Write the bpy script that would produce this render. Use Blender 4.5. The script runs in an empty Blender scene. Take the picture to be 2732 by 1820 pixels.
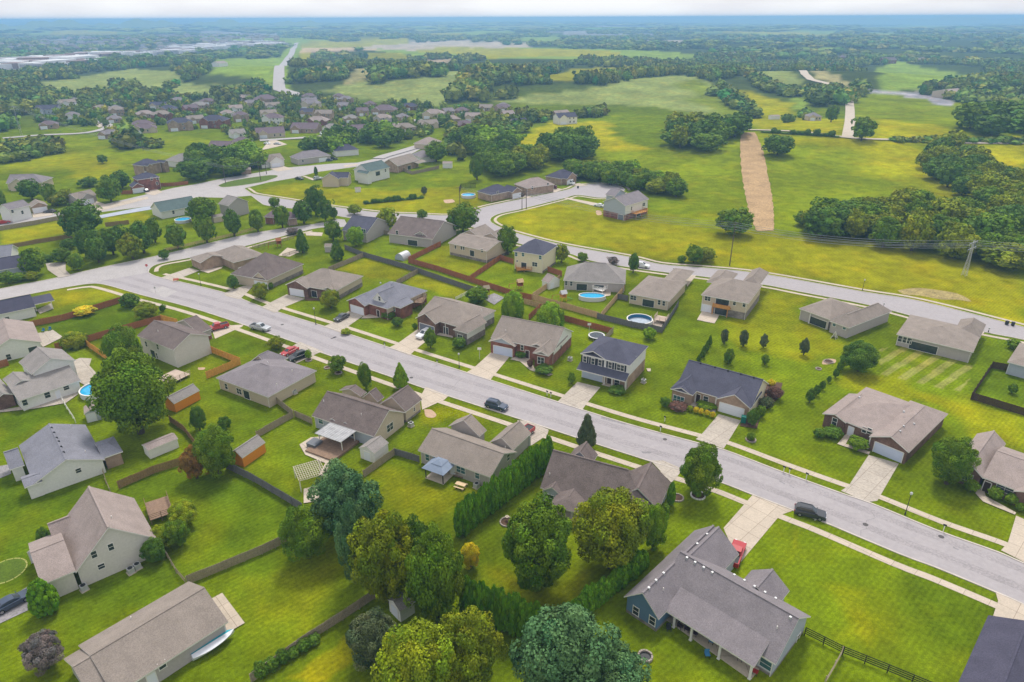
import bpy, bmesh, math, random
import numpy as np
from mathutils import Vector, Matrix
from mathutils.geometry import tessellate_polygon
rad = math.radians
random.seed(7); rng = np.random.default_rng(7)
sc = bpy.context.scene
COL = sc.collection

# ------------------------------------------------------------------ camera
CAMH, FOC, HOR, ROLL = 73.0, 1821.0, 47.5, rad(-0.24)      # metres; focal and horizon in photo pixels (2732 wide)
PITCH = math.atan((910-HOR)/FOC)
cd = bpy.data.cameras.new('camera'); cam = bpy.data.objects.new('camera', cd); COL.objects.link(cam)
cd.sensor_width = 36.0; cd.lens = FOC/2732*36.0; cd.clip_start = 0.5; cd.clip_end = 90000
_c, _s = math.cos(ROLL), math.sin(ROLL)
R0, U0, F0 = Vector((1,0,0)), Vector((0,math.sin(PITCH),math.cos(PITCH))), Vector((0,math.cos(PITCH),-math.sin(PITCH)))
XR = R0*_c + U0*_s; YR = -R0*_s + U0*_c
cam.matrix_world = Matrix(((XR.x,YR.x,-F0.x,0),(XR.y,YR.y,-F0.y,0),(XR.z,YR.z,-F0.z,CAMH),(0,0,0,1)))
sc.camera = cam

# ------------------------------------------------------------------ light and exposure
SUN_EL, SUN_AZ = rad(58), rad(8)          # azimuth clockwise from +Y (straight ahead of the camera)
sd = bpy.data.lights.new('sun','SUN'); sun = bpy.data.objects.new('sun', sd); COL.objects.link(sun)
sd.energy = 2.5; sd.angle = rad(14); sd.color = (1.0,0.95,0.87)
sv = Vector((math.sin(SUN_AZ)*math.cos(SUN_EL), math.cos(SUN_AZ)*math.cos(SUN_EL), math.sin(SUN_EL)))
sun.rotation_euler = sv.to_track_quat('Z','Y').to_euler()
w = bpy.data.worlds.new('World'); sc.world = w; w.use_nodes = True
nt = w.node_tree; nt.nodes.clear()
def N(nt, t, **k):
    n = nt.nodes.new(t)
    for a, b in k.items():
        if a in n.inputs: n.inputs[a].default_value = b
        else: setattr(n, a, b)
    return n
sky = N(nt,'ShaderNodeTexSky'); sky.sky_type = 'NISHITA'; sky.sun_disc = False
sky.sun_elevation = SUN_EL; sky.sun_rotation = SUN_AZ; sky.air_density = 1.0; sky.dust_density = 2.0; sky.ozone_density = 2.0
tc = N(nt,'ShaderNodeTexCoord'); mp = N(nt,'ShaderNodeMapping'); mp.inputs['Scale'].default_value = (1.1,1.1,5)
nz = N(nt,'ShaderNodeTexNoise', Scale=1.3, Detail=5.0, Roughness=0.55)
cr = N(nt,'ShaderNodeValToRGB'); cr.color_ramp.elements[0].position = 0.38; cr.color_ramp.elements[1].position = 0.56
cr.color_ramp.elements[0].color = (7.6,7.4,8.3,1); cr.color_ramp.elements[1].color = (11.2,11.2,11.4,1)
mx = N(nt,'ShaderNodeMixRGB'); mx.inputs['Fac'].default_value = 0.85
bg = N(nt,'ShaderNodeBackground', Strength=0.085); wo = N(nt,'ShaderNodeOutputWorld')
L = nt.links.new
L(tc.outputs['Generated'], mp.inputs['Vector']); L(mp.outputs[0], nz.inputs['Vector']); L(nz.outputs['Fac'], cr.inputs[0])
L(sky.outputs[0], mx.inputs[1]); L(cr.outputs[0], mx.inputs[2]); L(mx.outputs[0], bg.inputs['Color']); L(bg.outputs[0], wo.inputs[0])
sc.view_settings.view_transform = 'Standard'; sc.view_settings.look = 'None'
sc.view_settings.exposure = 0.30; sc.view_settings.gamma = 1.0; sc.view_settings.use_curve_mapping = False
try: sc.cycles.volume_bounces = 1; sc.cycles.max_bounces = 5; sc.cycles.transparent_max_bounces = 4
except Exception: pass

# ------------------------------------------------------------------ survey: photo readings -> places on the land
TL = {'L1':(0,1220,2.613),'L2':(600,1220,2.613),'L3':(1200,1220,2.613),'L4':(1800,1220,2.613),'M1':(0,740,2.613),'M2':(600,740,2.613),
 'M3':(1200,740,2.613),'M4':(1732,740,2.613),'M5':(2132,640,2.613),'U1':(0,400,3.363),'U2':(600,400,3.363),'U3':(1200,400,3.363),
 'U4':(1800,300,2.526),'F1':(0,0,2.6156),'F2':(800,0,2.354),'F3':(1732,0,2.354),'D':(0,0,.8617),'L0':(0,1100,5.226),
 'G1':(300,200,3.923),'G2':(800,200,3.923),'R':(2400,1240,2.7047)}
EYE = Vector((0,0,CAMH))
def ray(t, u, v):
    a, b, k = TL[t]; x = a+u/k-1366; y = 910-(b+v/k)
    return (XR*x + YR*y + F0*FOC)
KNOLLS = [(200,450,130,75,8.0),(330,470,90,90,5.0),(150,800,260,120,10.0),(-60,900,260,130,9.0),(420,900,200,120,10.0),(-330,1000,240,150,9.0),(300,640,120,60,4.0)]   # x, y, spread, spread, height of the nearer rises
def land(x, y):
    r = math.hypot(x, y)
    s = min(1.0, max(0.0, (r-420)/700.0)); s = s*s*(3-2*s)
    if r < 270: return 0.0
    h = 3.2*math.sin(x/173+1.1)*math.cos(y/211+.4) + 2.4*math.sin((x+y)/97+.6) + 3.0*math.sin((x*.7-y)/331)
    far = min(1.0, max(0.0,(r-2500)/9000.0))
    h += far*26*math.sin(x/2900+y/4700+.8) + far*14*math.sin(x/1300-y/1900)
    s2 = min(1.0, max(0.0,(r-300)/110.0)); s2 = s2*s2*(3-2*s2)*max(min(1.0,max(0.0,(x-40)/90)), min(1.0,max(0.0,(r-600)/160)))
    if s2: s2 *= sum(H_*math.exp(-(((x-a)/c)**2+((y-b)/d)**2)) for a,b,c,d,H_ in KNOLLS)
    return s*h+s2
def P(t, u, v, z=0.0):
    d = ray(t, u, v); zz = z
    for _ in range(6):
        k = (zz-CAMH)/min(d.z,-1e-3); p = EYE + d*k
        zz = z + land(p.x, p.y)
    return Vector((p.x, p.y, zz))
def PP(t, pts, z=0.0): return [P(t, *(q if len(q) == 3 else (q[0], q[1], z))) for q in pts]
def height_at(base, t, u, v):
    """height above base of the point of the vertical line through base that is seen at (u,v)"""
    d = ray(t, u, v).normalized(); e = Vector((0,0,1)); w0 = base-EYE
    b = e.dot(d); den = 1-b*b
    return (b*d.dot(w0) - e.dot(w0))/den

# ------------------------------------------------------------------ materials
def lin(r, g, b):
    f = lambda c: (c/255/12.92) if c/255 <= .04045 else ((c/255+.055)/1.055)**2.4
    return (f(r), f(g), f(b), 1)
MATS = {}
def mat(name, col, rough=.85, scale=1.0, var=.25, col2=None, metal=0, bump=0, attr=None, detail=3, scale2=None, spec=.25, stretch=None, coat=0):
    if name in MATS: return MATS[name]
    m = bpy.data.materials.new(name); m.use_nodes = True; nt = m.node_tree; nt.nodes.clear(); L = nt.links.new
    o = N(nt,'ShaderNodeOutputMaterial'); p = N(nt,'ShaderNodeBsdfPrincipled'); L(p.outputs[0], o.inputs[0])
    p.inputs['Roughness'].default_value = rough; p.inputs['Metallic'].default_value = metal
    p.inputs['Specular IOR Level'].default_value = spec; p.inputs['Coat Weight'].default_value = coat
    tc = N(nt,'ShaderNodeTexCoord'); n = N(nt,'ShaderNodeTexNoise', Scale=scale, Detail=float(detail), Roughness=.6)
    src = tc.outputs['Object']
    if stretch:
        q = N(nt,'ShaderNodeMapping'); q.inputs['Scale'].default_value = stretch; L(src, q.inputs[0]); src = q.outputs[0]
    L(src, n.inputs['Vector'])
    r = N(nt,'ShaderNodeMapRange'); r.inputs[1].default_value = .3; r.inputs[2].default_value = .7
    L(n.outputs['Fac'], r.inputs[0])
    c = col if len(col) == 4 else (*col,1)
    c2 = (c2x if (c2x := col2) else tuple(x*(1-var) for x in c[:3])); c2 = c2 if len(c2) == 4 else (*c2,1)
    a = N(nt,'ShaderNodeMixRGB'); L(r.outputs[0], a.inputs[0]); a.inputs[1].default_value = c; a.inputs[2].default_value = c2
    out = a.outputs[0]
    if scale2:
        n2 = N(nt,'ShaderNodeTexNoise', Scale=scale2, Detail=2.0); L(tc.outputs['Object'], n2.inputs['Vector'])
        r2 = N(nt,'ShaderNodeMapRange'); r2.inputs[1].default_value=.3; r2.inputs[2].default_value=.7; r2.inputs[3].default_value = 1-var; r2.inputs[4].default_value = 1+var*.6
        L(n2.outputs['Fac'], r2.inputs[0])
        h = N(nt,'ShaderNodeVectorMath'); h.operation = 'SCALE'; L(out, h.inputs[0]); L(r2.outputs[0], h.inputs['Scale']); out = h.outputs[0]
    if attr:
        at = N(nt,'ShaderNodeAttribute'); at.attribute_name = attr
        h = N(nt,'ShaderNodeVectorMath'); h.operation = 'MULTIPLY'; L(out, h.inputs[0]); L(at.outputs['Color'], h.inputs[1]); out = h.outputs[0]
    L(out, p.inputs['Base Color'])
    if bump:
        b = N(nt,'ShaderNodeBump'); b.inputs['Strength'].default_value = bump; b.inputs['Distance'].default_value = .05
        L(n.outputs['Fac'], b.inputs['Height']); L(b.outputs[0], p.inputs['Normal'])
    MATS[name] = m; return m

# ------------------------------------------------------------------ mesh helpers
class MB:
    """collects faces for ONE mesh object"""
    def __init__(s): s.v = []; s.f = []; s.m = []
    def face(s, pts, mi=0):
        i = len(s.v); s.v += [tuple(p) for p in pts]; s.f.append(tuple(range(i, i+len(pts)))); s.m.append(mi)
    def box(s, c, size, rz=0, mi=0, top=None):
        """c = centre of the bottom; top = (sx, sy) scale of the upper face"""
        cx, cy, cz = c; hx, hy, hz = size[0]/2, size[1]/2, size[2]; tx, ty = top or (1,1); co, si = math.cos(rz), math.sin(rz)
        def q(x, y, z): return (cx+x*co-y*si, cy+x*si+y*co, cz+z)
        b = [q(-hx,-hy,0),q(hx,-hy,0),q(hx,hy,0),q(-hx,hy,0)]; t = [q(-hx*tx,-hy*ty,hz),q(hx*tx,-hy*ty,hz),q(hx*tx,hy*ty,hz),q(-hx*tx,hy*ty,hz)]
        s.face(b[::-1],mi); s.face(t,mi)
        for i in range(4): s.face([b[i],b[(i+1)%4],t[(i+1)%4],t[i]],mi)
    def bar(s, a, b, r, n=6, mi=0, r2=None, cap=True):
        a, b = Vector(a), Vector(b); d = (b-a)
        if d.length < 1e-6: return
        d.normalize(); u = d.orthogonal().normalized(); w = d.cross(u); r2 = r if r2 is None else r2
        A = [a+(u*math.cos(2*math.pi*i/n)+w*math.sin(2*math.pi*i/n))*r for i in range(n)]
        B = [b+(u*math.cos(2*math.pi*i/n)+w*math.sin(2*math.pi*i/n))*r2 for i in range(n)]
        for i in range(n): s.face([A[i],A[(i+1)%n],B[(i+1)%n],B[i]],mi)
        if cap: s.face(A[::-1],mi); s.face(B,mi)
    def prism(s, pts, z0, z1, mi=0, mside=None):
        """closed upright prism over a convex or simple polygon"""
        p = [Vector((q[0],q[1],0)) for q in pts]
        ar = sum(p[i].x*p[(i+1)%len(p)].y-p[(i+1)%len(p)].x*p[i].y for i in range(len(p)))
        if ar < 0: p = p[::-1]
        tr = tessellate_polygon([p])
        for t in tr:
            q = [p[i] for i in t]
            if (q[1]-q[0]).cross(q[2]-q[0]).z < 0: q = q[::-1]
            s.face([(a.x,a.y,z1) for a in q],mi); s.face([(a.x,a.y,z0) for a in q[::-1]],mi)
        for i in range(len(p)):
            a, b = p[i], p[(i+1)%len(p)]
            s.face([(a.x,a.y,z0),(b.x,b.y,z0),(b.x,b.y,z1),(a.x,a.y,z1)],mi if mside is None else mside)
    def lathe(s, c, prof, n=16, mi=0, sx=1, sy=1):
        for (r0,z0),(r1,z1) in zip(prof[:-1],prof[1:]):
            for i in range(n):
                a, b = 2*math.pi*i/n, 2*math.pi*(i+1)/n
                q = [(c[0]+r*math.cos(t)*sx, c[1]+r*math.sin(t)*sy, c[2]+z) for r,z,t in ((r0,z0,a),(r0,z0,b),(r1,z1,b),(r1,z1,a))]
                if r0 < 1e-5: q = [q[0],q[2],q[3]]
                elif r1 < 1e-5: q = q[:3]
                s.face(q,mi)
    def build(s, name, mats, parent=None, smooth=False, loc=None):
        me = bpy.data.meshes.new(name); me.from_pydata(s.v, [], s.f)
        if not isinstance(mats,(list,tuple)): mats = [mats]
        for m in mats: me.materials.append(m)
        if len(mats) > 1: me.polygons.foreach_set('material_index', s.m)
        if smooth: me.polygons.foreach_set('use_smooth',[True]*len(s.f))
        me.update()
        o = bpy.data.objects.new(name, me); COL.objects.link(o)
        if parent is not None: o.parent = parent
        if loc is not None: o.location = loc
        return o
def tag(o, label=None, cat=None, group=None, kind=None):
    if label: o['label'] = label
    if cat: o['category'] = cat
    if group: o['group'] = group
    if kind: o['kind'] = kind
    return o
def thing(name, loc, label, cat, rz=0, group=None):
    o = bpy.data.objects.new(name, None); COL.objects.link(o); o.location = loc; o.rotation_euler = (0,0,rz); o.empty_display_size = .5
    return tag(o, label, cat, group)
def copy_tree(o, parent=None):
    c = o.copy(); COL.objects.link(c)
    if parent is not None: c.parent = parent; c.matrix_parent_inverse = o.matrix_parent_inverse.copy()
    for ch in list(o.children): copy_tree(ch, c)
    return c
def mesh_np(name, V, F, mats, attr=None, smooth=False, mi=None):
    """V (n,3) float, F (m,3|4) int"""
    me = bpy.data.meshes.new(name); k = F.shape[1]; m = len(F)
    me.vertices.add(len(V)); me.vertices.foreach_set('co', V.astype(np.float32).ravel())
    me.loops.add(m*k); me.loops.foreach_set('vertex_index', F.astype(np.int32).ravel())
    me.polygons.add(m); me.polygons.foreach_set('loop_start', np.arange(0,m*k,k,dtype=np.int32))
    try: me.polygons.foreach_set('loop_total', np.full(m,k,dtype=np.int32))
    except Exception: pass
    for a in (mats if isinstance(mats,(list,tuple)) else [mats]): me.materials.append(a)
    if mi is not None: me.polygons.foreach_set('material_index', mi.astype(np.int32))
    if smooth: me.polygons.foreach_set('use_smooth', np.ones(m,dtype=bool))
    me.update(calc_edges=True)
    if attr is not None:
        ca = me.color_attributes.new('tone','FLOAT_COLOR','POINT'); c = np.ones((len(V),4),np.float32); c[:,:3] = attr; ca.data.foreach_set('color', c.ravel())
    return me
# ------------------------------------------------------------------ the land
def land_np(x, y):
    r = np.hypot(x, y); s = np.clip((r-420)/700.0,0,1); s = s*s*(3-2*s)
    h = 3.2*np.sin(x/173+1.1)*np.cos(y/211+.4) + 2.4*np.sin((x+y)/97+.6) + 3.0*np.sin((x*.7-y)/331)
    far = np.clip((r-2500)/9000.0,0,1)
    h = h + far*26*np.sin(x/2900+y/4700+.8) + far*14*np.sin(x/1300-y/1900)
    s2 = np.clip((r-300)/110.0,0,1); s2 = s2*s2*(3-2*s2)*np.maximum(np.clip((x-40)/90,0,1),np.clip((r-600)/160,0,1))
    return s*h + s2*sum(H_*np.exp(-(((x-a)/c)**2+((y-b)/d)**2)) for a,b,c,d,H_ in KNOLLS)
ang = np.concatenate([np.linspace(-50,50,900), np.linspace(50,310,70)[1:-1]]); ang = np.deg2rad(ang)
dep = np.deg2rad(np.linspace(72, .16, 560)); rr = CAMH/np.tan(dep)
rr = np.concatenate([[.5,6,14], rr[rr>20], [34000, 48000, 70000]])
A, Rr = np.meshgrid(ang, rr); X = (Rr*np.sin(A)); Y = (Rr*np.cos(A)); Z = land_np(X, Y)
Z[Rr>30000] = -40
nr, na = A.shape
gx, gy = X.ravel(), Y.ravel(); gr = Rr.ravel()
def inpoly(px, py, poly):
    ins = np.zeros(len(px), bool); n = len(poly)
    for i in range(n):
        x0, y0 = poly[i]; x1, y1 = poly[(i+1)%n]
        if y0 == y1: continue
        c = ((y0 > py) != (y1 > py)) & (px < (x1-x0)*(py-y0)/(y1-y0)+x0); ins ^= c
    return ins
def edged(px, py, poly):
    d = np.full(len(px), 1e9)
    for i in range(len(poly)):
        ax, ay = poly[i]; bx, by = poly[(i+1)%len(poly)]; dx, dy = bx-ax, by-ay; q = dx*dx+dy*dy+1e-9
        t = np.clip(((px-ax)*dx+(py-ay)*dy)/q,0,1); d = np.minimum(d, np.hypot(px-ax-t*dx, py-ay-t*dy))
    return d
def wob(x, y, s): return np.sin(x/s+np.sin(y/s*1.3)*1.7)+np.sin(y/s*.9+np.sin(x/s*1.1+2)*1.5)
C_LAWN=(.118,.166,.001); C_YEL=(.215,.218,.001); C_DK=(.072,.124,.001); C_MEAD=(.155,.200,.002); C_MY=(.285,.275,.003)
C_PAST=(.210,.250,.070); C_PG=(.190,.270,.035); C_WOOD=(.050,.070,.020); C_DIRT=(.50,.37,.25); C_PALE=(.40,.34,.26); C_TOWN=(.26,.25,.25); C_TAN=(.30,.27,.12); C_LOT=(.30,.29,.32)
gc = np.empty((len(gx),3), np.float32)
k = np.clip((gr-600)/180,0,1)[:,None]
gc[:] = np.array(C_LAWN)*(1-k)+np.array(C_WOOD)*k
fv = np.sin(gx/310+1+np.sin(gy/900))*np.sin(gy/790)+.6*np.sin((gx+gy)/233)
gc[(fv > .55) & (gr > 1250)] = C_PG
gc[(fv > .95) & (gr > 1250)] = C_MY
gc[(fv < -1.1) & (gr > 2500)] = C_TOWN
gc *= (1+.10*wob(gx,gy,31)*.5+.06*wob(gx,gy,9)*.5)[:,None]
FIELDS = [ # tile, colour, strength, feather (m), outline
 ('F1',C_PAST,1,8,[(290,575),(540,540),(900,480),(1250,495),(1250,565),(1390,590),(1830,560),(1850,590),(1780,670),(1480,690),(1050,650),(600,660),(330,640)]),
 ('F1',C_PG,1,8,[(1500,410),(1960,402),(1890,570),(1760,530),(1470,520)]),
 ('F1',C_MEAD,1,6,[(0,975),(480,955),(800,965),(1200,940),(1500,980),(1430,1050),(1250,1100),(900,1177),(0,1177)]),
 ('F1',C_YEL,.6,25,[(0,1120),(420,1050),(900,1100),(900,1177),(0,1177)]),
 ('F1',C_TOWN,1,30,[(0,440),(500,400),(1250,340),(1700,300),(1960,290),(1960,330),(1300,370),(820,390),(520,455),(0,505)]),
 ('F2',C_MY,1,10,[(0,260),(600,250),(700,262),(640,292),(300,310),(0,330)]),
 ('F2',C_PALE,1,10,[(330,300),(600,280),(740,240),(1000,250),(1320,268),(1530,290),(1270,300),(860,300),(700,320)]),
 ('F2',C_DIRT,.8,10,[(0,300),(320,300),(560,315),(240,325),(0,332)]),
 ('F2',C_MY,1,8,[(0,335),(80,335),(75,395),(0,395)]),('F2',C_MY,.7,8,[(430,330),(640,335),(760,370),(600,400),(420,380)]),
 ('F2',C_DIRT,.6,8,[(760,370),(950,365),(950,430),(880,440)]),('F2',C_TAN,1,8,[(100,400),(280,430),(250,470),(100,460)]),
 ('F2',C_TAN,.8,8,[(330,450),(470,430),(460,490),(250,515)]),
 ('F2',C_PAST,1,8,[(110,545),(600,475),(880,490),(1100,400),(1280,415),(1150,440),(1000,500),(950,560),(940,640),(880,665),(600,640),(400,620),(250,590)]),
 ('F2',C_MY,1,10,[(1120,340),(1550,320),(1660,345),(1200,370)]),('F2',C_PG,1,20,[(1270,240),(1660,228),(1600,262),(1500,265)]),
 ('F2',C_MY,.8,8,[(1480,505),(1700,435),(2200,418),(2180,455),(1700,515)]),
 ('F2',C_PALE,1,20,[(2090,250),(2354,252),(2500,262),(2354,272),(2100,268)]),('F2',C_PG,1,40,[(980,200),(1330,195),(1330,205),(980,208)]),
 ('D',C_PAST,1,8,[(1136,221),(1348,196),(1551,174),(1600,178),(1650,200),(1720,260),(1758,292),(1700,285),(1600,262),(1500,245),(1385,240),(1136,238)]),
 ('D',C_MEAD,.8,20,[(1560,190),(1600,182),(1650,205),(1720,262),(1740,285),(1640,262)]),
 ('D',C_MY,1,8,[(1085,326),(1195,318),(1260,282),(1403,278),(1407,311),(1460,337),(1600,347),(1600,375),(1400,372),(1250,350),(1085,345)]),
 ('D',C_MEAD,1,10,[(1100,345),(1190,350),(1250,345),(1403,345),(1600,340),(1703,318),(1703,520),(1640,490),(1500,440),(1300,385),(1185,372)]),
 ('D',C_MEAD,1,5,[(1738,305),(1900,312),(2130,325),(2200,400),(2300,480),(2320,520),(2100,520),(1900,540),(1780,532)]),
 ('D',C_MY,.85,22,[(1880,315),(2100,326),(2175,400),(2280,480),(2200,470),(2060,400),(1930,350),(1790,330),(1760,312)]),  # yellow sunlight on the hill crest, painted into the ground colour
 ('D',C_MY,.8,14,[(2200,335),(2354,335),(2354,440),(2290,390)]),
 ('D',C_YEL,.95,6,[(1250,500),(1640,490),(1720,530),(2000,555),(2354,632),(2354,745),(1990,665),(1640,612),(1450,585),(1290,555),(1150,515),(1180,490),(1295,462)]),
 ('D',C_YEL,.8,8,[(1150,500),(1300,462),(1440,478),(1640,500),(1640,600),(1450,580),(1200,530)]),
 ('D',C_MEAD,.7,6,[(1500,455),(1640,495),(1680,540),(1560,520),(1500,505)]),
 ('F3',C_MY,.8,8,[(490,550),(620,560),(900,650),(900,720),(720,745),(640,690),(600,640)]),('F3',C_MY,.8,8,[(560,750),(850,730),(1240,750),(1240,860),(1150,850),(900,820),(680,810)]),
 ('F3',C_PG,1,8,[(900,610),(1020,610),(1010,680),(920,690)]),('F3',C_PAST,1,10,[(640,450),(780,445),(950,500),(900,590),(700,530)]),
 ('F3',C_TAN,1,8,[(1000,462),(1270,510),(1260,545),(1180,530),(1040,490)]),('F3',C_PG,1,10,[(1430,440),(1560,380),(1740,430),(2130,490),(2100,520),(1750,545),(1450,548)]),
 ('F3',C_MEAD,1,8,[(1290,590),(1800,600),(1980,640),(1950,760),(1990,860),(1640,850),(1400,875),(1400,740),(1290,760)]),
 ('F3',C_MY,.9,12,[(1400,740),(1700,780),(1990,840),(2354,870),(2354,905),(1960,900),(1640,880),(1400,875)]),
 ('F3',C_LOT,1,3,[(1340,553),(1700,568),(1850,600),(1915,632),(1890,670),(1790,652),(1750,628),(1560,600)]),
 ('F3',C_PG,1,8,[(2200,560),(2354,535),(2354,700),(2300,600)]),('F3',C_MY,.9,8,[(1960,920),(2354,910),(2354,1177),(2250,1050),(2100,980)]),
 ('F3',C_PG,1,20,[(970,290),(1190,300),(1190,312),(970,306)]),('F3',C_PG,1,30,[(1330,205),(1580,200),(1480,222)]),('F3',C_PG,1,30,[(1300,160),(1860,163),(1860,173),(1300,173)]),
 ('F3',C_PALE,1,20,[(0,250),(170,255),(170,272),(0,272)]),('F3',C_PG,1,30,[(2280,215),(2354,210),(2354,238)]),('F3',C_PG,.8,30,[(1400,240),(1700,235),(1650,250)]),
 ('D',C_PG,1,6,[(690,92),(672,97),(650,120),(634,145),(620,185),(630,215),(700,230),(718,222),(672,204),(660,180),(672,150),(692,115)]),
 # yards and lawns of the neighbourhood
 ('U2',C_YEL,.85,5,[(250,380),(640,290),(1000,330),(1500,370),(2100,330),(2354,420),(2354,500),(2000,590),(1000,500),(500,450)]),
 ('U2',C_MEAD,.6,6,[(1900,100),(2300,60),(2354,300),(1900,320)]),
 ('U1',C_YEL,.9,3,[(0,720),(600,640),(620,750),(0,860)]),('U1',C_YEL,.6,4,[(900,620),(1350,545),(1400,620),(950,690)]),
 ('U1',C_YEL,.8,4,[(380,1290),(950,1215),(1200,1290),(700,1390),(480,1420)]),('U1',C_YEL,.7,5,[(640,60),(1100,120),(1000,260),(700,280),(560,120)]),
 ('U3',C_YEL,.7,8,[(700,620),(1500,690),(2100,900),(1700,950),(800,740)]),('U3',C_YEL,.6,10,[(1100,560),(1400,600),(1300,700),(1000,690)]),
 ('U2',C_YEL,.8,2,[(1020,1070),(1250,980),(1690,1080),(1520,1180),(1240,1120)]),('U2',C_YEL,.8,2,[(1600,1190),(1760,1110),(2180,1270),(2060,1340),(1820,1260)]),
 ('U2',C_YEL,.6,2,[(1760,960),(2010,850),(2354,980),(2180,1140),(1760,1010)]),
 ('M4',C_YEL,.6,4,[(780,60),(1130,130),(1040,200),(1040,320),(1300,400),(1500,520),(1150,560),(700,520),(480,330),(700,250)]),
 ('M4',C_YEL,.6,3,[(1280,700),(1829,640),(1829,1000),(1500,800),(1350,780)]),('M5',C_YEL,.7,4,[(700,1030),(1190,1100),(1568,1230),(1568,1420),(1200,1330),(980,1180)]),
 ('M5',C_MY,.35,6,[(0,50),(600,100),(1100,180),(1568,280),(1568,560),(1000,430),(300,300),(0,260)]),
 ('L4',C_YEL,.45,3,[(1050,900),(1300,950),(1350,1300),(1200,1250)]),('L4',C_YEL,.5,2,[(830,500),(900,640),(860,640),(800,520)]),
 ('L2',C_YEL,.55,4,[(1020,60),(1400,180),(1700,260),(1500,440),(1150,300),(1000,150)]),('L2',C_YEL,.5,5,[(60,850),(400,780),(800,850),(700,1150),(250,1120)]),
 ('L2',C_YEL,1,1.2,[(880,1240),(1020,1330),(700,1568),(430,1568)]),('L3',C_YEL,.55,3,[(250,800),(700,900),(1000,800),(760,1130),(640,1100),(560,1000),(380,960)]),
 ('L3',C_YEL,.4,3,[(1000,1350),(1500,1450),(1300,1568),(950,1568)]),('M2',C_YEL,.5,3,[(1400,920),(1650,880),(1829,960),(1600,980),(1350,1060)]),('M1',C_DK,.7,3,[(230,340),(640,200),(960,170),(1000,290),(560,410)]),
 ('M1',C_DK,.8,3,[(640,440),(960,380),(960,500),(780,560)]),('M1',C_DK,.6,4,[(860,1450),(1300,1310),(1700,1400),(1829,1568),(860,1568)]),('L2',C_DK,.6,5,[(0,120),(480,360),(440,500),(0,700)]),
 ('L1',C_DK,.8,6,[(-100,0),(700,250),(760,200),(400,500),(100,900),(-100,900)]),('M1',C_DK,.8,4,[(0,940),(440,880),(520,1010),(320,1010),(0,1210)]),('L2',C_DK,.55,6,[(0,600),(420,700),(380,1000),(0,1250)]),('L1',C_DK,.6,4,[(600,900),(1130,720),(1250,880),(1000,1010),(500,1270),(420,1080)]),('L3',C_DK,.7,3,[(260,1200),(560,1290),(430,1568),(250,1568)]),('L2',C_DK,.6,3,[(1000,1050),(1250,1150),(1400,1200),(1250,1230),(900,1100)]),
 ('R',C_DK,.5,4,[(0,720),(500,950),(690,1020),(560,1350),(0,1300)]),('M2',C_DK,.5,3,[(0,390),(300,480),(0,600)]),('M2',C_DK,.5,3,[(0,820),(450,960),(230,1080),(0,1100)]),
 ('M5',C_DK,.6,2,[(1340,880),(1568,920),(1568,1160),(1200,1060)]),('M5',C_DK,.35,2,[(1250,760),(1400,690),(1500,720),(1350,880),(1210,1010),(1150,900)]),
]
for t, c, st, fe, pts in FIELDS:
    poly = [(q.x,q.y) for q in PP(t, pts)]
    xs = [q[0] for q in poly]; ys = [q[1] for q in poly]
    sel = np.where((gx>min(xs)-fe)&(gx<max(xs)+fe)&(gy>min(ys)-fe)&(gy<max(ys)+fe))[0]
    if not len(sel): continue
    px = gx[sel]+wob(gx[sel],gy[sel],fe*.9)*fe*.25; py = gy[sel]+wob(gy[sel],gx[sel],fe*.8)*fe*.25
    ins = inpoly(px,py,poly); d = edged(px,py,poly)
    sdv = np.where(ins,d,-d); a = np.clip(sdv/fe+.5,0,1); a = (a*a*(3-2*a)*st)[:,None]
    gc[sel] = gc[sel]*(1-a)+np.array(c)*a*(1+.07*wob(gx[sel],gy[sel],17.))[:,None]
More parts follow.
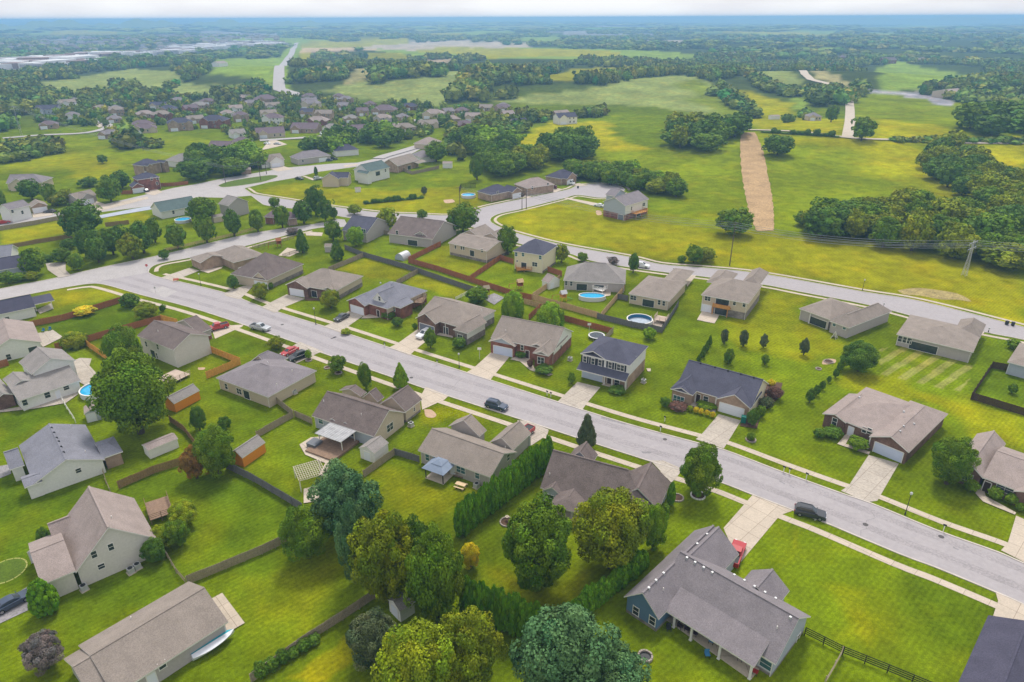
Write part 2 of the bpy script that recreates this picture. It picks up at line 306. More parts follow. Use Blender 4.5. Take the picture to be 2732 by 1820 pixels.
# mown stripes of one back yard (cut grass is really lighter there)
poly = [(q.x,q.y) for q in PP('M5',[(560,760),(700,740),(1150,850),(1250,900),(1120,1060),(800,990),(560,930)])]
ins = inpoly(gx,gy,poly); e0 = P('M5',740,930); e1 = P('M5',1010,760); dd = (e1-e0).normalized(); nn = Vector((-dd.y,dd.x,0))
ph = (gx*nn.x+gy*nn.y); sel = ins & (np.sin(ph*2*math.pi/3.4) > .1)
gc[sel] = gc[sel]*.45+np.array((.28,.26,.09))*.55
gc = np.clip(gc,0.004,1)
i0 = (np.arange(nr-1)[:,None]*na+np.arange(na)[None,:]).ravel(); i1 = (np.arange(nr-1)[:,None]*na+((np.arange(na)+1)%na)[None,:]).ravel()
F = np.stack([i0, i0+na, i1+na, i1], 1)
def ground_mat():
    m = bpy.data.materials.new('grass_ground'); m.use_nodes = True; nt = m.node_tree; nt.nodes.clear(); L = nt.links.new
    o = N(nt,'ShaderNodeOutputMaterial'); p = N(nt,'ShaderNodeBsdfPrincipled', Roughness=.95); L(p.outputs[0],o.inputs[0]); p.inputs['Specular IOR Level'].default_value = 0
    at = N(nt,'ShaderNodeAttribute'); at.attribute_name = 'tone'; tc = N(nt,'ShaderNodeTexCoord'); out = at.outputs['Color']
    for s, lo, hi, d in ((.035,.80,1.18,3),(.22,.78,1.2,5),(1.6,.80,1.2,3),(7.0,.80,1.22,2)):
        n = N(nt,'ShaderNodeTexNoise', Scale=s, Detail=float(d)); L(tc.outputs['Object'], n.inputs['Vector'])
        r = N(nt,'ShaderNodeMapRange'); r.inputs[1].default_value=.32; r.inputs[2].default_value=.68; r.inputs[3].default_value=lo; r.inputs[4].default_value=hi
        L(n.outputs['Fac'], r.inputs[0]); h = N(nt,'ShaderNodeVectorMath'); h.operation='SCALE'; L(out,h.inputs[0]); L(r.outputs[0],h.inputs['Scale']); out = h.outputs[0]
    wv = N(nt,'ShaderNodeTexWave', Scale=.42, Distortion=1.5); wv.inputs['Detail Scale'].default_value=.3; q = N(nt,'ShaderNodeMapping'); q.inputs['Rotation'].default_value=(0,0,rad(48)); L(tc.outputs['Object'],q.inputs[0]); L(q.outputs[0],wv.inputs['Vector'])
    r = N(nt,'ShaderNodeMapRange'); r.inputs[3].default_value=.925; r.inputs[4].default_value=1.07; L(wv.outputs['Fac'],r.inputs[0]); h = N(nt,'ShaderNodeVectorMath'); h.operation='SCALE'; L(out,h.inputs[0]); L(r.outputs[0],h.inputs['Scale']); out = h.outputs[0]
    n = N(nt,'ShaderNodeTexNoise', Scale=.09, Detail=4.0); mp = N(nt,'ShaderNodeMapping'); mp.inputs['Location'].default_value=(31,7,0); L(tc.outputs['Object'],mp.inputs[0]); L(mp.outputs[0], n.inputs['Vector'])
    r = N(nt,'ShaderNodeMapRange'); r.inputs[1].default_value=.5; r.inputs[2].default_value=.75; r.inputs[4].default_value=.45; L(n.outputs['Fac'],r.inputs[0])
    mx = N(nt,'ShaderNodeMixRGB'); L(r.outputs[0],mx.inputs[0]); L(out,mx.inputs[1]); h = N(nt,'ShaderNodeVectorMath'); h.operation='MULTIPLY'; L(out,h.inputs[0]); h.inputs[1].default_value=(1.75,1.25,.9); L(h.outputs[0],mx.inputs[2])
    L(mx.outputs[0],p.inputs['Base Color'])
    n = N(nt,'ShaderNodeTexNoise', Scale=3.0, Detail=4.0); L(tc.outputs['Object'], n.inputs['Vector']); b = N(nt,'ShaderNodeBump', Strength=.5, Distance=.25); L(n.outputs['Fac'],b.inputs['Height']); L(b.outputs[0],p.inputs['Normal'])
    return m
GM = ground_mat()
gme = mesh_np('ground', np.stack([gx,gy,Z.ravel()],1), F, GM, attr=gc, smooth=True)
go = bpy.data.objects.new('ground', gme); COL.objects.link(go); tag(go, kind='structure')
# ---------------- materials of paved things
M_ROAD = mat('asphalt_pale', (.375,.345,.35), .92, .2, .07, scale2=1.2, bump=.2, detail=6)
M_ROAD2 = mat('concrete_road', (.43,.40,.39), .9, .3, .14, scale2=2.0, detail=6)
M_CONC = mat('concrete_walk', (.56,.475,.38), .9, .5, .12, scale2=4.0, detail=6)
M_CONC2 = mat('concrete_drive', (.50,.44,.37), .9, .35, .16, scale2=2.5, detail=6)
def joints(m):
    nt = m.node_tree; p = next(n for n in nt.nodes if n.type=='BSDF_PRINCIPLED'); src = p.inputs['Base Color'].links[0].from_socket; L = nt.links.new
    tc = N(nt,'ShaderNodeTexCoord'); q = N(nt,'ShaderNodeMapping'); q.inputs['Rotation'].default_value=(0,0,rad(-43)); L(tc.outputs['Object'],q.inputs[0]); br = N(nt,'ShaderNodeTexBrick'); br.offset = 0
    br.inputs['Scale'].default_value = 1.0; br.inputs['Brick Width'].default_value = 3.0; br.inputs['Row Height'].default_value = 3.0; br.inputs['Mortar Size'].default_value = .035; br.inputs['Color1'].default_value=(1,1,1,1); br.inputs['Color2'].default_value=(.92,.92,.92,1); br.inputs['Mortar'].default_value=(.55,.52,.5,1)
    L(q.outputs[0],br.inputs['Vector']); h = N(nt,'ShaderNodeVectorMath'); h.operation='MULTIPLY'; L(src,h.inputs[0]); L(br.outputs['Color'],h.inputs[1]); L(h.outputs[0],p.inputs['Base Color'])
joints(M_CONC); joints(M_CONC2)
M_KERB = mat('kerb_concrete', (.58,.52,.46), .9, .6, .25)
M_ASPH = mat('dark_drive', (.33,.31,.32), .9, .5, .3, scale2=4)
M_DIRT = mat('bare_dirt', (.50,.33,.165), .95, .12, .35, scale2=1.5, detail=7)
M_MULCH = mat('mulch', (.13,.075,.05), .95, 3, .4)
M_GRASS = mat('verge_grass', (.10,.16,.010), .95, .8, .3, scale2=5)
def smooth(pts, n=6):
    if n < 2: return list(pts)
    o = []
    for i in range(len(pts)-1):
        a, b, c, d = pts[max(i-1,0)], pts[i], pts[i+1], pts[min(i+2,len(pts)-1)]
        for j in range(n):
            t = j/n; o.append(.5*((2*b)+(c-a)*t+(2*a-5*b+4*c-d)*t*t+(3*b-a-3*c+d)*t*t*t))
    return o+[pts[-1]]
def offs(pts, d):
    o = []
    for i, p in enumerate(pts):
        a, b = pts[max(i-1,0)], pts[min(i+1,len(pts)-1)]; t = (b-a); t.z = 0
        t = t.normalized() if t.length > 1e-6 else Vector((1,0,0)); o.append(p+Vector((-t.y,t.x,0))*d)
    return o
def sheet(name, pts, z, m, label=None, cat=None, kind='structure', group=None):
    b = MB(); p = [Vector((q.x,q.y,0)) for q in pts]
    for t in tessellate_polygon([p]):
        q = [p[i] for i in t]
        if (q[1]-q[0]).cross(q[2]-q[0]).z < 0: q = q[::-1]
        b.face([(a.x,a.y,z) for a in q])
    return tag(b.build(name, m), label, cat, group, kind)
def ribbon(name, pts, w, z, m, kind='structure', drape=False, step=12, wf=None):
    b = MB(); Lp = []
    for i in range(len(pts)-1):
        k = max(1,int((pts[i+1]-pts[i]).length/step))
        Lp += [pts[i].lerp(pts[i+1],j/k) for j in range(k)]
    Lp.append(pts[-1]); l, r = offs(Lp, w/2), offs(Lp, -w/2)
    f = (lambda q: (q.x,q.y,z+land(q.x,q.y))) if drape else (lambda q: (q.x,q.y,z))
    for i in range(len(Lp)-1): b.face([f(r[i]),f(r[i+1]),f(l[i+1]),f(l[i])])
    return tag(b.build(name, m), kind=kind)
def kerb(pts, side=1, w=.28, h=.11):
    b = MB(); l, r = offs(pts, w*side*1.0), pts
    if side < 0: l, r = r, l
    for i in range(len(pts)-1):
        b.face([(r[i].x,r[i].y,h),(r[i+1].x,r[i+1].y,h),(l[i+1].x,l[i+1].y,h),(l[i].x,l[i].y,h)])
        for q in (l,r): b.face([(q[i].x,q[i].y,0),(q[i+1].x,q[i+1].y,0),(q[i+1].x,q[i+1].y,h),(q[i].x,q[i].y,h)])
    return tag(b.build('kerb', M_KERB), kind='structure')
# main street
far_e = smooth(PP('D',[(340,627),(352,634),(371,639.5),(440,655),(528,677.5),(603,707),(787,764.5),(946,817.4),(1126,875),(1278,924),(1436,974),(1601,1019),(1664,1035.5),(1789,1083),(1925,1132.5),(2003,1159),(2154,1221),(2291,1270),(2354,1297),(2560,1385)]),4)
near_e = smooth(PP('D',[(153.7,660),(205,652.5),(243,654.5),(330,679),(429,704),(528,735),(690,791),(731,807.5),(979,893.3),(1034,911),(1212,968.5),(1364,1018),(1496,1060),(1568,1081),(1653.6,1107),(1733,1137.7),(1825,1173),(1894,1199.5),(2068,1272.4),(2154,1304.6),(2288,1360),(2354,1389),(2560,1490)]),4)
sheet('main_street', far_e+near_e[::-1], .020, M_ROAD)
kerb(far_e,1); kerb(near_e,-1)
sw_far = offs(far_e[6:], 2.9); sw_near = offs(near_e, -2.9)
ribbon('pavement', sw_far, 1.35, .045, M_CONC); ribbon('pavement', sw_near, 1.35, .045, M_CONC)
# west cross road and the curved back road
wf_e = smooth(PP('D',[(-160,699),(0,665),(133,639),(166,631),(250,612),(384,584),(517,551),(604,533),(690,521),(768,508),(771,503)]),3)
wn_e = smooth(PP('D',[(-160,726),(0,689.5),(80,674),(153.7,660)]),3)
wn2_e = smooth(PP('D',[(340,627),(345,616),(370,605),(440,592),(550,569),(600,556),(690,533),(740,523),(775,524)]),3)
sheet('cross_road', wf_e+PP('D',[(792,505),(800,520)])+wn2_e[::-1]+wn_e[::-1], .024, M_ROAD2)
kerb(wf_e,1); kerb(wn_e,-1); kerb(wn2_e,-1)
ribbon('pavement', offs(wn2_e[:20],-2.4), 1.3, .046, M_CONC)
bk_f = smooth(PP('D',[(560.6,433.4),(570,440),(583.6,447),(640,456),(763,475.5),(876,489.5),(960,493),(1029,495.9),(1075,489),(1120,475),(1200,458),(1303,437),(1331,427),(1392.7,422.3),(1428,430),(1436,438)]),4)
bk_n = smooth(PP('D',[(579,450),(600,466),(617,473),(683,480.5),(748,488),(790,499),(876,508),(960,514),(1029,516),(1075,520),(1110,530),(1149,543),(1198,561),(1303,581),(1352,597.5),(1444,614),(1554,629),(1605,634.5),(1750,653.5),(1837,670),(2002,702),(2134,736),(2266,764),(2354,781),(2520,820)]),4)
bk_i = smooth(PP('D',[(1431,442),(1387.6,455),(1328.6,448.5),(1290,457.4),(1198,480.5),(1141.6,493.3),(1126,508.7),(1157,526.6),(1192.8,538.5),(1290,563),(1444,591),(1521,608.8),(1637,618),(1756,631),(1984,671.5),(2117,693.5),(2354,753),(2520,793)]),4)
sheet('back_road', bk_f+bk_i+bk_n[::-1], .028, M_ROAD)
kerb(bk_f,1); kerb(bk_i,1); kerb(bk_n,-1)
ribbon('pavement', offs(bk_f,2.2), 1.2, .047, M_CONC); ribbon('pavement', offs(bk_i,2.2), 1.2, .048, M_CONC); ribbon('pavement', offs(bk_n[30:],-2.2), 1.2, .049, M_CONC)
# arterial on the upper left
sheet('arterial_road', PP('D',[(-60,522),(0,510),(115,492),(238,470),(341,446),(400,432),(448,424),(520,409),(603,395.5),(655,386),(763,376.5),(822,374),(880,361),(930,343),(975,330),(983,334),(950,352),(905,368),(860,378),(801,386),(727,396),(681,408.7),(619.5,419),(560.6,433.4),(579,450),(515,455),(456,453.6),(346,474),(223,489),(151,497),(0,522),(-60,534)]), .032, M_ROAD2)
isl = smooth(PP('D',[(500,427),(520,419),(560,411),(610,404),(634,403),(640,406),(628,412),(600,420),(540,429),(510,431),(500,427)]),3)
sheet('verge', isl, .06, M_GRASS); kerb(isl,-1,.3,.13)
# bright paved strip and drives (thin sheets each a few mm above the one below)
DRV = [('L4',[(340,495),(540,267),(550,262),(830,372),(735,405),(450,745)],M_CONC),('M4',[(1530,1240),(1740,1300),(1590,1560),(1520,1568),(1335,1490),(1390,1455)],M_CONC2),
 ('M4',[(485,955),(640,1000),(520,1195),(325,1130),(370,1090)],M_CONC2),('M3',[(890,730),(1050,768),(950,885),(925,925),(750,870),(790,830)],M_CONC2),
 ('M3',[(300,512),(425,545),(300,695),(280,722),(115,665),(165,635)],M_CONC),('M2',[(1340,365),(1480,385),(1330,505),(1290,545),(1140,492),(1200,465)],M_CONC),
 ('M2',[(860,238),(975,262),(850,350),(810,388),(685,345),(760,315)],M_CONC2),('M2',[(430,120),(560,150),(400,215),(350,250),(255,210),(290,190)],M_CONC2),
 ('M2',[(130,60),(200,60),(115,145),(100,155),(0,130),(0,110)],M_CONC2),('U1',[(1700,1060),(1790,1085),(1600,1160),(1560,1185),(1450,1145)],M_CONC2),
 ('M1',[(1480,375),(1560,340),(1700,330),(1690,345),(1500,430)],M_CONC),('M2',[(380,540),(520,450),(690,520),(650,530),(500,600)],M_CONC2),
 ('M2',[(1365,830),(1400,765),(1560,828),(1530,855),(1375,925)],M_CONC),('M3',[(470,1000),(545,1000),(690,1065),(680,1100),(560,1180)],M_CONC2),
 ('L3',[(1400,25),(1490,25),(1625,85),(1590,130),(1545,180)],M_CONC2),('R',[(840,370),(1100,480),(1100,700),(898,705),(730,620),(780,568)],M_CONC),
 ('R',[(690,915),(898,1010),(1200,1150),(1100,1300),(665,1120),(710,985)],M_CONC),('L1',[(-60,1060),(200,900),(260,1040),(-60,1190)],M_ASPH),
 ('L0',[(-200,790),(130,730),(160,860),(-200,1010)],M_ASPH),('U1',[(770,470),(860,460),(950,490),(1330,420),(1330,440),(880,555),(800,500)],M_CONC),
 ('U1',[(1340,340),(1390,345),(1460,380),(1380,410),(1300,390)],M_CONC),('U1',[(285,570),(420,560),(480,575),(460,590),(300,610)],M_CONC),
 ('U2',[(400,170),(520,145),(620,175),(480,195)],M_CONC),('U2',[(690,235),(720,235),(830,270),(790,275)],M_CONC),('U2',[(1060,140),(1190,125),(1190,140),(1080,160)],M_CONC),
 ('U3',[(1020,435),(1060,430),(1400,495),(1370,510),(1300,505)],M_CONC),('U3',[(640,400),(700,410),(740,425),(700,435),(650,420)],M_CONC),('U3',[(900,370),(960,345),(1020,355),(940,385)],M_CONC),
 ('U3',[(1080,310),(1160,300),(1240,320),(1160,330)],M_CONC),('U3',[(2110,1180),(2080,1200),(2030,1110),(2210,1130),(2130,1230)],M_CONC),('M3',[(1630,60),(1600,110),(1560,5),(1640,0),(1700,5)],M_CONC),
 ('M4',[(745,60),(770,50),(700,170),(690,165)],M_CONC),('M4',[(1540,210),(1600,205),(1570,240),(1530,260)],M_CONC),('M5',[(1270,620),(1290,650),(1240,700),(1230,680)],M_CONC),
 ('U2',[(560,880),(700,905),(580,960),(480,950)],M_CONC),('U2',[(720,735),(880,745),(870,775),(730,770)],M_CONC),('U2',[(2010,660),(2100,640),(2110,720),(2040,735)],M_CONC),
 ('F1',[(540,730),(640,730),(760,880),(690,890),(600,830)],M_CONC),('G1',[(1640,690),(1700,680),(1830,730),(1700,760),(1560,790)],M_CONC),('U1',[(410,1020),(590,1010),(590,1080),(640,1130),(530,1150),(430,1080)],M_CONC2),
 ('U1',[(890,590),(1200,530),(1360,505),(1370,535),(1100,580),(910,615)],mat('slate_drive',(.42,.45,.52),.9,.4,.2))]
for i,(t,pts,m) in enumerate(DRV): sheet('driveway', PP(t,pts), .052+.0016*i, m)
WALK = [('M3',[(470,550),(560,565),(590,640),(720,680),(690,690),(560,650),(490,590),(420,575)],M_CONC),('M4',[(1310,1165),(1380,1085),(1540,1130),(1530,1150),(1400,1110),(1370,1165),(1540,1220),(1530,1240)],M_CONC),
 ('M2',[(985,255),(1075,245),(1100,230),(1110,250),(1070,285),(950,290)],M_CONC),('M2',[(1470,385),(1590,405),(1590,425),(1480,405)],M_CONC),('M2',[(555,145),(670,150),(700,165),(560,165)],M_MULCH),
 ('R',[(560,180),(600,150),(620,230),(840,350),(830,365),(600,270),(545,210)],M_CONC),('U1',[(1790,1085),(2000,1050),(1990,1065),(1870,1110)],M_CONC),
 ('L1',[(1450,1005),(1550,950),(1708,1160),(1560,1245),(1540,1180)],M_CONC),('M4',[(370,235),(490,265),(455,325),(332,300)],M_CONC),('M2',[(520,1170),(600,1120),(720,1110),(830,1130),(940,1120),(880,1165),(800,1235),(735,1310),(690,1390),(655,1385),(700,1300),(560,1240)],M_CONC),
 ('L2',[(550,225),(700,190),(720,260),(690,305),(550,325)],M_CONC),('M1',[(500,590),(560,565),(640,570),(625,620),(690,690),(740,720),(600,760),(530,720)],M_CONC2),
 ('M1',[(230,400),(370,370),(440,420),(300,490)],M_CONC2),('M1',[(0,930),(240,890),(500,810),(530,770),(545,820),(460,880),(240,920),(0,945)],M_CONC2),
 ('U2',[(1550,840),(1610,810),(1690,830),(1630,858)],M_CONC),('U3',[(290,1330),(400,1290),(490,1330),(400,1395)],M_ASPH),('M3',[(1390,300),(1500,305),(1475,350),(1380,325)],M_CONC),('M3',[(985,60),(1130,60),(1120,130),(1060,140),(980,90)],M_CONC),
 ('M2',[(140,810),(350,850),(300,905),(170,850)],M_CONC2),('M5',[(1160,845),(1140,850),(940,790),(960,770)],M_CONC),('U1',[(330,1440),(460,1380),(480,1430),(360,1475)],M_CONC2),
 ('M4',[(270,920),(330,880),(440,900),(460,930),(300,930)],M_MULCH),('M4',[(770,870),(830,730),(930,740),(900,850),(780,960),(750,1060),(630,1040),(660,990),(730,960)],M_MULCH),
 ('M3',[(1370,640),(1400,640),(1400,660),(1380,660)],M_CONC)]
for i,(t,pts,m) in enumerate(WALK): sheet('path' if m!=M_MULCH else 'planting_bed', PP(t,pts), .14+.0016*i, m)
le_ = smooth(PP('U4',[(458,136),(442,190),(445,330),(462,480),(485,600),(510,700),(552,802)]),10); re_ = smooth(PP('U4',[(541,136),(572,200),(602,280),(640,480),(660,600),(668,700),(668,798)]),10)
b = MB(); G_ = []
for i,(a_,c_) in enumerate(zip(le_,re_)):
    j0, j1 = .02*math.sin(i*1.7)+.012*math.sin(i*4.1), .02*math.sin(i*2.3+1)+.012*math.sin(i*5.3); G_.append([(lambda q: (q.x,q.y,land(q.x,q.y)+.16))(a_.lerp(c_,k/8*(1+j1-j0)+j0)) for k in range(9)])
for A_,C_ in zip(G_[:-1],G_[1:]):
    for k in range(8): b.face([A_[k],C_[k],C_[k+1],A_[k+1]])
tag(b.build('dirt_track', M_DIRT), kind='structure')
sheet('bare_patch', smooth(PP('U4',[(1500,1200),(1600,1185),(1700,1188),(1900,1220),(2000,1275),(1900,1262),(1800,1262),(1650,1235),(1550,1228),(1500,1200)]),3), .03, mat('pale_dirt',(.42,.33,.13),.95,.4,.4,scale2=2))
for t, pts in (('U3',[(1310,545),(1350,545),(1365,580),(1320,585)]),('U2',[(1960,450),(2040,445),(2060,470),(1980,478)]),('M4',[(1210,580),(1250,568),(1300,575),(1290,600),(1210,608)]),('M1',[(1380,630),(1430,630),(1420,645),(1385,645)]),('M2',[(1390,920),(1440,925),(1475,960),(1450,980),(1400,970)])):
    sheet('bare_patch', smooth(PP(t,pts+pts[:1]),3), .034, mat('red_dirt',(.55,.38,.26),.95,1.2,.3))
for t, pts in (('L4',[(730,160),(772,185),(765,190),(728,170)]),('L4',[(800,190),(835,212),(828,216),(800,200)]),('R',[(385,590),(430,612),(420,618),(385,602)]),('M3',[(1060,970),(1240,1025),(1220,1028),(1050,985)]),('M3',[(1330,1215),(1400,1215),(1410,1225),(1350,1230)])):
    sheet('road_patch', PP(t,pts), .026, M_ASPH)
sheet('road_patch', PP('U1',[(1330,1260),(1460,1225),(1590,1270),(1480,1330)]), .0225, M_ROAD2)
for dd, ww in ((3.2,1.6),(7.4,1.6)): ribbon('wheel_track', offs(near_e[3:-1],dd), ww, .0215, mat('asphalt_worn',(.36,.33,.335),.9,.25,.18,scale2=3))
for t_, c_ in (('L4',(1330,470)),('M3',(1500,1130)),('M2',(1300,700)),('M2',(400,330)),('R',(300,520))):
    q_ = P(t_,*c_); b = MB(); b.lathe((q_.x,q_.y,0),[(.42,.024),(.42,.030),(0,.031)],14); tag(b.build('manhole_cover', mat('iron',(.10,.09,.09),.7,6,.3)),kind='structure')
M_SEAL = mat('crack_seal',(.27,.25,.25),.8,2,.3)
random.seed(21)
for i in range(8):
    k_ = random.randint(6,len(near_e)-8); p0 = near_e[k_]; q0 = offs(near_e,random.uniform(6,10))[k_]; d0 = (q0-p0); pts_ = []
    along = (near_e[k_+1]-near_e[k_]).normalized(); full = i%2
    for j in range(7): pts_.append(p0+d0*(.05+.15*j if full else .3)+along*((random.uniform(-.5,.5)) if full else j*1.5)+Vector((random.uniform(-.2,.2),random.uniform(-.2,.2),0)))
    ribbon('crack_seal', pts_, .07, .0245, M_SEAL, step=3)
# far roads
ribbon('far_road', smooth(PP('D',[(684,97),(679,105),(672,120),(662,135),(650,152),(642,170),(640,190),(648,205),(665,213),(700,222)]),3), 13, .8, M_ROAD2, drape=True)
ribbon('far_road', smooth(PP('D',[(1948,210),(1951,225),(1953,240),(1954,260),(1954,280),(1949,318)]),3), 7, .4, M_CONC, drape=True)
ribbon('far_road', smooth(PP('D',[(1600,303),(1708,300),(1735,300),(1850,305),(1960,318),(2080,322),(2200,328),(2354,330),(2500,332)]),3), 3.2, .5, M_CONC, drape=True)
ribbon('far_road', smooth(PP('D',[(1830,160),(1850,172),(1900,185),(1948,205)]),3), 9, .8, M_CONC, drape=True)
ribbon('far_road', smooth(PP('F1',[(20,968),(300,945),(600,930),(760,885),(690,840),(560,730)]),3), 6, .4, M_ROAD2, drape=True)
ribbon('far_road', smooth(PP('G2',[(-420,690),(200,650),(700,600),(1050,520),(1250,470)]),3), 7, .4, M_ROAD2, drape=True)
ribbon('estate_road', smooth(PP('G2',[(1290,735),(1080,800),(900,850),(820,880)]),3), 7, .4, M_ROAD2, drape=True)
# ------------------------------------------------------------------ house builder
def shingle(name, rgb, streak=.22):
    return mat(name, lin(*rgb), .93, .5, streak, scale2=7, bump=.3, detail=6, spec=.12)
ROOF = {'tan':shingle('shingle_tan',(150,139,130)),'grey':shingle('shingle_grey',(138,131,134)),'brown':shingle('shingle_brown',(124,112,108),.3),'blue':shingle('shingle_slate',(90,90,104)),
 'bgrey':shingle('shingle_blue_grey',(136,136,145)),'lite':shingle('shingle_light',(162,148,142)),'dark':shingle('shingle_charcoal',(84,82,98)),'pale':shingle('shingle_pale',(150,144,140)),'green':shingle('shingle_green',(98,114,112)),'plum':shingle('shingle_plum',(122,106,112))}
def siding(name, rgb, var=.06): return mat(name, lin(*rgb), .75, .6, var, scale2=3, spec=.3, stretch=(1,1,8))
WALL = {'pearl':siding('siding_pearl',(212,206,198)),'white':siding('siding_white',(222,220,216)),'cream':siding('siding_cream',(222,210,180)),'beige':siding('siding_beige',(198,182,160)),'grey':siding('siding_grey',(176,168,164)),'blue':siding('siding_blue',(96,124,152)),
 'lblue':siding('siding_light_blue',(172,178,188)),'brick':mat('brick_red',lin(152,104,90),.9,3.5,.4,col2=lin(120,76,66),scale2=.6,detail=6,stretch=(1,1,2.5)),
 'brickb':mat('brick_brown',lin(136,108,96),.9,3.5,.4,col2=lin(98,74,66),scale2=.6,detail=6,stretch=(1,1,2.5)),'brickt':mat('brick_tan',lin(178,152,132),.9,3.5,.3,scale2=.6,detail=6,stretch=(1,1,2.5)),
 'stone':mat('stone_grey',lin(150,140,134),.9,2.2,.35,scale2=.8,detail=6)}
M_TRIM = mat('trim_white', lin(226,222,216), .6, 1, .06); M_TRIMB = mat('trim_tan', lin(196,184,170), .6, 1, .08)
M_GLASS = mat('window_glass', (.05,.065,.075), .12, 2, .5, spec=.6); M_GLASST = mat('window_glass_teal', (.06,.16,.17), .15, 2, .3, spec=.6)
M_DARK = mat('dark_metal', (.03,.032,.036), .5, 2, .2); M_DOOR = mat('door_panel_white', lin(222,224,232), .5, .8, .04)
M_DOORD = mat('door_dark', (.05,.03,.025), .5, 2, .2); M_SHUT = mat('shutter_dark', (.03,.035,.05), .6, 2, .2); M_METAL = mat('galvanised', (.55,.55,.56), .45, 3, .15, metal=.3)
M_WOOD = mat('deck_wood', lin(150,124,104), .85, 2, .3, scale2=9); M_WOODO = mat('new_wood', lin(206,146,78), .8, 2, .25, scale2=9); M_DOORG = mat('door_grey', lin(120,124,138), .5, .8, .1)
M_DECKW = mat('pale_deck', lin(196,176,160), .8, 2, .2)
HOUSES = {}
class House:
    def __init__(s, tile, kind, label, cat='house', dir=None, ez=2.8, roof='grey', wall='white', oh=.35, trim=None, z0=0, dirz=None, group=None):
        s.t = tile; s.ez = ez; s.oh = oh; s.wings = []; s.roofmat = ROOF[roof]; s.wall = wall; s.trim = trim or M_TRIM
        z = ez if dirz is None else dirz
        a, b = [P(tile, q[0], q[1], q[2] if len(q)==3 else z) for q in dir]
        s.ang = math.atan2(b.y-a.y, b.x-a.x); s.o = Vector((a.x,a.y,land(a.x,a.y))); s.z0 = s.o.z
        s.X = Vector((math.cos(s.ang),math.sin(s.ang),0)); s.Y = Vector((-s.X.y,s.X.x,0))
        s.e = thing(kind, s.o, label, cat, s.ang, group); s.W = MB(); s.Rf = MB(); s.wm = [WALL['white'] if False else None]; s.wms = []; s.n = 0
    def mi(s, w):
        if w not in s.wms: s.wms.append(w)
        return s.wms.index(w)
    def loc(s, p): d = Vector(p)-s.o; return Vector((d.dot(s.X), d.dot(s.Y), d.z))
    def pt(s, q, z=None, t=None):
        zz = q[2] if len(q)==3 else (s.ez if z is None else z)
        d = ray(t or s.t, q[0], q[1]); k = (zz+s.z0-CAMH)/d.z; return s.loc(EYE+d*k)
    def wing(s, ridge, ends, pts, rp=None, ez=None, pitch=None, base=None, wall=None, zb=0.0, mir=False, t=None, oh=None, bh=1.0, nowall=False, ext=None, clampp=(.18,1.05), gab=None, roof=True):
        """ridge 'x'|'y'|'s' (lean-to, high on +y)|'f' flat; ends: low-end, high-end g(able)/h(ip)"""
        ez = s.ez if ez is None else ez; t = t or s.t; oh = s.oh if oh is None else oh; s.n += 1; eps = .004*s.n
        L_ = [s.pt(q, ez, t) for q in pts]
        x0, x1 = min(q.x for q in L_), max(q.x for q in L_); y0, y1 = min(q.y for q in L_), max(q.y for q in L_)
        if ext:
            x0 -= ext.get('x0',0); x1 += ext.get('x1',0); y0 -= ext.get('y0',0); y1 += ext.get('y1',0)
        if mir:
            r = s.pt(rp, rp[2] if len(rp)==3 else 5, t)
            if ridge == 'y': x0 = 2*r.x-x1 if r.x < x1 else x0
            else: y1 = 2*r.y-y0 if r.y > y0 else y1
            if ridge == 'y': y0, y1 = min(y0, r.y), max(y1, r.y)
        half = ((y1-y0) if ridge == 'x' else (x1-x0))/2
        rz = None
        if pitch is not None: rz = ez+half*pitch
        elif rp is not None and ridge in 'xy':
            d = ray(t, rp[0], rp[1]); dl = Vector((d.dot(s.X), d.dot(s.Y), d.z)); e = s.loc(EYE)
            k = ((y0+y1)/2-e.y)/dl.y if ridge == 'x' else ((x0+x1)/2-e.x)/dl.x
            rz = (e+dl*k).z; pr = (rz-ez)/max(half,.1)
            if not (clampp[0] <= pr <= clampp[1]): print('PITCH', s.e['label'][:40], ridge, round(pr,2), 'half', round(half,1)); rz = ez+half*min(max(pr,.34),.75)
        elif ridge == 's': rz = rp if isinstance(rp,(int,float)) else ez+1
        else: rz = ez+half*.5
        x0 -= eps; x1 += eps; y0 -= eps; y1 += eps; ez += eps; rz += eps
        wg = dict(x0=x0+oh, x1=x1-oh, y0=y0+oh, y1=y1-oh, ez=ez, rz=rz, ridge=ridge, zb=zb); s.wings.append(wg)
        # roof shell
        hy, hx = (y0+y1)/2, (x0+x1)/2; T = .2
        E = [Vector((x0,y0,ez)),Vector((x1,y0,ez)),Vector((x1,y1,ez)),Vector((x0,y1,ez))]
        if ridge == 'x':
            il = min(half*(1 if ends[0]=='h' else 0), (x1-x0)/2-.05); ir = min(half*(1 if ends[1]=='h' else 0), (x1-x0)/2-.05)
            a, b = Vector((x0+il,hy,rz)), Vector((x1-ir,hy,rz)); tops = [[E[0],E[1],b,a],[E[2],E[3],a,b],[E[3],E[0],a],[E[1],E[2],b]]; g = [None,None,ends[0]=='g',ends[1]=='g']
        elif ridge == 'y':
            il = min(half*(1 if ends[0]=='h' else 0), (y1-y0)/2-.05); ir = min(half*(1 if ends[1]=='h' else 0), (y1-y0)/2-.05)
            a, b = Vector((hx,y0+il,rz)), Vector((hx,y1-ir,rz)); tops = [[E[3],E[0],a,b],[E[1],E[2],b,a],[E[0],E[1],a],[E[2],E[3],b]]; g = [None,None,ends[0]=='g',ends[1]=='g']
        elif ridge == 's':
            tops = [[E[0],E[1],Vector((x1,y1,rz)),Vector((x0,y1,rz))]]; g = [None]; a = b = None
        else: tops = [E]; g = [None]; rz = ez
        dn = Vector((0,0,-T))
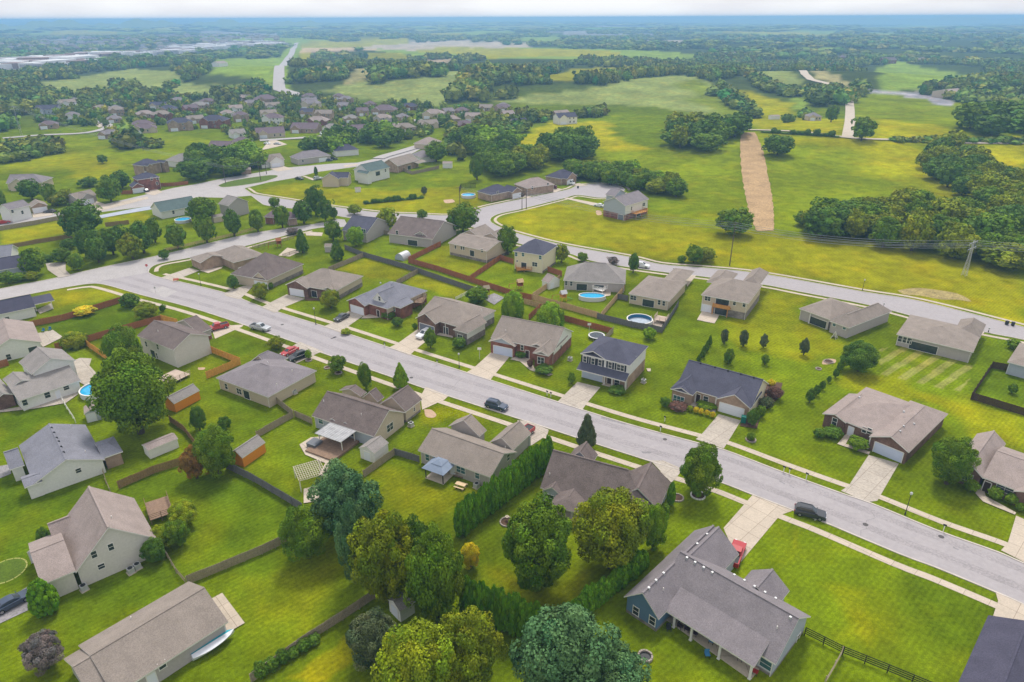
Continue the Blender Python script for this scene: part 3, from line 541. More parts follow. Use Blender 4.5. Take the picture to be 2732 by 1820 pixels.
        if roof:
            for f, gg in zip(tops, g):
                if gg: continue
                s.Rf.face(f,0); s.Rf.face([q+dn for q in f[::-1]],1)
            if ridge in 'xy':
                for i in range(4):
                    p, q = E[i], E[(i+1)%4]; k = {0:0,1:3,2:1,3:2}[i] if ridge == 'x' else {0:2,1:1,2:3,3:0}[i]
                    if g[k]:
                        r_ = [v for v in tops[k] if v not in (p,q)][0]
                        for u, v in ((p,r_),(r_,q)): s.Rf.face([u+dn,v+dn,v,u],1)
                    else: s.Rf.face([p+dn,q+dn,q,p],1)
            else:
                f = tops[0]
                for i in range(4): s.Rf.face([f[i]+dn,f[(i+1)%4]+dn,f[(i+1)%4],f[i]],1)
            # ridge cap
            if ridge in 'xy' and (b-a).length > .5:
                s.Rf.box(((a.x+b.x)/2,(a.y+b.y)/2,rz-.03),((b-a).length,.28,.06) if ridge=='x' else (.28,(b-a).length,.06),0,0)
        if nowall: return wg
        # walls
        ww = wall or s.wall; wd = ww if isinstance(ww,dict) else {}
        dflt = wd.get('d', s.wall if isinstance(s.wall,str) else s.wall.get('d','white')) if isinstance(ww,dict) else ww
        wx0, wx1, wy0, wy1 = wg['x0'],wg['x1'],wg['y0'],wg['y1']; top = ez-T+.02; bot = -.15
        bs = {'-y':base,'+y':base,'-x':base,'+x':base} if not isinstance(base,dict) else base
        for sd_, p, q in (('-y',(wx0,wy0),(wx1,wy0)),('+x',(wx1,wy0),(wx1,wy1)),('+y',(wx1,wy1),(wx0,wy1)),('-x',(wx0,wy1),(wx0,wy0))):
            m = s.mi(wd.get(sd_,dflt)); bb = bs.get(sd_); h0 = bot
            if bb and bh > 0:
                s.W.face([(*p,bot),(*q,bot),(*q,bh),(*p,bh)], s.mi(bb)); h0 = bh
            wt = top
            if ridge == 's' and sd_ == '+y': wt = rz-T
            isg = (ridge=='x' and ((sd_=='-x' and ends[0]=='g') or (sd_=='+x' and ends[1]=='g'))) or (ridge=='y' and ((sd_=='-y' and ends[0]=='g') or (sd_=='+y' and ends[1]=='g')))
            sl = (rz-ez)/max(half,.1)
            if isg:
                te = ez-T+.0+sl*oh; tr_ = rz-T+.01; mid = ((p[0]+q[0])/2,(p[1]+q[1])/2)
                mg = s.mi(gab) if gab and sd_ in ('-y','+x') else m
                if gab: s.W.face([(*p,h0),(*q,h0),(*q,te),(*p,te)],m); s.W.face([(*p,te),(*q,te),(*mid,tr_)],mg)
                else: s.W.face([(*p,h0),(*q,h0),(*q,te),(*mid,tr_),(*p,te)],m)
            elif ridge == 's' and sd_ in ('+x','-x'):
                z = {wy0:top, wy1:rz-T}; s.W.face([(*p,h0),(*q,h0),(*q,z[q[1]]),(*p,z[p[1]])],m)
            else:
                s.W.face([(*p,h0),(*q,h0),(*q,wt),(*p,wt)],m)
        return wg
    def hit(s, wi, side, u, v, t=None):
        g = s.wings[wi]; d = ray(t or s.t, u, v); dl = Vector((d.dot(s.X), d.dot(s.Y), d.z)); e = s.loc(EYE)
        if side in ('-y','+y'): yy = g['y0'] if side=='-y' else g['y1']; k = (yy-e.y)/dl.y
        else: xx = g['x1'] if side=='+x' else g['x0']; k = (xx-e.x)/dl.x
        return e+dl*k
    def op(s, kind, wi, side, u, v, w=None, h=None, t=None, z=None, m=None, shut=False, n=1, raw=None):
        g = s.wings[wi]; p = raw or s.hit(wi, side, u, v, t)
        W_, H_ = {'win':(.95,1.4),'garage':(4.88,2.13),'door':(.95,2.05),'slider':(1.9,2.05),'vent':(.6,.6),'garage1':(2.6,2.13)}[kind]
        w = w or W_; h = h or H_
        if kind in ('garage','door','slider','garage1'): zc = (z if z is not None else .02)+h/2
        else: zc = p.z if z is None else z
        ax = Vector((1,0,0)) if side[1]=='y' else Vector((0,1,0)); nrm = {'-y':Vector((0,-1,0)),'+y':Vector((0,1,0)),'+x':Vector((1,0,0)),'-x':Vector((-1,0,0))}[side]
        lo, hi = (g['x0'],g['x1']) if side[1]=='y' else (g['y0'],g['y1']); c = p.x if side[1]=='y' else p.y
        tw = w*n; c = min(max(c, lo+tw/2+.15), hi-tw/2-.15) if hi-lo > tw+.3 else (lo+hi)/2
        base = Vector((c, g['y0'] if side=='-y' else g['y1'],zc)) if side[1]=='y' else Vector((g['x1'] if side=='+x' else g['x0'], c, zc))
        def bx(mb, ox, oz, sx, sz, d0, d1, mi=0):
            q = [base+ax*(ox+dx*sx/2)+Vector((0,0,oz+dz*sz/2)) for dx,dz in ((-1,-1),(1,-1),(1,1),(-1,1))]
            A = [k+nrm*d0 for k in q]; B = [k+nrm*d1 for k in q]; mb.face(B,mi)
            for i in range(4): mb.face([A[i],A[(i+1)%4],B[(i+1)%4],B[i]],mi)
        if kind in ('win','slider'):
            f = MB(); fr = .09
            for sx in (-1,1): bx(f, sx*(tw/2), 0, fr, h+fr*2, 0,.07)
            for sz in (-1,1): bx(f, 0, sz*(h/2+fr/2*0), tw, fr, .002,.068)
            if kind == 'win': bx(f, 0, 0, tw-.1, .05, .003,.055)
            for j in range(1,n): bx(f, -tw/2+j*w, 0, fr*.8, h, .004,.06)
            fo = f.build('window' if kind=='win' else 'patio_door', M_TRIM, s.e)
            q = MB(); bx(q, 0, 0, tw-.02, h-.02, -.02, .03); q.build('pane', m or M_GLASS, fo)
            if shut:
                b = MB(); [bx(b, sx*(tw/2+.28), 0, .4, h+.1, 0,.05) for sx in (-1,1)]; b.build('shutter', M_SHUT, fo)
        elif kind.startswith('garage'):
            f = MB(); bx(f, 0, 0, w, h, 0,.04)
            for i in range(4): bx(f, 0, -h/2+h*(i+.5)/4, w-.16, h/4-.07, .04,.065)
            d = f.build('garage_door', m or M_DOOR, s.e)
            q = MB(); bx(q,-w/2-.07,0,.14,h+.14,0,.08); bx(q,w/2+.07,0,.14,h+.14,0,.08); bx(q,0,h/2+.07,w,.14,.001,.079); q.build('door_frame', M_TRIM, d)
        elif kind == 'door':
            f = MB(); bx(f,0,0,w,h,0,.05); d = f.build('door', m or M_DOORD, s.e)
            q = MB(); bx(q,-w/2-.06,0,.12,h+.1,0,.07); bx(q,w/2+.06,0,.12,h+.1,0,.07); bx(q,0,h/2+.05,w,.12,.001,.069); q.build('door_frame', M_TRIM, d)
        else:
            f = MB(); bx(f,0,0,w,h,0,.05); f.build('gable_vent', M_DARK, s.e)
        return base
    def posts(s, pts, h=None, r=.11, z0=0, m=None, t=None):
        for q in pts:
            p = s.pt((q[0],q[1],q[2] if len(q)==3 else 0),None,t); b = MB(); b.box((p.x,p.y,z0),(2*r,2*r,(h or s.ez)-z0-.18)); b.box((p.x,p.y,z0),(2.8*r,2.8*r,.14)); b.build('porch_post', m or s.trim, s.e)
    def vents(s, pts, kind='roof_vent', z=None, t=None):
        for q in pts:
            # land the reading on the highest roof plane it meets: march along the ray
            d = ray(t or s.t, q[0], q[1]); dl = Vector((d.dot(s.X), d.dot(s.Y), d.z)).normalized(); e = s.loc(EYE); k = 0; best = None
            k = (e.z-14)/(-dl.z)
            for i in range(400):
                p = e+dl*k; hz = s.top(p.x,p.y)
                if hz is not None and p.z <= hz: best = p; break
                k += .06
            if best is None: continue
            b = MB()
            if kind == 'roof_vent': b.box((best.x,best.y,best.z-.12),(.36,.36,.34),0,0,(.8,.8)); b.build('roof_vent', M_DARK if z is None else z, s.e)
            else: b.bar((best.x,best.y,best.z-.1),(best.x,best.y,best.z+.45),.07,8); b.build('vent_pipe', M_TRIM, s.e)
    def top(s, x, y):
        h = None
        for g in s.wings:
            x0,x1,y0,y1 = g['x0']-s.oh,g['x1']+s.oh,g['y0']-s.oh,g['y1']+s.oh
            if x0<=x<=x1 and y0<=y<=y1:
                if g['ridge']=='x': z = g['rz']-abs(y-(y0+y1)/2)*(g['rz']-g['ez'])/((y1-y0)/2)
                elif g['ridge']=='y': z = g['rz']-abs(x-(x0+x1)/2)*(g['rz']-g['ez'])/((x1-x0)/2)
                elif g['ridge']=='s': z = g['ez']+(y-y0)/(y1-y0)*(g['rz']-g['ez'])
                else: z = g['ez']
                h = z if h is None else max(h,z)
        return h
    def slab(s, pts, z0, z1, m, name='porch_floor', t=None):
        b = MB(); b.prism([s.pt((u,v,z1),None,t) for u,v in pts], z0, z1); return b.build(name, m, s.e)
    def done(s):
        if s.W.f: s.W.build('wall', [WALL[k] for k in s.wms], s.e)
        s.Rf.build('roof', [s.roofmat, s.trim], s.e)
        if s.e.name.startswith('house'):
            g = s.wings[0]; o_ = s.oh-.06
            for x, sg in ((g['x0'],-1),(g['x1'],1)):
                b = MB(); b.box((x-sg*.12,g['y0']-.05,0),(.08,.08,g['ez']-.2)); b.build('downpipe', s.trim, s.e)
        return s

# ------------------------------------------------------------------ the houses nearest the camera
h = House('L4','house','largest house at lower right, blue end gable, row of square roof vents, covered back porch',dir=[(45,655,6.2),(880,1125,6.2)],roof='grey',wall='lblue')
h.wing('x','gg',[(700,1440),(950,1110),(30,680,6.0)],rp=(440,880),wall={'d':'lblue','+x':'lblue'},base='stone',bh=.45)
h.wing('y','gg',[(1235,985),(1465,1120),(1710,510)],rp=(1480,815),t='L3',wall={'d':'blue'},base='stone',bh=.5)
h.wing('y','gg',[(140,510),(435,690),(60,760,3.2)],rp=(250,540),wall='lblue')
h.wing('y','gg',[(535,790),(800,930),(620,870)],rp=(690,770),ext={'y0':3.6})
h.wing('s','gg',[(-70,1065,2.7),(560,1455,2.7),(670,1265,3.9)],rp=4.15,ez=2.7,nowall=True,oh=.25)
h.posts([(110,1275),(305,1405),(520,1545)],h=2.75,r=.13); h.posts([(1560,1185)],t='L3',h=2.75,r=.13)
h.slab([(-60,1130),(530,1550),(620,1440),(60,1060)],-.1,.12,M_CONC)
h.op('win',1,'-y',1298,1072,t='L3'); h.op('win',1,'-y',1412,1140,t='L3'); h.op('win',0,'-y',640,1445,w=1.5,h=1.5,m=M_GLASST); h.op('slider',0,'-y',200,1290); h.op('door',0,'-y',360,1385); h.op('slider',0,'-y',450,1420)
h.op('garage',2,'+y',350,560); h.op('win',0,'+x',860,1260);
h.vents([(85,705),(142,737),(202,773),(262,808),(415,825),(485,863),(556,905),(629,946),(703,988),(806,1120),(225,540),(157,607)],z=M_METAL); h.vents([(1437,862),(1490,812),(1387,915),(1725,608),(1790,540)],t='L3',z=M_METAL); h.vents([(712,1195)],'vent_pipe'); h.vents([(1488,928)],'vent_pipe',t='L3')
h.done(); H_BLUE = h

h = House('L3','house','pale blue house with sprawling brown roof, half hidden behind two round trees',dir=[(750,-45,6),(1205,75,6)],roof='brown',wall='lblue')
h.wing('x','gh',[(630,210),(1205,82),(1440,330)],rp=(900,-5))
h.wing('y','gg',[(1540,175),(1450,335),(1215,155,3)],rp=(1405,30),ext={'y0':1})
h.wing('y','hg',[(708,315),(890,388),(870,150)],rp=(930,185),nowall=True,oh=.3)
h.wing('y','gg',[(648,228),(775,262),(765,215)],rp=(745,160))
h.wing('y','gg',[(870,-60),(1020,0),(900,30)],rp=(940,-90))
h.posts([(735,380),(850,420)],r=.12); h.slab([(700,370),(870,450),(930,400),(760,330)],-.1,.12,M_CONC)
h.op('win',3,'-y',695,285,w=1.4,h=1.5); h.op('slider',0,'-y',790,385); h.op('win',1,'+x',1500,265); h.op('garage',1,'+y',1450,60); h.op('win',0,'-x',650,240)
h.vents([(697,125)],'vent_pipe'); h.done()

h = House('M2','house','beige house with brown roof and a metal roofed patio cover behind it',dir=[(605,965),(1040,1110)],roof='brown',wall='beige')
h.wing('x','gg',[(605,965),(1040,1110),(1256,940)],rp=(900,850),wall={'d':'beige','-y':'lblue'})
h.wing('y','gg',[(1375,850),(1256,935),(1085,870,3)],rp=(1265,760),wall={'d':'beige'},base='stone',bh=.5)
h.wing('y','gg',[(1105,832),(1070,862),(960,835)],rp=(1040,778))
h.wing('y','gg',[(985,800),(960,820),(800,785)],rp=(880,768))
h.wing('y','gg',[(730,985),(780,1010),(790,960)],rp=(765,975),ez=2.9,pitch=.5); h.wing('y','gg',[(815,1015),(870,1035),(880,985)],rp=(860,995),ez=2.9,pitch=.5)
h.op('win',0,'+x',1150,1045,w=.95,h=1.6,n=2); h.op('win',0,'-y',668,1000,m=M_GLASST,w=1.2); h.op('win',0,'-y',884,1085,w=.9,h=1.5); h.op('slider',0,'-y',780,1060); h.op('garage',1,'+y',1330,780); h.op('win',1,'+x',1320,920,w=.6,h=.9)
h.vents([(690,868),(952,962)],'vent_pipe'); h.done()

h = House('M2','house','grey sided house beside the tall evergreen hedge, gazebo behind it',dir=[(1345,1205),(1853,1395)],roof='tan',wall='grey')
h.wing('x','gg',[(1345,1205),(1853,1395),(2023,1212)],rp=(1640,1120))
h.wing('y','gg',[(2133,1085),(2010,1205),(1870,1120,3)],rp=(2008,1012))
h.wing('y','gg',[(1825,1065),(1790,1090),(1560,1035)],rp=(1690,972))
h.op('win',0,'-y',1412,1255,m=M_GLASST); h.op('win',0,'-y',1645,1342,m=M_GLASST,w=.95,n=2); h.op('win',0,'-y',1760,1380,m=M_GLASST); h.op('win',0,'+x',1975,1255); h.op('door',0,'-y',1590,1330,m=M_DOOR); h.op('garage',1,'+y',2080,1050)
h.vents([(1510,1045),(1955,1190)],'vent_pipe'); h.done()

h = House('M2','house','low house with wide grey hipped roof, red car and dark car in its drive',dir=[(-63,700),(300,835)],roof='grey',wall='beige')
h.wing('x','hh',[(-63,700),(300,835),(612,640)],rp=(290,610),clampp=(.15,1))
h.wing('y','gh',[(430,555),(380,590),(230,560)],rp=(340,492),ext={'y0':2}) 
h.op('win',0,'-y',10,760,m=None); h.op('win',0,'-y',100,795,w=.8,n=2); h.op('slider',0,'-y',150,805); h.op('win',0,'+x',480,800,w=.7,h=.7); h.op('garage',1,'+y',400,540)
h.posts([(300,862)],r=.12); h.vents([(300,600),(470,655),(362,752)],'vent_pipe'); h.done()

h = House('M1','house','two storey grey house with blank end wall, inside the orange board fence',dir=[(1090,305,7.6),(1290,380,7.6)],ez=4.8,roof='brown',wall='pearl')
h.wing('x','gg',[(1145,482),(965,402),(1468,414,4.4)],rp=(1190,342))
h.wing('y','gg',[(1396,388),(1478,355),(1200,322)],rp=(1405,252),ez=2.8,wall='grey',base='brick',bh=1.0)
h.op('win',0,'-y',1020,465); h.op('win',0,'-y',1100,485); h.op('win',0,'-y',1095,545,w=.7); h.op('slider',0,'-y',1075,560); h.op('garage',1,'+y',1450,330); h.vents([(1103,378)],'vent_pipe'); h.done()

h = House('L1','house','tall beige house at lower left, steep pale roof, small windows in its end wall',dir=[(560,200,8.2),(705,515,8.2)],ez=3.2,roof='lite',wall='pearl',trim=M_TRIM)
h.wing('x','gg',[(1055,580),(935,285),(520,785)],rp=(630,360),pitch=.95)
h.wing('y','gg',[(305,885),(525,785)],rp=(210,665,5.4),mir=True,ez=3.4)
h.wing('y','gg',[(375,590),(525,530)],rp=(345,460,5.2),mir=True)
h.op('win',0,'+x',655,678,w=.75,h=1.2,n=1); h.op('win',0,'+x',773,625,w=.75,h=1.2); h.op('win',0,'+x',706,760,w=.9,h=.9); h.op('garage',1,'-x',260,840); h.op('slider',0,'+y',1000,400)
h.vents([(780,425)],'vent_pipe'); h.done()

h = House('L1','house','long low house at bottom left with pale patio slab at its end',dir=[(590,1405,5.6),(1395,925,5.6)],ez=2.7,roof='tan',wall='grey')
h.wing('x','gg',[(950,1530),(1545,1175),(1325,875),(545,1312)],rp=(990,1165))
h.wing('x','gg',[(640,1700),(900,1560),(500,1372)],pitch=.5,ez=2.6)
h.op('win',0,'-y',1130,1450,w=.9,h=1.1); h.op('door',0,'-y',1050,1520,m=M_DOOR); h.op('slider',0,'+x',1500,1120); h.vents([(917,1130)],'vent_pipe'); h.done()

h = House('L0','house','white house at left with blue grey roof and six dark ridge vents',dir=[(665,165,6.8),(890,645,6.8)],ez=2.8,roof='bgrey',wall='white')
h.wing('x','gg',[(1425,645),(1190,172),(465,1005)],pitch=.46)
h.wing('y','gg',[(130,792),(340,735)],rp=(45,560,4.9),mir=True)
h.wing('y','gg',[(340,1052),(470,1005),(290,905),(560,880)],rp=(400,900),pitch=.35)
h.wing('y','gh',[(1712,545),(1572,342),(1430,640)],rp=(1370,480),pitch=.3,ez=2.7,wall='brickt')
h.op('win',0,'+x',1093,812,w=.9,h=.9); h.op('garage',1,'-y',90,800); h.op('win',2,'-x',320,1080)
h.vents([(722,220),(755,287),(793,360),(822,410),(855,484),(890,560)]); h.vents([(995,205),(1195,560)],'vent_pipe'); h.done()

h = House('M1','house','white two storey house with stepped grey roofs beside the round pool at left',dir=[(245,868,0),(535,770,0)],ez=2.7,roof='pale',wall='white')
h.wing('y','gg',[(497,588),(195,652),(430,500)],pitch=.5,ez=5.2)
h.wing('s','gg',[(118,850),(532,728),(470,600,4.6)],rp=4.7,ez=2.7)
h.wing('y','gg',[(238,715),(45,700),(75,768)],rp=(130,660),ez=4.0,pitch=.4)
h.wing('y','gg',[(-90,700),(80,790),(-40,860)],rp=(0,700),pitch=.5,wall='brickb')
h.op('win',1,'-y',330,820,w=1.1); h.op('win',1,'-y',462,770,w=1.1,h=1); h.op('door',1,'-y',400,800,m=M_DOOR); h.op('win',1,'-y',150,880); h.done()

h = House('M1','house','white house with tan roof at the left edge, blue furniture on its patio',dir=[(0,590,0),(290,520,0)],ez=2.8,roof='lite',wall='white')
h.wing('y','gg',[(292,450),(212,315),(-110,545)],pitch=.46); h.op('slider',0,'-y',230,500); h.op('win',0,'-y',60,555); h.done()
h = House('M1','house','long dark grey roofed white house at left edge, below the cross road',dir=[(0,258,2.8),(245,205,2.8)],ez=2.8,roof='dark',wall='white')
h.wing('x','gg',[(-300,320),(247,205)],rp=(205,120,5.4),mir=True); h.wing('s','gg',[(236,190),(372,160),(352,120)],rp=2.9,ez=2.5,nowall=True); h.posts([(370,220),(255,235)],h=2.5)
h.op('win',0,'-y',50,285,w=1,h=.8); h.done()
# ------------------------------------------------------------------ north side of the main street (fronts face the viewer)
h = House('M3','house','brick house with tan roof, blue grey pediments, bay window and stone edged front bed',dir=[(380,270,7.6),(810,352,7.6)],ez=3.7,roof='tan',wall='white')
h.wing('x','gg',[(862,377),(470,458),(310,400)],rp=(600,312),wall={'d':'brick','+x':'white'},base={'-y':'brick','+x':'brick'},bh=2.3)
h.wing('y','hg',[(690,548),(583,520),(780,400)],rp=(697,395),wall='brick')
h.wing('y','gg',[(283,434),(462,474),(400,365)],rp=(365,405),pitch=.42,wall='brick',gab='lblue',ez=3.2,ext={'y0':.7})
h.wing('y','gg',[(592,520),(688,548),(640,505)],rp=(640,520),pitch=.4,nowall=True,ez=3.75,oh=.2)
h.wing('y','gg',[(570,472),(668,462),(640,440)],pitch=.4,nowall=True,ez=4.0,oh=.2)
h.op('garage',2,'-y',370,505,m=mat('door_bluish',lin(196,204,224),.5,.8,.04)); h.op('win',1,'-y',635,580,w=.85,h=1.7,n=2); h.op('door',0,'-y',540,500); h.op('win',0,'-y',505,490,w=.8,n=1); h.op('vent',0,'+x',775,490,w=.5,h=1.0)
h.posts([(525,545,.2),(572,560,.2),(483,530,.2)],h=3.3,r=.09); h.vents([(390,375)],'vent_pipe'); h.done()

h = House('M3','house','two storey white house with dark blue roof, black shutters and full width front porch roof',dir=[(912,530,6),(1255,615,6)],ez=6.0,roof='blue',wall='white')
h.wing('x','hh',[(912,530),(1255,615),(1375,477)],rp=(1150,428),wall={'d':'white'},base={'-y':'brickt','+x':'brickt'},bh=2.9)
h.wing('y','gg',[(912,528),(1085,572),(1050,480)],pitch=.42,nowall=True,oh=.3,ez=6.05)
h.wing('s','gg',[(884,638,2.9),(1234,718,2.9),(1252,672,3.9)],rp=3.9,ez=2.9,nowall=True,oh=.2)
for u,v in ((942,570),(998,585),(1048,596),(1118,612)): h.op('win',0,'-y',u,v,w=.85,h=1.45,shut=True)
h.op('win',0,'-y',1190,630,w=.85,h=1.45,n=2,shut=True); h.op('garage',0,'-y',970,700,m=MATS['door_bluish']); h.op('door',0,'-y',1112,715); h.op('win',0,'-y',1165,735,w=1.2,h=1.5)
h.posts([(1130,760,.2),(1222,782,.2),(1075,745,.2)],h=2.9,r=.12); h.slab([(1060,745),(1222,785),(1240,760),(1085,722)],-.1,.2,M_CONC)
h.op('win',0,'+x',1300,560,w=.6,h=.6); h.done()

h = House('M4','house','cream brick house with dark blue roof between the front bay and double garage',dir=[(270,575,6.6),(815,720,6.6)],ez=2.9,roof='blue',wall='brickt')
h.wing('x','gg',[(465,832),(835,742),(205,740)],rp=(540,645),wall={'d':'brickt','+x':'cream'})
h.wing('y','gg',[(472,842),(706,915),(790,800)],rp=(598,815),wall={'d':'brickt','+x':'cream'})
h.wing('y','hg',[(148,775),(308,818),(330,720)],rp=(305,668),wall='brickt')
h.wing('y','gg',[(160,778),(285,812),(240,770)],pitch=.45,nowall=True,oh=.2,ez=2.95)
h.op('garage',1,'-y',572,930); h.op('win',2,'-y',205,852,w=.8,h=1.7,n=3,m=M_GLASST); h.op('door',0,'-y',342,825); h.op('win',0,'-y',395,850,w=1.1,h=1.4)
h.posts([(318,868,.2),(460,905,.2)],h=2.9,r=.12); h.slab([(275,890),(460,940),(480,880),(300,840)],-.1,.18,M_CONC2); h.op('win',1,'+x',765,830,w=.5,h=.6)
h.vents([(360,600),(460,628),(550,652),(640,675),(730,700)],z=M_DARK); h.done()

h = House('M5','house','red brown brick house with pale roof and white double garage, front porch beds',dir=[(440,1100,5.4),(740,1210,5.4)],ez=2.9,roof='lite',wall='brickb')
h.wing('x','hh',[(345,1275),(510,1332),(770,1132),(240,1200)],rp=(600,1152),ext={'x1':2},clampp=(.15,.9))
h.wing('y','gg',[(163,1210),(330,1272),(400,1090)],rp=(262,1207),clampp=(.15,.9),wall='brickb')
h.wing('y','gh',[(493,1366),(766,1482),(977,1190)],rp=(640,1370),clampp=(.15,.9),wall='brickb')
h.op('garage',2,'-y',620,1480,m=MATS['door_bluish']); h.op('win',1,'-y',247,1268,w=.95,h=1.6); h.op('door',0,'-y',366,1305,m=M_DOOR); h.op('win',0,'-y',455,1325,w=.8,h=1.2); h.op('win',0,'-y',490,1332,w=.8,h=1.2)
h.posts([(480,1450,.2),(345,1330,.2)],h=2.8,r=.1); h.slab([(330,1355),(480,1400),(495,1370),(350,1322)],-.1,.2,M_CONC); h.vents([(420,1100),(730,1200),(728,1302),(704,1337),(800,1285)],z=M_METAL); h.done()

h = House('R','house','brick house at right edge behind a round tree, tan roof and curved front walk',dir=[(600,95),(850,190)],ez=2.8,roof='lite',wall='brickb')
h.wing('x','gh',[(600,85),(850,185),(760,-130)],rp=(720,30),ext={'x1':12},clampp=(.15,.9))
h.wing('y','gg',[(395,5),(602,95),(560,-225)],rp=(490,5),clampp=(.15,.9)); h.wing('y','gg',[(845,190),(1200,330),(900,60)],pitch=.45)
h.op('win',1,'-y',478,85,w=1.0,h=1.4,n=2,m=M_GLASST); h.op('win',0,'-y',730,160,w=1.2); h.op('win',0,'-y',790,185,w=1.2); h.op('door',0,'-y',620,130); h.posts([(850,235,.1)],h=2.7,r=.1); h.done()

h = House('R','house','corner of a house with charcoal roof and white edge in the bottom right corner',dir=[(690,915,0),(898,1010,0)],ez=2.9,roof='dark',wall='white')
h.wing('y','gg',[(625,1120),(460,1568),(1150,1330)],pitch=.5,ext={'y0':6}); h.done()

h = House('M2','house','red brick house with blue grey hipped roof and one steep white dormer',dir=[(820,385,0),(1300,545,0)],ez=3.5,roof='bgrey',wall='brick')
h.wing('x','hh',[(1150,185),(1412,92),(895,150)],rp=(1150,28),clampp=(.2,.9),base={'+x':'brick','-y':'brick'},wall={'d':'brick','+x':'beige'},bh=2.0)
h.wing('y','gh',[(848,162),(990,192),(1020,110)],rp=(912,140),ez=3.2); h.wing('y','hg',[(1152,182),(1224,214),(1240,150)],rp=(1185,170),ez=3.5,pitch=.45,base={'+x':'brick'},wall={'d':'brick'})
h.wing('y','gg',[(1048,150,4.6),(1112,172,4.6),(1140,100,4.6)],ez=4.6,pitch=.95,wall='white',oh=.2)
h.op('garage',1,'-y',922,222); h.op('win',2,'-y',1178,225,w=1.0,h=1.1,m=M_GLASST); h.op('win',3,'-y',1078,148,w=.8,h=1.3); h.op('door',0,'-y',1065,205); h.vents([(1085,40),(1165,38)],z=M_METAL); h.done()

h = House('M2','house','tan roofed house with arched bay window, grey garage door and white side wall',dir=[(820,385,0),(1300,545,0)],ez=3.4,roof='tan',wall='brickb')
h.wing('x','gh',[(1560,325),(1890,230),(1345,262)],rp=(1690,192),clampp=(.2,.9),wall={'d':'brickb','+x':'white'},base={'+x':'stone'},bh=1.6)
h.wing('y','hg',[(1590,362),(1694,388),(1780,300)],rp=(1690,290),clampp=(.2,.9),wall={'d':'stone','+x':'white'},base={'+x':'stone'},bh=1.6)
h.wing('y','gg',[(1328,283),(1482,316),(1490,240)],rp=(1405,245)); h.op('garage',2,'-y',1408,338,m=M_DOORG); h.op('vent',2,'-y',1405,268,w=.5,h=.8)
h.op('win',1,'-y',1640,420,w=.8,h=1.6,n=2); h.op('slider',0,'-y',1540,345,w=1.5); h.op('win',0,'+x',1790,340,w=.5,h=1.3)
h.posts([(1490,385,.2),(1540,395,.2),(1588,405,.2)],h=3.2,r=.08); h.vents([(1790,232)],'vent_pipe'); h.done()

h = House('U2','house','brown brick ranch with taupe hipped roof and shaded porch, round bush at its corner',dir=[(740,1225),(870,1247)],dirz=3.2,ez=3.2,roof='tan',wall='brickb')
h.wing('x','hh',[(985,1268),(1242,1130),(610,1185)],rp=(900,1065),clampp=(.2,.9),wall={'d':'brickb','+x':'beige'},base={'+x':'stone'},bh=1.2)
h.wing('y','gh',[(560,1200),(738,1243),(800,1150)],rp=(625,1175)); h.wing('y','gh',[(868,1247),(985,1268),(1000,1200)],rp=(915,1238))
h.op('garage',1,'-y',645,1275); h.op('win',2,'-y',920,1285); h.op('slider',0,'-y',800,1275); h.posts([(735,1310,.1),(870,1320,.1)],h=3,r=.1); h.vents([(1045,1160)],'vent_pipe'); h.done()

h = House('U2','house','brown roofed house with pediment front and long beige side wall',dir=[(245,1145),(375,1168)],ez=3.1,roof='brown',wall='beige')
h.wing('x','hh',[(372,1170),(708,1022),(175,1060)],rp=(440,930),clampp=(.2,.9),base={'+x':'stone'},bh=1.2)
h.wing('y','gh',[(243,1147),(376,1170),(560,1010)],rp=(500,990),clampp=(.2,.9),base={'+x':'stone'},bh=1.1,wall='beige'); h.wing('y','gg',[(165,1040),(258,1085),(310,1010)],rp=(220,1020),clampp=(.2,1.3),wall='white')
h.op('garage',1,'-y',300,1215); h.op('win',1,'+x',592,1105,w=1.4,h=.9); h.op('win',1,'+x',690,1060,w=1.2,h=.9); h.done()

h = House('U1','house','corner brick house with taupe roof at the road junction, near the stop sign',dir=[(1800,1012),(1700,965)],ez=2.9,roof='tan',wall='brickt')
h.wing('x','hh',[(2125,1003),(2318,915),(1900,925)],rp=(2080,848),clampp=(.2,.9))
h.wing('x','gh',[(1800,1012),(1698,966),(1960,925)],rp=(1740,970),clampp=(.2,.9))
h.op('garage',1,'+x',1755,1035); h.done()

# ------------------------------------------------------------------ the row behind (backs face the viewer)
h = House('U3','house','cream two storey house with dark blue hipped roof and small wood deck',dir=[(570,905,6.1),(838,945,6.1)],ez=6.1,roof='blue',wall='cream')
h.wing('x','hh',[(568,906),(840,945),(958,856)],rp=(748,791),base={'+x':'stone','-y':'cream'},bh=.7)
for u,v in ((588,935),(658,938),(812,965)): h.op('win',0,'-y',u,v,w=.9,h=1.3,m=M_GLASST)
h.op('slider',0,'-y',665,1025,z=.6); h.op('win',0,'-y',763,1027,w=.9,h=1.4,n=2); h.op('win',0,'-y',605,997,w=.6,h=.6); h.done()
h = House('U3','house','grey hipped roof house with screened porch, beside the bright blue oval pool',dir=[(1018,1168),(1465,1192)],ez=3.0,roof='pale',wall='grey')
h.wing('x','hh',[(1018,1168),(1465,1194),(1582,1075)],rp=(1315,1010),clampp=(.2,.9)); h.wing('s','gg',[(1122,1165),(1290,1188),(1292,1122)],rp=3.7,ez=2.9,nowall=True,oh=.2)
h.op('slider',0,'-y',1185,1200,w=3.2); h.op('slider',0,'-y',1340,1205,w=3.0); h.op('win',0,'-y',1045,1195,w=.8); h.op('win',0,'-y',1090,1200,w=.8); h.posts([(1120,1235),(1245,1250),(1360,1235),(1460,1250)],h=2.9,r=.12); h.done()
h = House('M3','house','beige house with tan hipped roof behind the round pool with white deck',dir=[(1245,112),(1530,165)],ez=3.0,roof='tan',wall='beige')
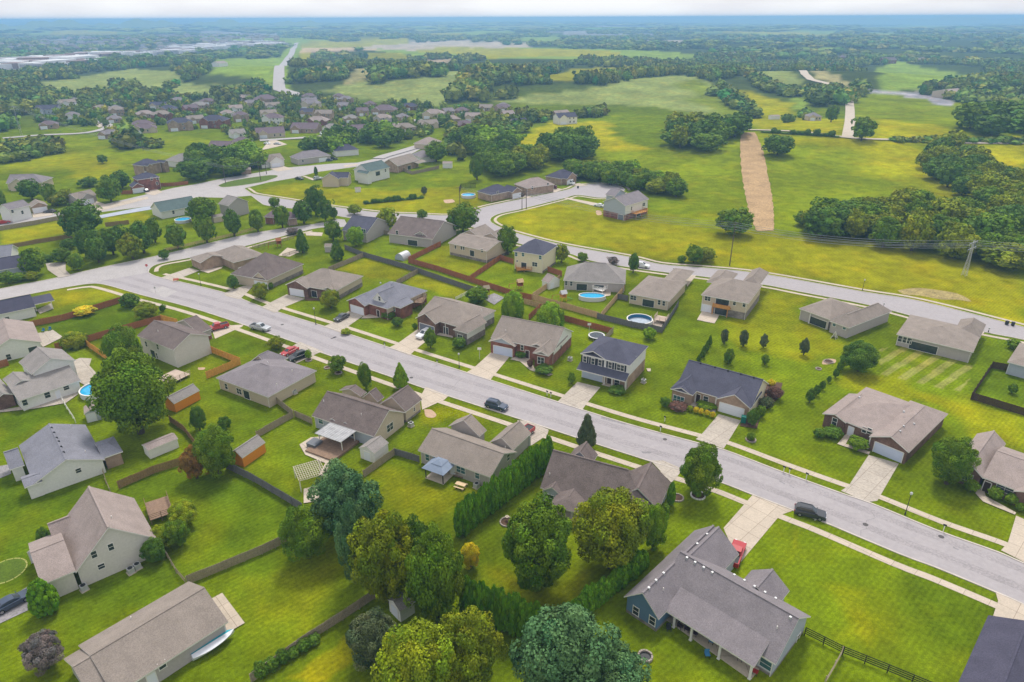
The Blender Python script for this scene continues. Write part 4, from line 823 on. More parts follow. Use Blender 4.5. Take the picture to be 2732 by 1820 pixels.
h.wing('x','hh',[(1245,112),(1530,166),(1642,30)],rp=(1440,8),clampp=(.2,1)); h.wing('y','hh',[(1480,20),(1645,20),(1610,-60),(1540,120)],rp=(1575,0),clampp=(.2,1),nowall=True)
h.op('win',0,'-y',1280,143,w=.9,h=1.3,n=2); h.op('slider',0,'-y',1385,165,w=3.4,h=2.1); h.op('win',0,'-y',1460,175,w=.8); h.op('win',0,'-y',1492,182,w=.8); h.posts([(1335,185),(1435,205)],h=2.9); h.done()
h = House('M4','house','walkout house with orange wood balcony over its patio and a pale ground slab',dir=[(362,120),(692,182)],ez=4.9,roof='tan',wall='beige')
h.wing('x','hh',[(362,120),(692,183),(760,45)],rp=(590,10),clampp=(.2,1),base={'-y':'stone','+x':'stone'},bh=2.0); h.wing('y','hh',[(640,40),(765,60),(740,-50)],rp=(690,0),clampp=(.2,1),nowall=True); h.wing('y','hh',[(400,30),(560,40),(540,-40)],pitch=.5,nowall=True,ez=4.7)
h.op('win',0,'-y',408,148,w=.8,h=1.3,n=2); h.op('slider',0,'-y',512,160,z=2.6,w=3.6); h.op('win',0,'-y',595,178,w=.8,h=1.4); h.op('win',0,'-y',662,190,w=.8,h=1.4); h.op('garage1',0,'-y',398,215); h.op('slider',0,'-y',500,240,w=3.4)
for u in (450,555):
    p = h.hit(0,'-y',u,205); b = MB(); b.box((p.x,p.y-.9,-.1),(.2,.2,3.6)); b.build('balcony_post',M_WOODO,h.e)
p, q = h.hit(0,'-y',448,195), h.hit(0,'-y',570,210); b = MB(); b.box(((p.x+q.x)/2,p.y-.55,2.35),(abs(q.x-p.x),1.1,.2)); b.box(((p.x+q.x)/2,p.y-1.08,2.56),(abs(q.x-p.x),.07,.85)); b.build('balcony',M_WOODO,h.e); h.done()
h = House('M4','house','grey roofed house with shaded back porch and two green windows, tent frame behind',dir=[(1112,235),(1268,292)],ez=3.1,roof='tan',wall='grey')
h.wing('x','hh',[(1045,216),(1268,292),(1290,150)],rp=(1215,135),clampp=(.2,.9)); h.wing('y','hh',[(1262,300),(1393,353),(1557,190)],rp=(1400,215),clampp=(.2,.9)); h.op('win',1,'-y',1292,325,w=.9,h=1.3,m=M_GLASST); h.op('win',1,'-y',1362,350,w=.9,h=1.1,m=M_GLASST); h.op('slider',0,'-y',1180,290,w=5); h.posts([(1112,320),(1262,345)],h=3.0)
h.vents([(1190,135),(1215,142),(1270,165),(1300,180),(1370,205)],z=M_METAL); h.done()
h = House('M5','house','grey house with three dark back windows and long open terrace, above the striped lawn',dir=[(680,655),(1165,770)],ez=3.0,roof='tan',wall='grey')
h.wing('x','hh',[(680,655),(1165,772),(1282,632)],rp=(960,595),clampp=(.15,.9)); h.wing('y','hh',[(1080,640),(1285,632),(1160,560)],rp=(1185,560),clampp=(.2,.9),nowall=True)
h.op('win',0,'-y',705,690,w=1.1,h=1.5); h.op('win',0,'-y',735,697,w=1.1,h=1.5); h.op('win',0,'-y',767,705,w=1.1,h=1.5); h.op('slider',0,'-y',870,730,w=6); h.posts([(780,750),(880,765),(960,780)],h=2.9); h.vents([(1170,590),(1172,605),(1175,620)],z=M_METAL); h.done()
h = House('M5','house','house cut by the right edge, inside the dark brown privacy fence',dir=[(1455,850),(1568,880)],ez=3.0,roof='tan',wall='lblue')
h.wing('x','hh',[(1452,850),(1590,885),(1540,716)],rp=(1560,770),ext={'x1':9},clampp=(.2,.8)); h.done()
h = House('U2','house','house with bright slate blue roof between two green trees by the back road',dir=[(1085,590,6.4),(1350,620,6.4)],ez=3.6,roof='blue',wall='grey')
h.wing('x','gg',[(1045,722),(1287,742),(1405,640)],rp=(1200,590),clampp=(.2,.9)); h.op('win',0,'-y',1250,735,w=.9,h=2,m=M_GLASST,n=2); h.vents([(1120,595),(1155,590)],z=M_DARK); h.done()
h = House('U2','house','grey brown roofed house with recessed back deck and small square patio slab',dir=[(1600,595,7.4),(1920,632,7.4)],ez=3.4,roof='brown',wall='grey')
h.wing('x','gg',[(1522,720),(1862,802),(2022,672)],rp=(1755,613),clampp=(.2,.9)); h.wing('y','gg',[(1740,770),(1835,790),(1810,700)],rp=(1785,715),clampp=(.2,.9)); h.op('win',0,'-y',1545,740,w=.9); h.op('slider',0,'-y',1680,765,w=4); h.op('win',1,'-y',1765,775,w=.9); h.done()
h = House('U3','house','beige house with raised back deck of white furniture beside the red brown fences',dir=[(-13,832),(333,908)],ez=4.2,roof='tan',wall='beige')
h.wing('x','gg',[(-13,832),(333,910),(462,800)],rp=(200,772),clampp=(.2,.9),base={'+x':'stone','-y':'stone'},bh=.9); h.wing('y','gg',[(130,760),(300,775),(240,700)],rp=(230,700),clampp=(.2,.9)); h.wing('y','gg',[(300,780),(455,815),(390,735)],rp=(392,735),clampp=(.2,.9))
for u,v in ((52,872),(105,880),(125,882),(290,905)): h.op('win',0,'-y',u,v,w=.8,h=1.2)
h.op('slider',0,'-y',200,900,z=1.2); h.done()
h = House('U3','house','white gabled house on brick basement standing alone beside the turning circle',dir=[(1588,502,6.2),(1790,440,6.2)],ez=6.0,roof='grey',wall='white')
h.wing('x','gg',[(1588,502),(1790,440),(1372,462)],rp=(1605,388),clampp=(.2,.9),base='brick',bh=2.4,wall={'d':'white','-x':'lblue'}); h.wing('y','gg',[(1395,400),(1500,410),(1560,380)],pitch=.5,wall='lblue')
h.op('win',0,'-y',1630,525,w=.8); h.op('win',0,'-y',1740,490,w=.9,n=2); h.op('garage1',0,'-x',1535,590,m=M_DOORG); h.op('slider',0,'-y',1690,600,w=2.5); h.vents([(1545,405),(1575,398),(1605,390),(1640,380),(1670,373)],z=M_DARK); h.done()
def simple(tile, label, dirp, pts, rp, ez=3.0, roof='tan', wall='beige', ridge='x', ends='hh', extra=(), ops=(), base=None, bh=1.0, group=None, kind='house', clampp=(.2,1.0)):
    h = House(tile, kind, label, dir=dirp, ez=ez, roof=roof, wall=wall, group=group)
    A_, B_ = h.pt(pts[0]), h.pt(pts[1]); wx = min(abs(B_.x-A_.x), 24)
    opt = h.pt; h.pt = lambda q, z=None, t=None: Vector((q[0],q[1],0)) if isinstance(q[0],float) else opt(q,z,t)
    dp = max(7.0, min(11.0, wx*.75)); y_ = min(A_.y, B_.y) if abs(A_.y-B_.y) < 3 else (A_.y+B_.y)/2; x_ = min(A_.x,B_.x)
    g = h.wing(ridge, ends, [(float(x_),float(y_)),(float(x_+wx),float(y_+dp))], pitch=.55, base=base, bh=bh)
    for a in extra:
        C_, D_ = h.pt(a[2][0]), h.pt(a[2][1]); ww_ = max(3.0,min(abs(D_.x-C_.x),8.5)); cx_ = min(max((C_.x+D_.x)/2, x_-3+ww_/2), x_+wx+3-ww_/2)
        if a[0] == 's': h.wing('s','gg',[(float(cx_-ww_/2),float(y_-2.6)),(float(cx_+ww_/2),float(y_+.2))],rp=3.3,ez=2.7,nowall=True)
        else: h.wing('y','gg',[(float(cx_-ww_/2),float(y_-2.2)),(float(cx_+ww_/2),float(y_+dp/2))], pitch=.6, ez=a[4] if len(a)>4 else ez*.97, wall=a[5] if len(a)>5 else None)
    h.pt = opt
    for o in ops: h.op(o[0], o[1], o[2], o[3], o[4], **(o[5] if len(o)>5 else {}))
    return h.done()
simple('U3','slate roofed house beside the pool ringed by a dark fence, white garage',[(375,400),(640,345)],[(372,405),(545,355),(230,330)],(400,290),ez=3.2,roof='dark',wall='brickt',extra=[('y','gg',[(545,360),(645,345),(600,300)],(600,310))],ops=[('garage',1,'-y',600,380),('win',0,'-y',430,385)])
simple('U3','tan brick house between the slate roofed houses on the turning circle',[(700,330),(910,300)],[(690,345),(915,300),(590,270)],(720,205),ez=3.4,roof='lite',wall='brickt',ops=[('win',0,'-y',740,340),('win',0,'-y',880,310)])
simple('U3','dark roofed house with white van in front, at the end of the turning circle',[(1000,245),(1110,215)],[(1000,260),(1115,215),(820,215)],(960,165),ez=3.2,roof='dark',wall='brickt',extra=[('y','gg',[(1000,255),(1112,225),(1060,190)],(1055,215))],ops=[('garage',1,'-y',1060,265)])
simple('U2','slate and white house with two dark cars on its drive by the arterial',[(930,240),(1100,240)],[(935,245),(1105,250),(1180,195),(845,210)],(1000,150),ez=4.0,roof='dark',wall='beige',ends='gg',extra=[('y','gg',[(845,215),(960,250),(930,150)],(950,150))],ops=[('win',0,'-y',1020,275)])
simple('U2','white house with blue grey roof and wooden back stairs',[(1280,195),(1475,150)],[(1290,200),(1478,155),(1190,170)],(1330,105),ez=5.2,roof='green',wall='white',ends='gg',extra=[('y','gg',[(1180,190),(1290,215),(1220,130)],(1200,140))],ops=[('win',0,'-y',1440,185,dict(h=1.5)),('slider',0,'-y',1370,190,dict(z=2.4,w=3)),('win',0,'-y',1300,205)])
simple('U2','tan house with white awning and fenced lawn behind the blue grey roof',[(1560,130),(1720,85)],[(1550,145),(1722,88),(1410,90)],(1580,30),ez=3.6,roof='tan',wall='brickt',ends='gg',extra=[('s','gg',[(1640,105,2.8),(1722,85,2.8),(1710,60,3.2)],3.2,2.8)],ops=[('slider',0,'-y',1650,115,dict(w=3))])
simple('U1','house with green roof and yellow boarded end wall beside the small blue pool',[(1440,560),(1770,500)],[(1440,560),(1775,495),(1355,505)],(1580,425),ez=2.9,roof='green',wall='white',ends='gg',ops=[('win',0,'-y',1555,560),('win',0,'-y',1670,530)])
simple('U1','tall plain grey gabled house behind the row of street trees',[(2090,580,0),(2275,535,0)],[(2010,495),(2270,470),(2080,395)],(2130,410),ez=5.0,roof='pale',wall='grey',ridge='y',ends='gg')
simple('U1','dark blue roofed brick house with three front gables up the hill at left',[(1240,140),(1440,100)],[(1250,140),(1445,110),(1165,60)],(1300,40),ez=5.2,roof='dark',wall='brickt',extra=[('y','gg',[(1250,130),(1345,135),(1330,60)],(1300,95)),('y','gg',[(1320,90),(1395,85),(1390,50)],(1350,60))],ops=[('garage1',0,'-y',1300,165)])
simple('U1','brick two storey house with dark blue roof and garage facing the arterial',[(1240,265),(1430,240)],[(1225,270),(1430,240),(1380,185)],(1320,190),ez=5.6,roof='dark',wall='brick',extra=[('y','gg',[(1185,300),(1350,320),(1320,250)],(1270,282),3.0)],ops=[('garage',1,'-y',1290,360),('win',0,'-y',1410,300),('win',0,'-y',1360,260),('win',0,'-y',1410,255)])
simple('U1','grey roofed house above the tree clump at the far left',[(30,300),(370,290)],[(25,310),(400,280),(330,185)],(190,190),ez=3.4,roof='grey',wall='beige',ends='gh',extra=[('y','gg',[(110,290),(205,320),(180,230)],(160,255))])
simple('U1','taupe gabled house with wide garage and pale forecourt beside the arterial',[(735,430),(865,400)],[(670,440),(870,400),(860,350),(655,370)],(760,320),ez=2.9,roof='tan',wall='grey',ends='gg',extra=[('y','gg',[(725,445),(865,415),(830,360)],(800,390))],ops=[('garage',1,'-y',790,450)])
simple('U1','white two storey house left of the double garage near the red car',[(90,540),(260,500)],[(80,540,5.2),(270,495,5.2),(40,440,5.2)],(170,430),ez=5.2,roof='grey',wall='white',ends='gg',ops=[('win',0,'-y',200,560),('win',0,'-y',110,550)])
simple('U1','garage wing house with white door and taupe roof near the red car',[(280,510),(420,490)],[(275,515),(425,490),(260,450)],(340,440),ez=2.9,roof='tan',wall='brickt',ridge='y',ends='gg',ops=[('garage',0,'-y',350,535)])
simple('U1','slate roofed house at the left edge among shrubs by the cross road',[(0,1065),(230,1030)],[(-200,1110),(240,1035),(230,950)],(60,960),ez=3.0,roof='dark',wall='lblue',ends='gg')
simple('U1','light roofed house behind the slate roofed one at the left edge',[(-100,960),(110,940)],[(-300,990),(110,940),(60,870)],(-20,820),ez=3.4,roof='bgrey',wall='white',ends='gg')
simple('U2','house with pale yellow roof patch and white garage on the arterial bend',[(400,110),(550,90)],[(310,110),(550,90),(530,40),(300,60)],(400,35),ez=3.2,roof='tan',wall='white',ends='gg',extra=[('y','gg',[(415,115),(550,100),(500,50)],(480,70))],ops=[('garage',1,'-y',460,140),('win',0,'-y',340,125)])
simple('U2','grey ranch house with dark blue cars beside it on the arterial',[(660,80),(940,45)],[(650,85),(945,45),(900,0)],(800,10),ez=3.2,roof='grey',wall='grey',ops=[('win',0,'-y',700,100),('garage',0,'-y',880,70)])
simple('U2','small brick red house with slate roof behind street trees',[(350,580),(640,600)],[(345,600),(450,600),(440,525),(350,540)],(400,520),ez=2.9,roof='plum',wall='brick'); simple('U2','low mauve roofed house right of the brick one, behind street trees',[(560,610),(640,600)],[(560,620),(645,600),(640,530)],(600,540),ez=2.9,roof='plum',wall='brickt')
simple('G2','grey gabled house half behind the big oak at the arterial end',[(1170,800),(1320,850)],[(1165,830),(1320,860),(1320,760)],(1240,750),ez=3.0,roof='grey',wall='white'); simple('G2','tan roof peeping between trees above the big oak',[(1340,720),(1460,690)],[(1340,730),(1460,690),(1440,655)],(1400,665),ez=3.0,roof='lite',wall='beige')
simple('G2','slate roofed house with white end panel in the tree belt',[(380,790),(620,770)],[(370,800),(620,780),(560,725)],(480,725),ez=3.2,roof='dark',wall='white')
simple('G1','pale grey roof on the meadow left of the tree belt',[(690,910),(1000,850)],[(670,910),(1000,850),(930,800)],(820,805),ez=3.2,roof='pale',wall='white')
# ------------------------------------------------------------------ the distant subdivision
FAR = [('G1',(0,420,145,330),'brickt','grey',5.5),('G1',(0,270,160,230),'brickt','plum',3),('G1',(200,565,480,490),'beige','plum',3),('G1',(575,585,870,490),'brickt','dark',5.5),('G1',(890,560,1200,430),'brick','dark',5.5),
 ('G1',(760,410,930,340),'brick','plum',5),('G1',(930,310,1110,275),'brickt','plum',3),('G1',(1270,490,1450,400),'brickt','plum',5),('G1',(1340,330,1530,280),'beige','grey',3),('G1',(1550,440,1740,380),'beige','tan',3),
 ('G1',(1500,300,1760,255),'brickt','plum',4),('G1',(1960,360,2170,280),'beige','grey',5),('G1',(1950,440,2110,370),'brickt','dark',4),('G1',(2110,480,2310,370),'brickt','tan',5.5),('G1',(1500,660,1830,590),'beige','plum',3),
 ('G1',(1270,760,1500,680),'white','plum',3.4),('G1',(980,800,1260,720),'beige','plum',3),('G1',(1840,610,2160,530),'brickt','plum',3),('G1',(2180,600,2354,540),'white','pale',3),('G1',(1290,660,1370,625),'white','pale',3),
 ('G2',(220,600,420,520),'beige','pale',3),('G2',(20,320,200,270),'brickt','grey',4),('G2',(410,370,480,290),'brickt','grey',4),('G2',(460,620,720,585),'beige','plum',3),('G2',(620,430,720,360),'brickt','plum',4),
 ('G2',(730,420,1010,345),'brickt','plum',4),('G2',(1040,480,1170,400),'brickt','grey',3),('G2',(1270,460,1510,370),'beige','lite',4),('G2',(720,340,800,305),'brickt','plum',3),('G2',(820,600,1000,540),'beige','lite',3),
 ('G2',(1000,600,1240,515),'brickt','tan',3.2),('G2',(1250,560,1470,480),'beige','tan',3.2),('G2',(1520,520,1700,420),'brickt','lite',4),('G2',(1510,420,1640,355),'brickt','grey',3),('G2',(1650,410,1800,345),'brickt','plum',3),
 ('G2',(1720,490,1890,415),'beige','lite',4),('G2',(1870,380,2020,315),'brickt','tan',3),('G2',(2080,360,2220,310),'brickt','grey',3),('G2',(2140,450,2250,380),'brickt','lite',3),
 ('F1',(230,800,420,700),'lblue','dark',4),('F1',(430,730,580,685),'white','pale',3),('F1',(270,900,420,830),'brickt','plum',3),('F1',(670,970,840,890),'brickt','grey',3.2),('F1',(765,810,880,735),'brickt','tan',5),('F1',(810,690,900,650),'brickt','plum',3),
 ('F1',(915,930,1110,850),'beige','plum',3),('F2',(1600,745,1715,690),'brickt','lite',3.5),('F2',(1240,700,1330,655),'brickt','plum',3),('F3',(840,455,900,410),'beige','grey',4),('F3',(1480,400,1540,345),'brick','plum',6),('F3',(1700,395,1760,360),'brick','tan',5),('F3',(650,440,800,400),'brickt','plum',3),('F3',(1010,760,1070,712),'beige','grey',3),('F3',(1200,372,1280,350),'brick','plum',4),('F3',(450,355,600,335),'brickt','plum',4),('F3',(360,415,430,395),'brick','plum',3)]
ADJ = {'brickt':'tan brick','brick':'red brick','beige':'beige','white':'white','lblue':'pale blue','grey':'grey'}
RN = {'grey':'grey','plum':'plum brown','dark':'charcoal','tan':'tan','lite':'pale tan','pale':'pale grey'}
random.seed(3); seen = {}
zone = [(q.x,q.y) for q in PP('D',[(90,236),(400,232),(760,225),(1100,262),(1330,285),(1150,296),(960,303),(700,292),(480,285),(300,285),(90,275)])]
used = []
for t,(u0,v0,u1,v1),*_r in FAR: q = P(t,(u0+u1)/2,v0); used.append((q.x,q.y+6))
zx = [p[0] for p in zone]; zy = [p[1] for p in zone]; tr = 0; nn_ = 0
while nn_ < 58 and tr < 6000:
    tr += 1; x, y = random.uniform(min(zx),max(zx)), random.uniform(min(zy),max(zy))
    if any((x-a)**2+((y-b)*.8)**2 < 26**2 for a,b in used): continue
    ins_ = False; n_ = len(zone)
    for i in range(n_):
        x0,y0 = zone[i]; x1,y1 = zone[(i+1)%n_]
        if (y0>y)!=(y1>y) and x < (x1-x0)*(y-y0)/(y1-y0)+x0: ins_ = not ins_
    if not ins_: continue
    used.append((x,y)); d_ = Vector((x,y,land(x,y)))-EYE; z_ = d_.dot(F0); X_ = d_.dot(XR)/z_*FOC+1366; Y_ = 910-d_.dot(YR)/z_*FOC; k_ = TL['D'][2]; w_ = random.uniform(13,19)/z_*FOC*k_
    FAR.append(('D',(X_*k_-w_/2,Y_*k_,X_*k_+w_/2,Y_*k_-8),random.choice(['brickt','brickt','beige','brick','white','grey']),random.choice(['grey','plum','tan','dark','lite','pale']),random.choice([3,3.2,5,3]))); nn_ += 1
ORD = ['leftmost','second from left','third from left','fourth from left','fifth from left','sixth from left','seventh from left','eighth from left','ninth from left','tenth from left','eleventh from left','twelfth from left','thirteenth from left','fourteenth from left','fifteenth from left','sixteenth from left','seventeenth from left','eighteenth from left','nineteenth from left','twentieth from left']
items = sorted([( (TL[t][0]+b[0]/TL[t][2]), t, b, wl, rf, ez) for t,b,wl,rf,ez in FAR], key=lambda q: q[0])
for X_, t, (u0,v0,u1,v1), wl, rf, ez in items:
    key = (wl,rf); seen[key] = seen.get(key,0)+1; k = seen[key]-1
    um = (u0+u1)/2; vb = v0+(v1-v0)*.0; a, b = P(t,u0,vb), P(t,u1,vb-(u1-u0)*.04); wdt = (b-a).length
    c = P(t,um,vb); ang = math.atan2(b.y-a.y,b.x-a.x)+random.choice([-.35,.15,.35]); X = Vector((math.cos(ang),math.sin(ang),0)); Yv = Vector((-X.y,X.x,0)); dep_ = max(9,min(14,wdt*.6)); wdt = min(max(wdt*.92,10),34)
    h = House.__new__(House); h.t=t; h.ez=ez; h.oh=.3; h.wings=[]; h.roofmat=ROOF[rf]; h.wall=wl; h.trim=M_TRIMB; h.ang=ang; h.o=Vector((c.x,c.y,land(c.x,c.y))); h.z0=h.o.z; h.X=X; h.Y=Yv; h.W=MB(); h.Rf=MB(); h.wms=[]; h.n=0
    h.e = thing('distant_house', h.o, f'{ADJ[wl]} house with {RN[rf]} roof in the distance, {ORD[k]} of its colours', 'house', ang, 'houses of the distant subdivision')
    def raw(ridge, ends, x0,y0,x1,y1, pitch, ezz, wall=None):
        # footprint in local metres
        h.pt = lambda q, z=None, t=None: Vector((q[0],q[1],0)); h.wing(ridge, ends, [(x0,y0),(x1,y1)], pitch=pitch, ez=ezz, wall=wall)
    raw('x', random.choice(['hh','gg','hh']), -wdt/2,0,wdt/2,dep_,.55,ez)
    raw('y','gg', -wdt/2+.6,-1.6,-wdt/2+.6+min(7.5,wdt*.42),dep_/2,.7,ez*.97)
    if random.random()<.6: raw('y','gg', wdt/2-min(5,wdt*.3),-1,wdt/2-.5,dep_/2,.7,ez*.96)
    d = Vector((0,0,0))
    for xx in ((wdt*.12),(wdt*.32)): h.op('win',0,'-y',0,0,raw=Vector((xx,h.wings[0]['y0'],1.6)),w=1.1,h=1.4)
    if ez>4.5:
        for xx in (-wdt*.25,wdt*.1,wdt*.3): h.op('win',0,'-y',0,0,raw=Vector((xx,h.wings[0]['y0'],4.3)),w=1.0,h=1.3)
    h.op('garage',1,'-y',0,0,raw=Vector(((h.wings[1]['x0']+h.wings[1]['x1'])/2,h.wings[1]['y0'],1)),w=min(4.6,h.wings[1]['x1']-h.wings[1]['x0']-.6))
    h.done()
# ------------------------------------------------------------------ trees and shrubs
def leafmat(name, c, c2): return mat(name, c, .8, .9, .3, col2=c2, attr='tone', spec=.12, detail=3)
LEAF = {'mid':leafmat('leaf_mid',(0.170,0.262,0.010),(0.095,0.177,0.010)),'dark':leafmat('leaf_dark',(.130,.225,.018),(.070,.145,.016)),'olive':leafmat('leaf_olive',(0.272,0.299,0.007),(0.143,0.201,0.009)),
 'yel':leafmat('leaf_yellow_green',(.330,.390,.010),(.190,.260,.010)),'gold':leafmat('leaf_gold',(0.700,0.586,0.017),(0.571,0.415,0.013)),'blue':leafmat('needle_blue_green',(.120,.225,.080),(.070,.150,.052)),
 'slate':leafmat('leaf_slate',(0.143,0.171,0.072),(0.082,0.110,0.047)),'rust':leafmat('leaf_rust',(0.354,0.171,0.034),(0.190,0.110,0.025)),'bright':leafmat('leaf_bright',(0.258,0.403,0.013),(0.150,0.281,0.010)),
 'arb':leafmat('leaf_arborvitae',(.185,.370,.010),(.095,.220,.010)),'plum':leafmat('leaf_plum',(0.204,0.098,0.076),(0.122,0.073,0.051)),'bare':leafmat('twig_grey',(.24,.20,.18),(.16,.13,.12)),'wood':leafmat('leaf_woodland',(0.197,0.244,0.025),(0.102,0.159,0.025))}
M_BARK = mat('bark', (.10,.075,.055), .95, 4, .4)
def crown(kind, n, size, seed, K=60):
    """leaf faces for a crown of unit radius (x,y in -1..1) and unit height (z 0..1); size in units of radius"""
    r = np.random.default_rng(seed); i = np.arange(K)+.5; ph = np.arccos(1-2*i/K); th = np.pi*(1+5**.5)*i + r.normal(0,.25,K)
    d = np.stack([np.sin(ph)*np.cos(th), np.sin(ph)*np.sin(th), np.cos(ph)],1)
    zz = d[:,2]; prof = {'round':np.ones(K),'oval':1-.28*np.clip(zz,0,1)**1.5+.0*zz,'cone':np.clip((1-zz)/1.6,0.03,1)**.85,'flat':1+.15*np.clip(zz,0,1),'loose':1+r.normal(0,.16,K),'willow':1-.1*zz,'arb':np.clip((1.12-zz)/1.15,.10,1)**.55}[kind]
    if kind == 'cone': prof = prof*np.where(zz<-.8,.85,1)
    lump = 1+r.normal(0,.17 if kind not in('cone','arb') else .05,K)
    C = np.stack([d[:,0]*prof*lump if kind not in ('cone','arb') else np.cos(th)*prof*np.sqrt(np.clip(1-np.clip(-zz-.55,0,1)*1.2,0.2,1)), d[:,1]*prof*lump if kind not in ('cone','arb') else np.sin(th)*prof*np.sqrt(np.clip(1-np.clip(-zz-.55,0,1)*1.2,.2,1)), d[:,2]*lump],1)
    rc = {'round':.30,'oval':.28,'cone':.20,'flat':.32,'loose':.27,'willow':.30,'arb':.2}[kind]
    C *= (1-rc*.75)
    cl = r.integers(0,K,n); tone = r.uniform(.72,1.25,K); hue = r.normal(0,.07,K)
    v = r.normal(0,1,(n,3)); v /= np.linalg.norm(v,axis=1)[:,None]
    out = C[cl]/np.maximum(np.linalg.norm(C[cl],axis=1),.2)[:,None]
    v = v+out*.7; v /= np.linalg.norm(v,axis=1)[:,None]
    rcl = rc*r.uniform(.65,1.3,K); rad_ = rcl[cl]*r.uniform(.55,1.12,n)**.6; pos = C[cl]+v*rad_[:,None]*np.array([1,1,.8])
    if kind == 'willow': pos[:,2] -= r.uniform(0,.55,n)*(np.hypot(pos[:,0],pos[:,1])**2)
    # frame of each leaf face
    nrm = v+r.normal(0,.55,(n,3)); nrm[:,2] += .25; nrm /= np.linalg.norm(nrm,axis=1)[:,None]
    up = r.normal(0,1,(n,3)); a = np.cross(nrm,up); a /= np.linalg.norm(a,axis=1)[:,None]; b = np.cross(nrm,a)
    s = size*r.uniform(.6,1.35,n)[:,None]; sb = s*(r.uniform(.5,.95,n)[:,None] if kind!='willow' else 1.9)
    q = np.stack([pos-a*s-b*sb*.4, pos+a*s*.3-b*sb, pos+a*s+b*sb*.5, pos-a*s*.35+b*sb],1)
    t = (tone[cl]*r.uniform(.90,1.10,n))[:,None]*np.stack([1+hue[cl]*1.6,1+hue[cl]*.4,np.ones(n)],1)
    return q, t
def core(kind, scale, seed, n1=10, n2=14):
    r = np.random.default_rng(seed+99); Q = []
    th = np.linspace(0,2*np.pi,n2+1)[:-1]; zz = np.linspace(-1,1,n1+1); P_ = np.zeros((n1+1,n2,3))
    for i,z in enumerate(zz):
        w = math.sqrt(max(0,1-z*z)) if kind not in('cone','arb') else min(max((1.05-z)/1.6,0)**(.85 if kind=='cone' else .55), math.sqrt(max(0,1-z*z))*1.6)
        P_[i] = np.stack([np.cos(th)*w,np.sin(th)*w,np.full(n2,z)],1)*(1+r.normal(0,.07,(n2,1)))
    P_ *= scale
    for i in range(n1):
        for j in range(n2): Q.append([P_[i,j],P_[i,(j+1)%n2],P_[i+1,(j+1)%n2],P_[i+1,j]])
    Q = np.array(Q); return Q, np.full((len(Q),3),.8)
def crown_mesh(name, kind, n, size, seed, K=60, cs=.74):
    q, t = crown(kind,n,size,seed,K)
    if cs: q2, t2 = core(kind,cs,seed); q = np.concatenate([q,q2]); t = np.concatenate([t,t2])
    q = q.copy(); q[:,:,2] = (q[:,:,2]+1)/2
    V = q.reshape(-1,3); F = np.arange(len(V)).reshape(-1,4); return mesh_np(name, V, F, LEAF['mid'], attr=np.repeat(t,4,axis=0))
def trunk_mesh(name, h0, limbs, seed, r0=.045):
    b = MB(); rnd = random.Random(seed); b.bar((0,0,-.03),(0,0,h0),r0,7,0,r0*.7); b.bar((0,0,h0),(.02,.01,.72),r0*.7,6,0,r0*.25)
    for i in range(limbs):
        a = 2*math.pi*i/limbs+rnd.uniform(-.4,.4); z = h0*rnd.uniform(.8,1.5); b.bar((0,0,z),(math.cos(a)*.22,math.sin(a)*.22,z+rnd.uniform(.2,.35)),r0*.5,5,0,r0*.15)
    me = bpy.data.meshes.new(name); me.from_pydata(b.v,[],b.f); me.materials.append(M_BARK); return me
PROTO = {}
def proto(kind, lod, var):
    k = (kind,lod,var)
    if k not in PROTO:
        n, s, K, cs = {'A':(26000,.033,110,.74),'B':(3800,.078,80,.76),'C':(800,.15,40,.72)}[lod]
        if kind == 'loose': cs *= .72
        if kind == 'bare': PROTO[k] = crown_mesh('crown','loose',2600 if lod=='A' else 700,.03,var+5,70,0)
        else: PROTO[k] = crown_mesh('crown',kind,n,s*(1.35 if kind=='arb' else .9 if kind=='cone' else 1),hash((kind,var))%1 + var*7+len(kind),K,cs)
    return PROTO[k]
TRUNK = {v:trunk_mesh('trunk',.22,4,v) for v in range(3)}
TREES = 0
def plant(base, h, r, kind, leaf, label=None, group=None, name='tree', cat='tree', trunk=True, lift=None, lod=None, var=None, sy=1.0):
    global TREES
    d = (base-EYE).length; lod = lod or ('B' if kind=='arb' and name=='arborvitae' else 'A' if d < 215 and h*2+r*2 > 9 else 'B' if d < 430 else 'C')
    var = random.randrange(3) if var is None else var; e = thing(name, base, label or 'tree', cat, random.uniform(0,6.28), group)
    lift = (.14*h if kind in('round','oval','loose','flat') else .04*h) if lift is None else lift
    c = bpy.data.objects.new('crown', proto(kind,lod,var)); COL.objects.link(c); c.parent = e; c.location = (0,0,lift); r *= (1.04 if kind=='loose' else .92); c.scale = (r,r*sy,h-lift)
    c.material_slots[0].link = 'OBJECT'; c.material_slots[0].material = LEAF[leaf]
    if trunk:
        t = bpy.data.objects.new('trunk', TRUNK[var]); COL.objects.link(t); t.parent = e; k = min(h, r*3.0); t.scale = (k,k,h)
    TREES += 1; return e
def tree(t, ub, vb, ut, vt, wpx, kind, leaf, label=None, group=None, **k):
    b = P(t,ub,vb); h = max(.6,height_at(b,t,ut,vt)); dep_ = (b+Vector((0,0,h/2))-EYE).dot(F0); r = wpx/2/TL[t][2]*dep_/FOC
    if label and 'name' not in k and any(q in label for q in ('shrub','bush','planting','juniper','low hedge','clipped')) and 'tree' not in label: k.update(name='shrub',cat='shrub')
    return plant(b,h,r,kind,leaf,label,group,**k)
random.seed(11)
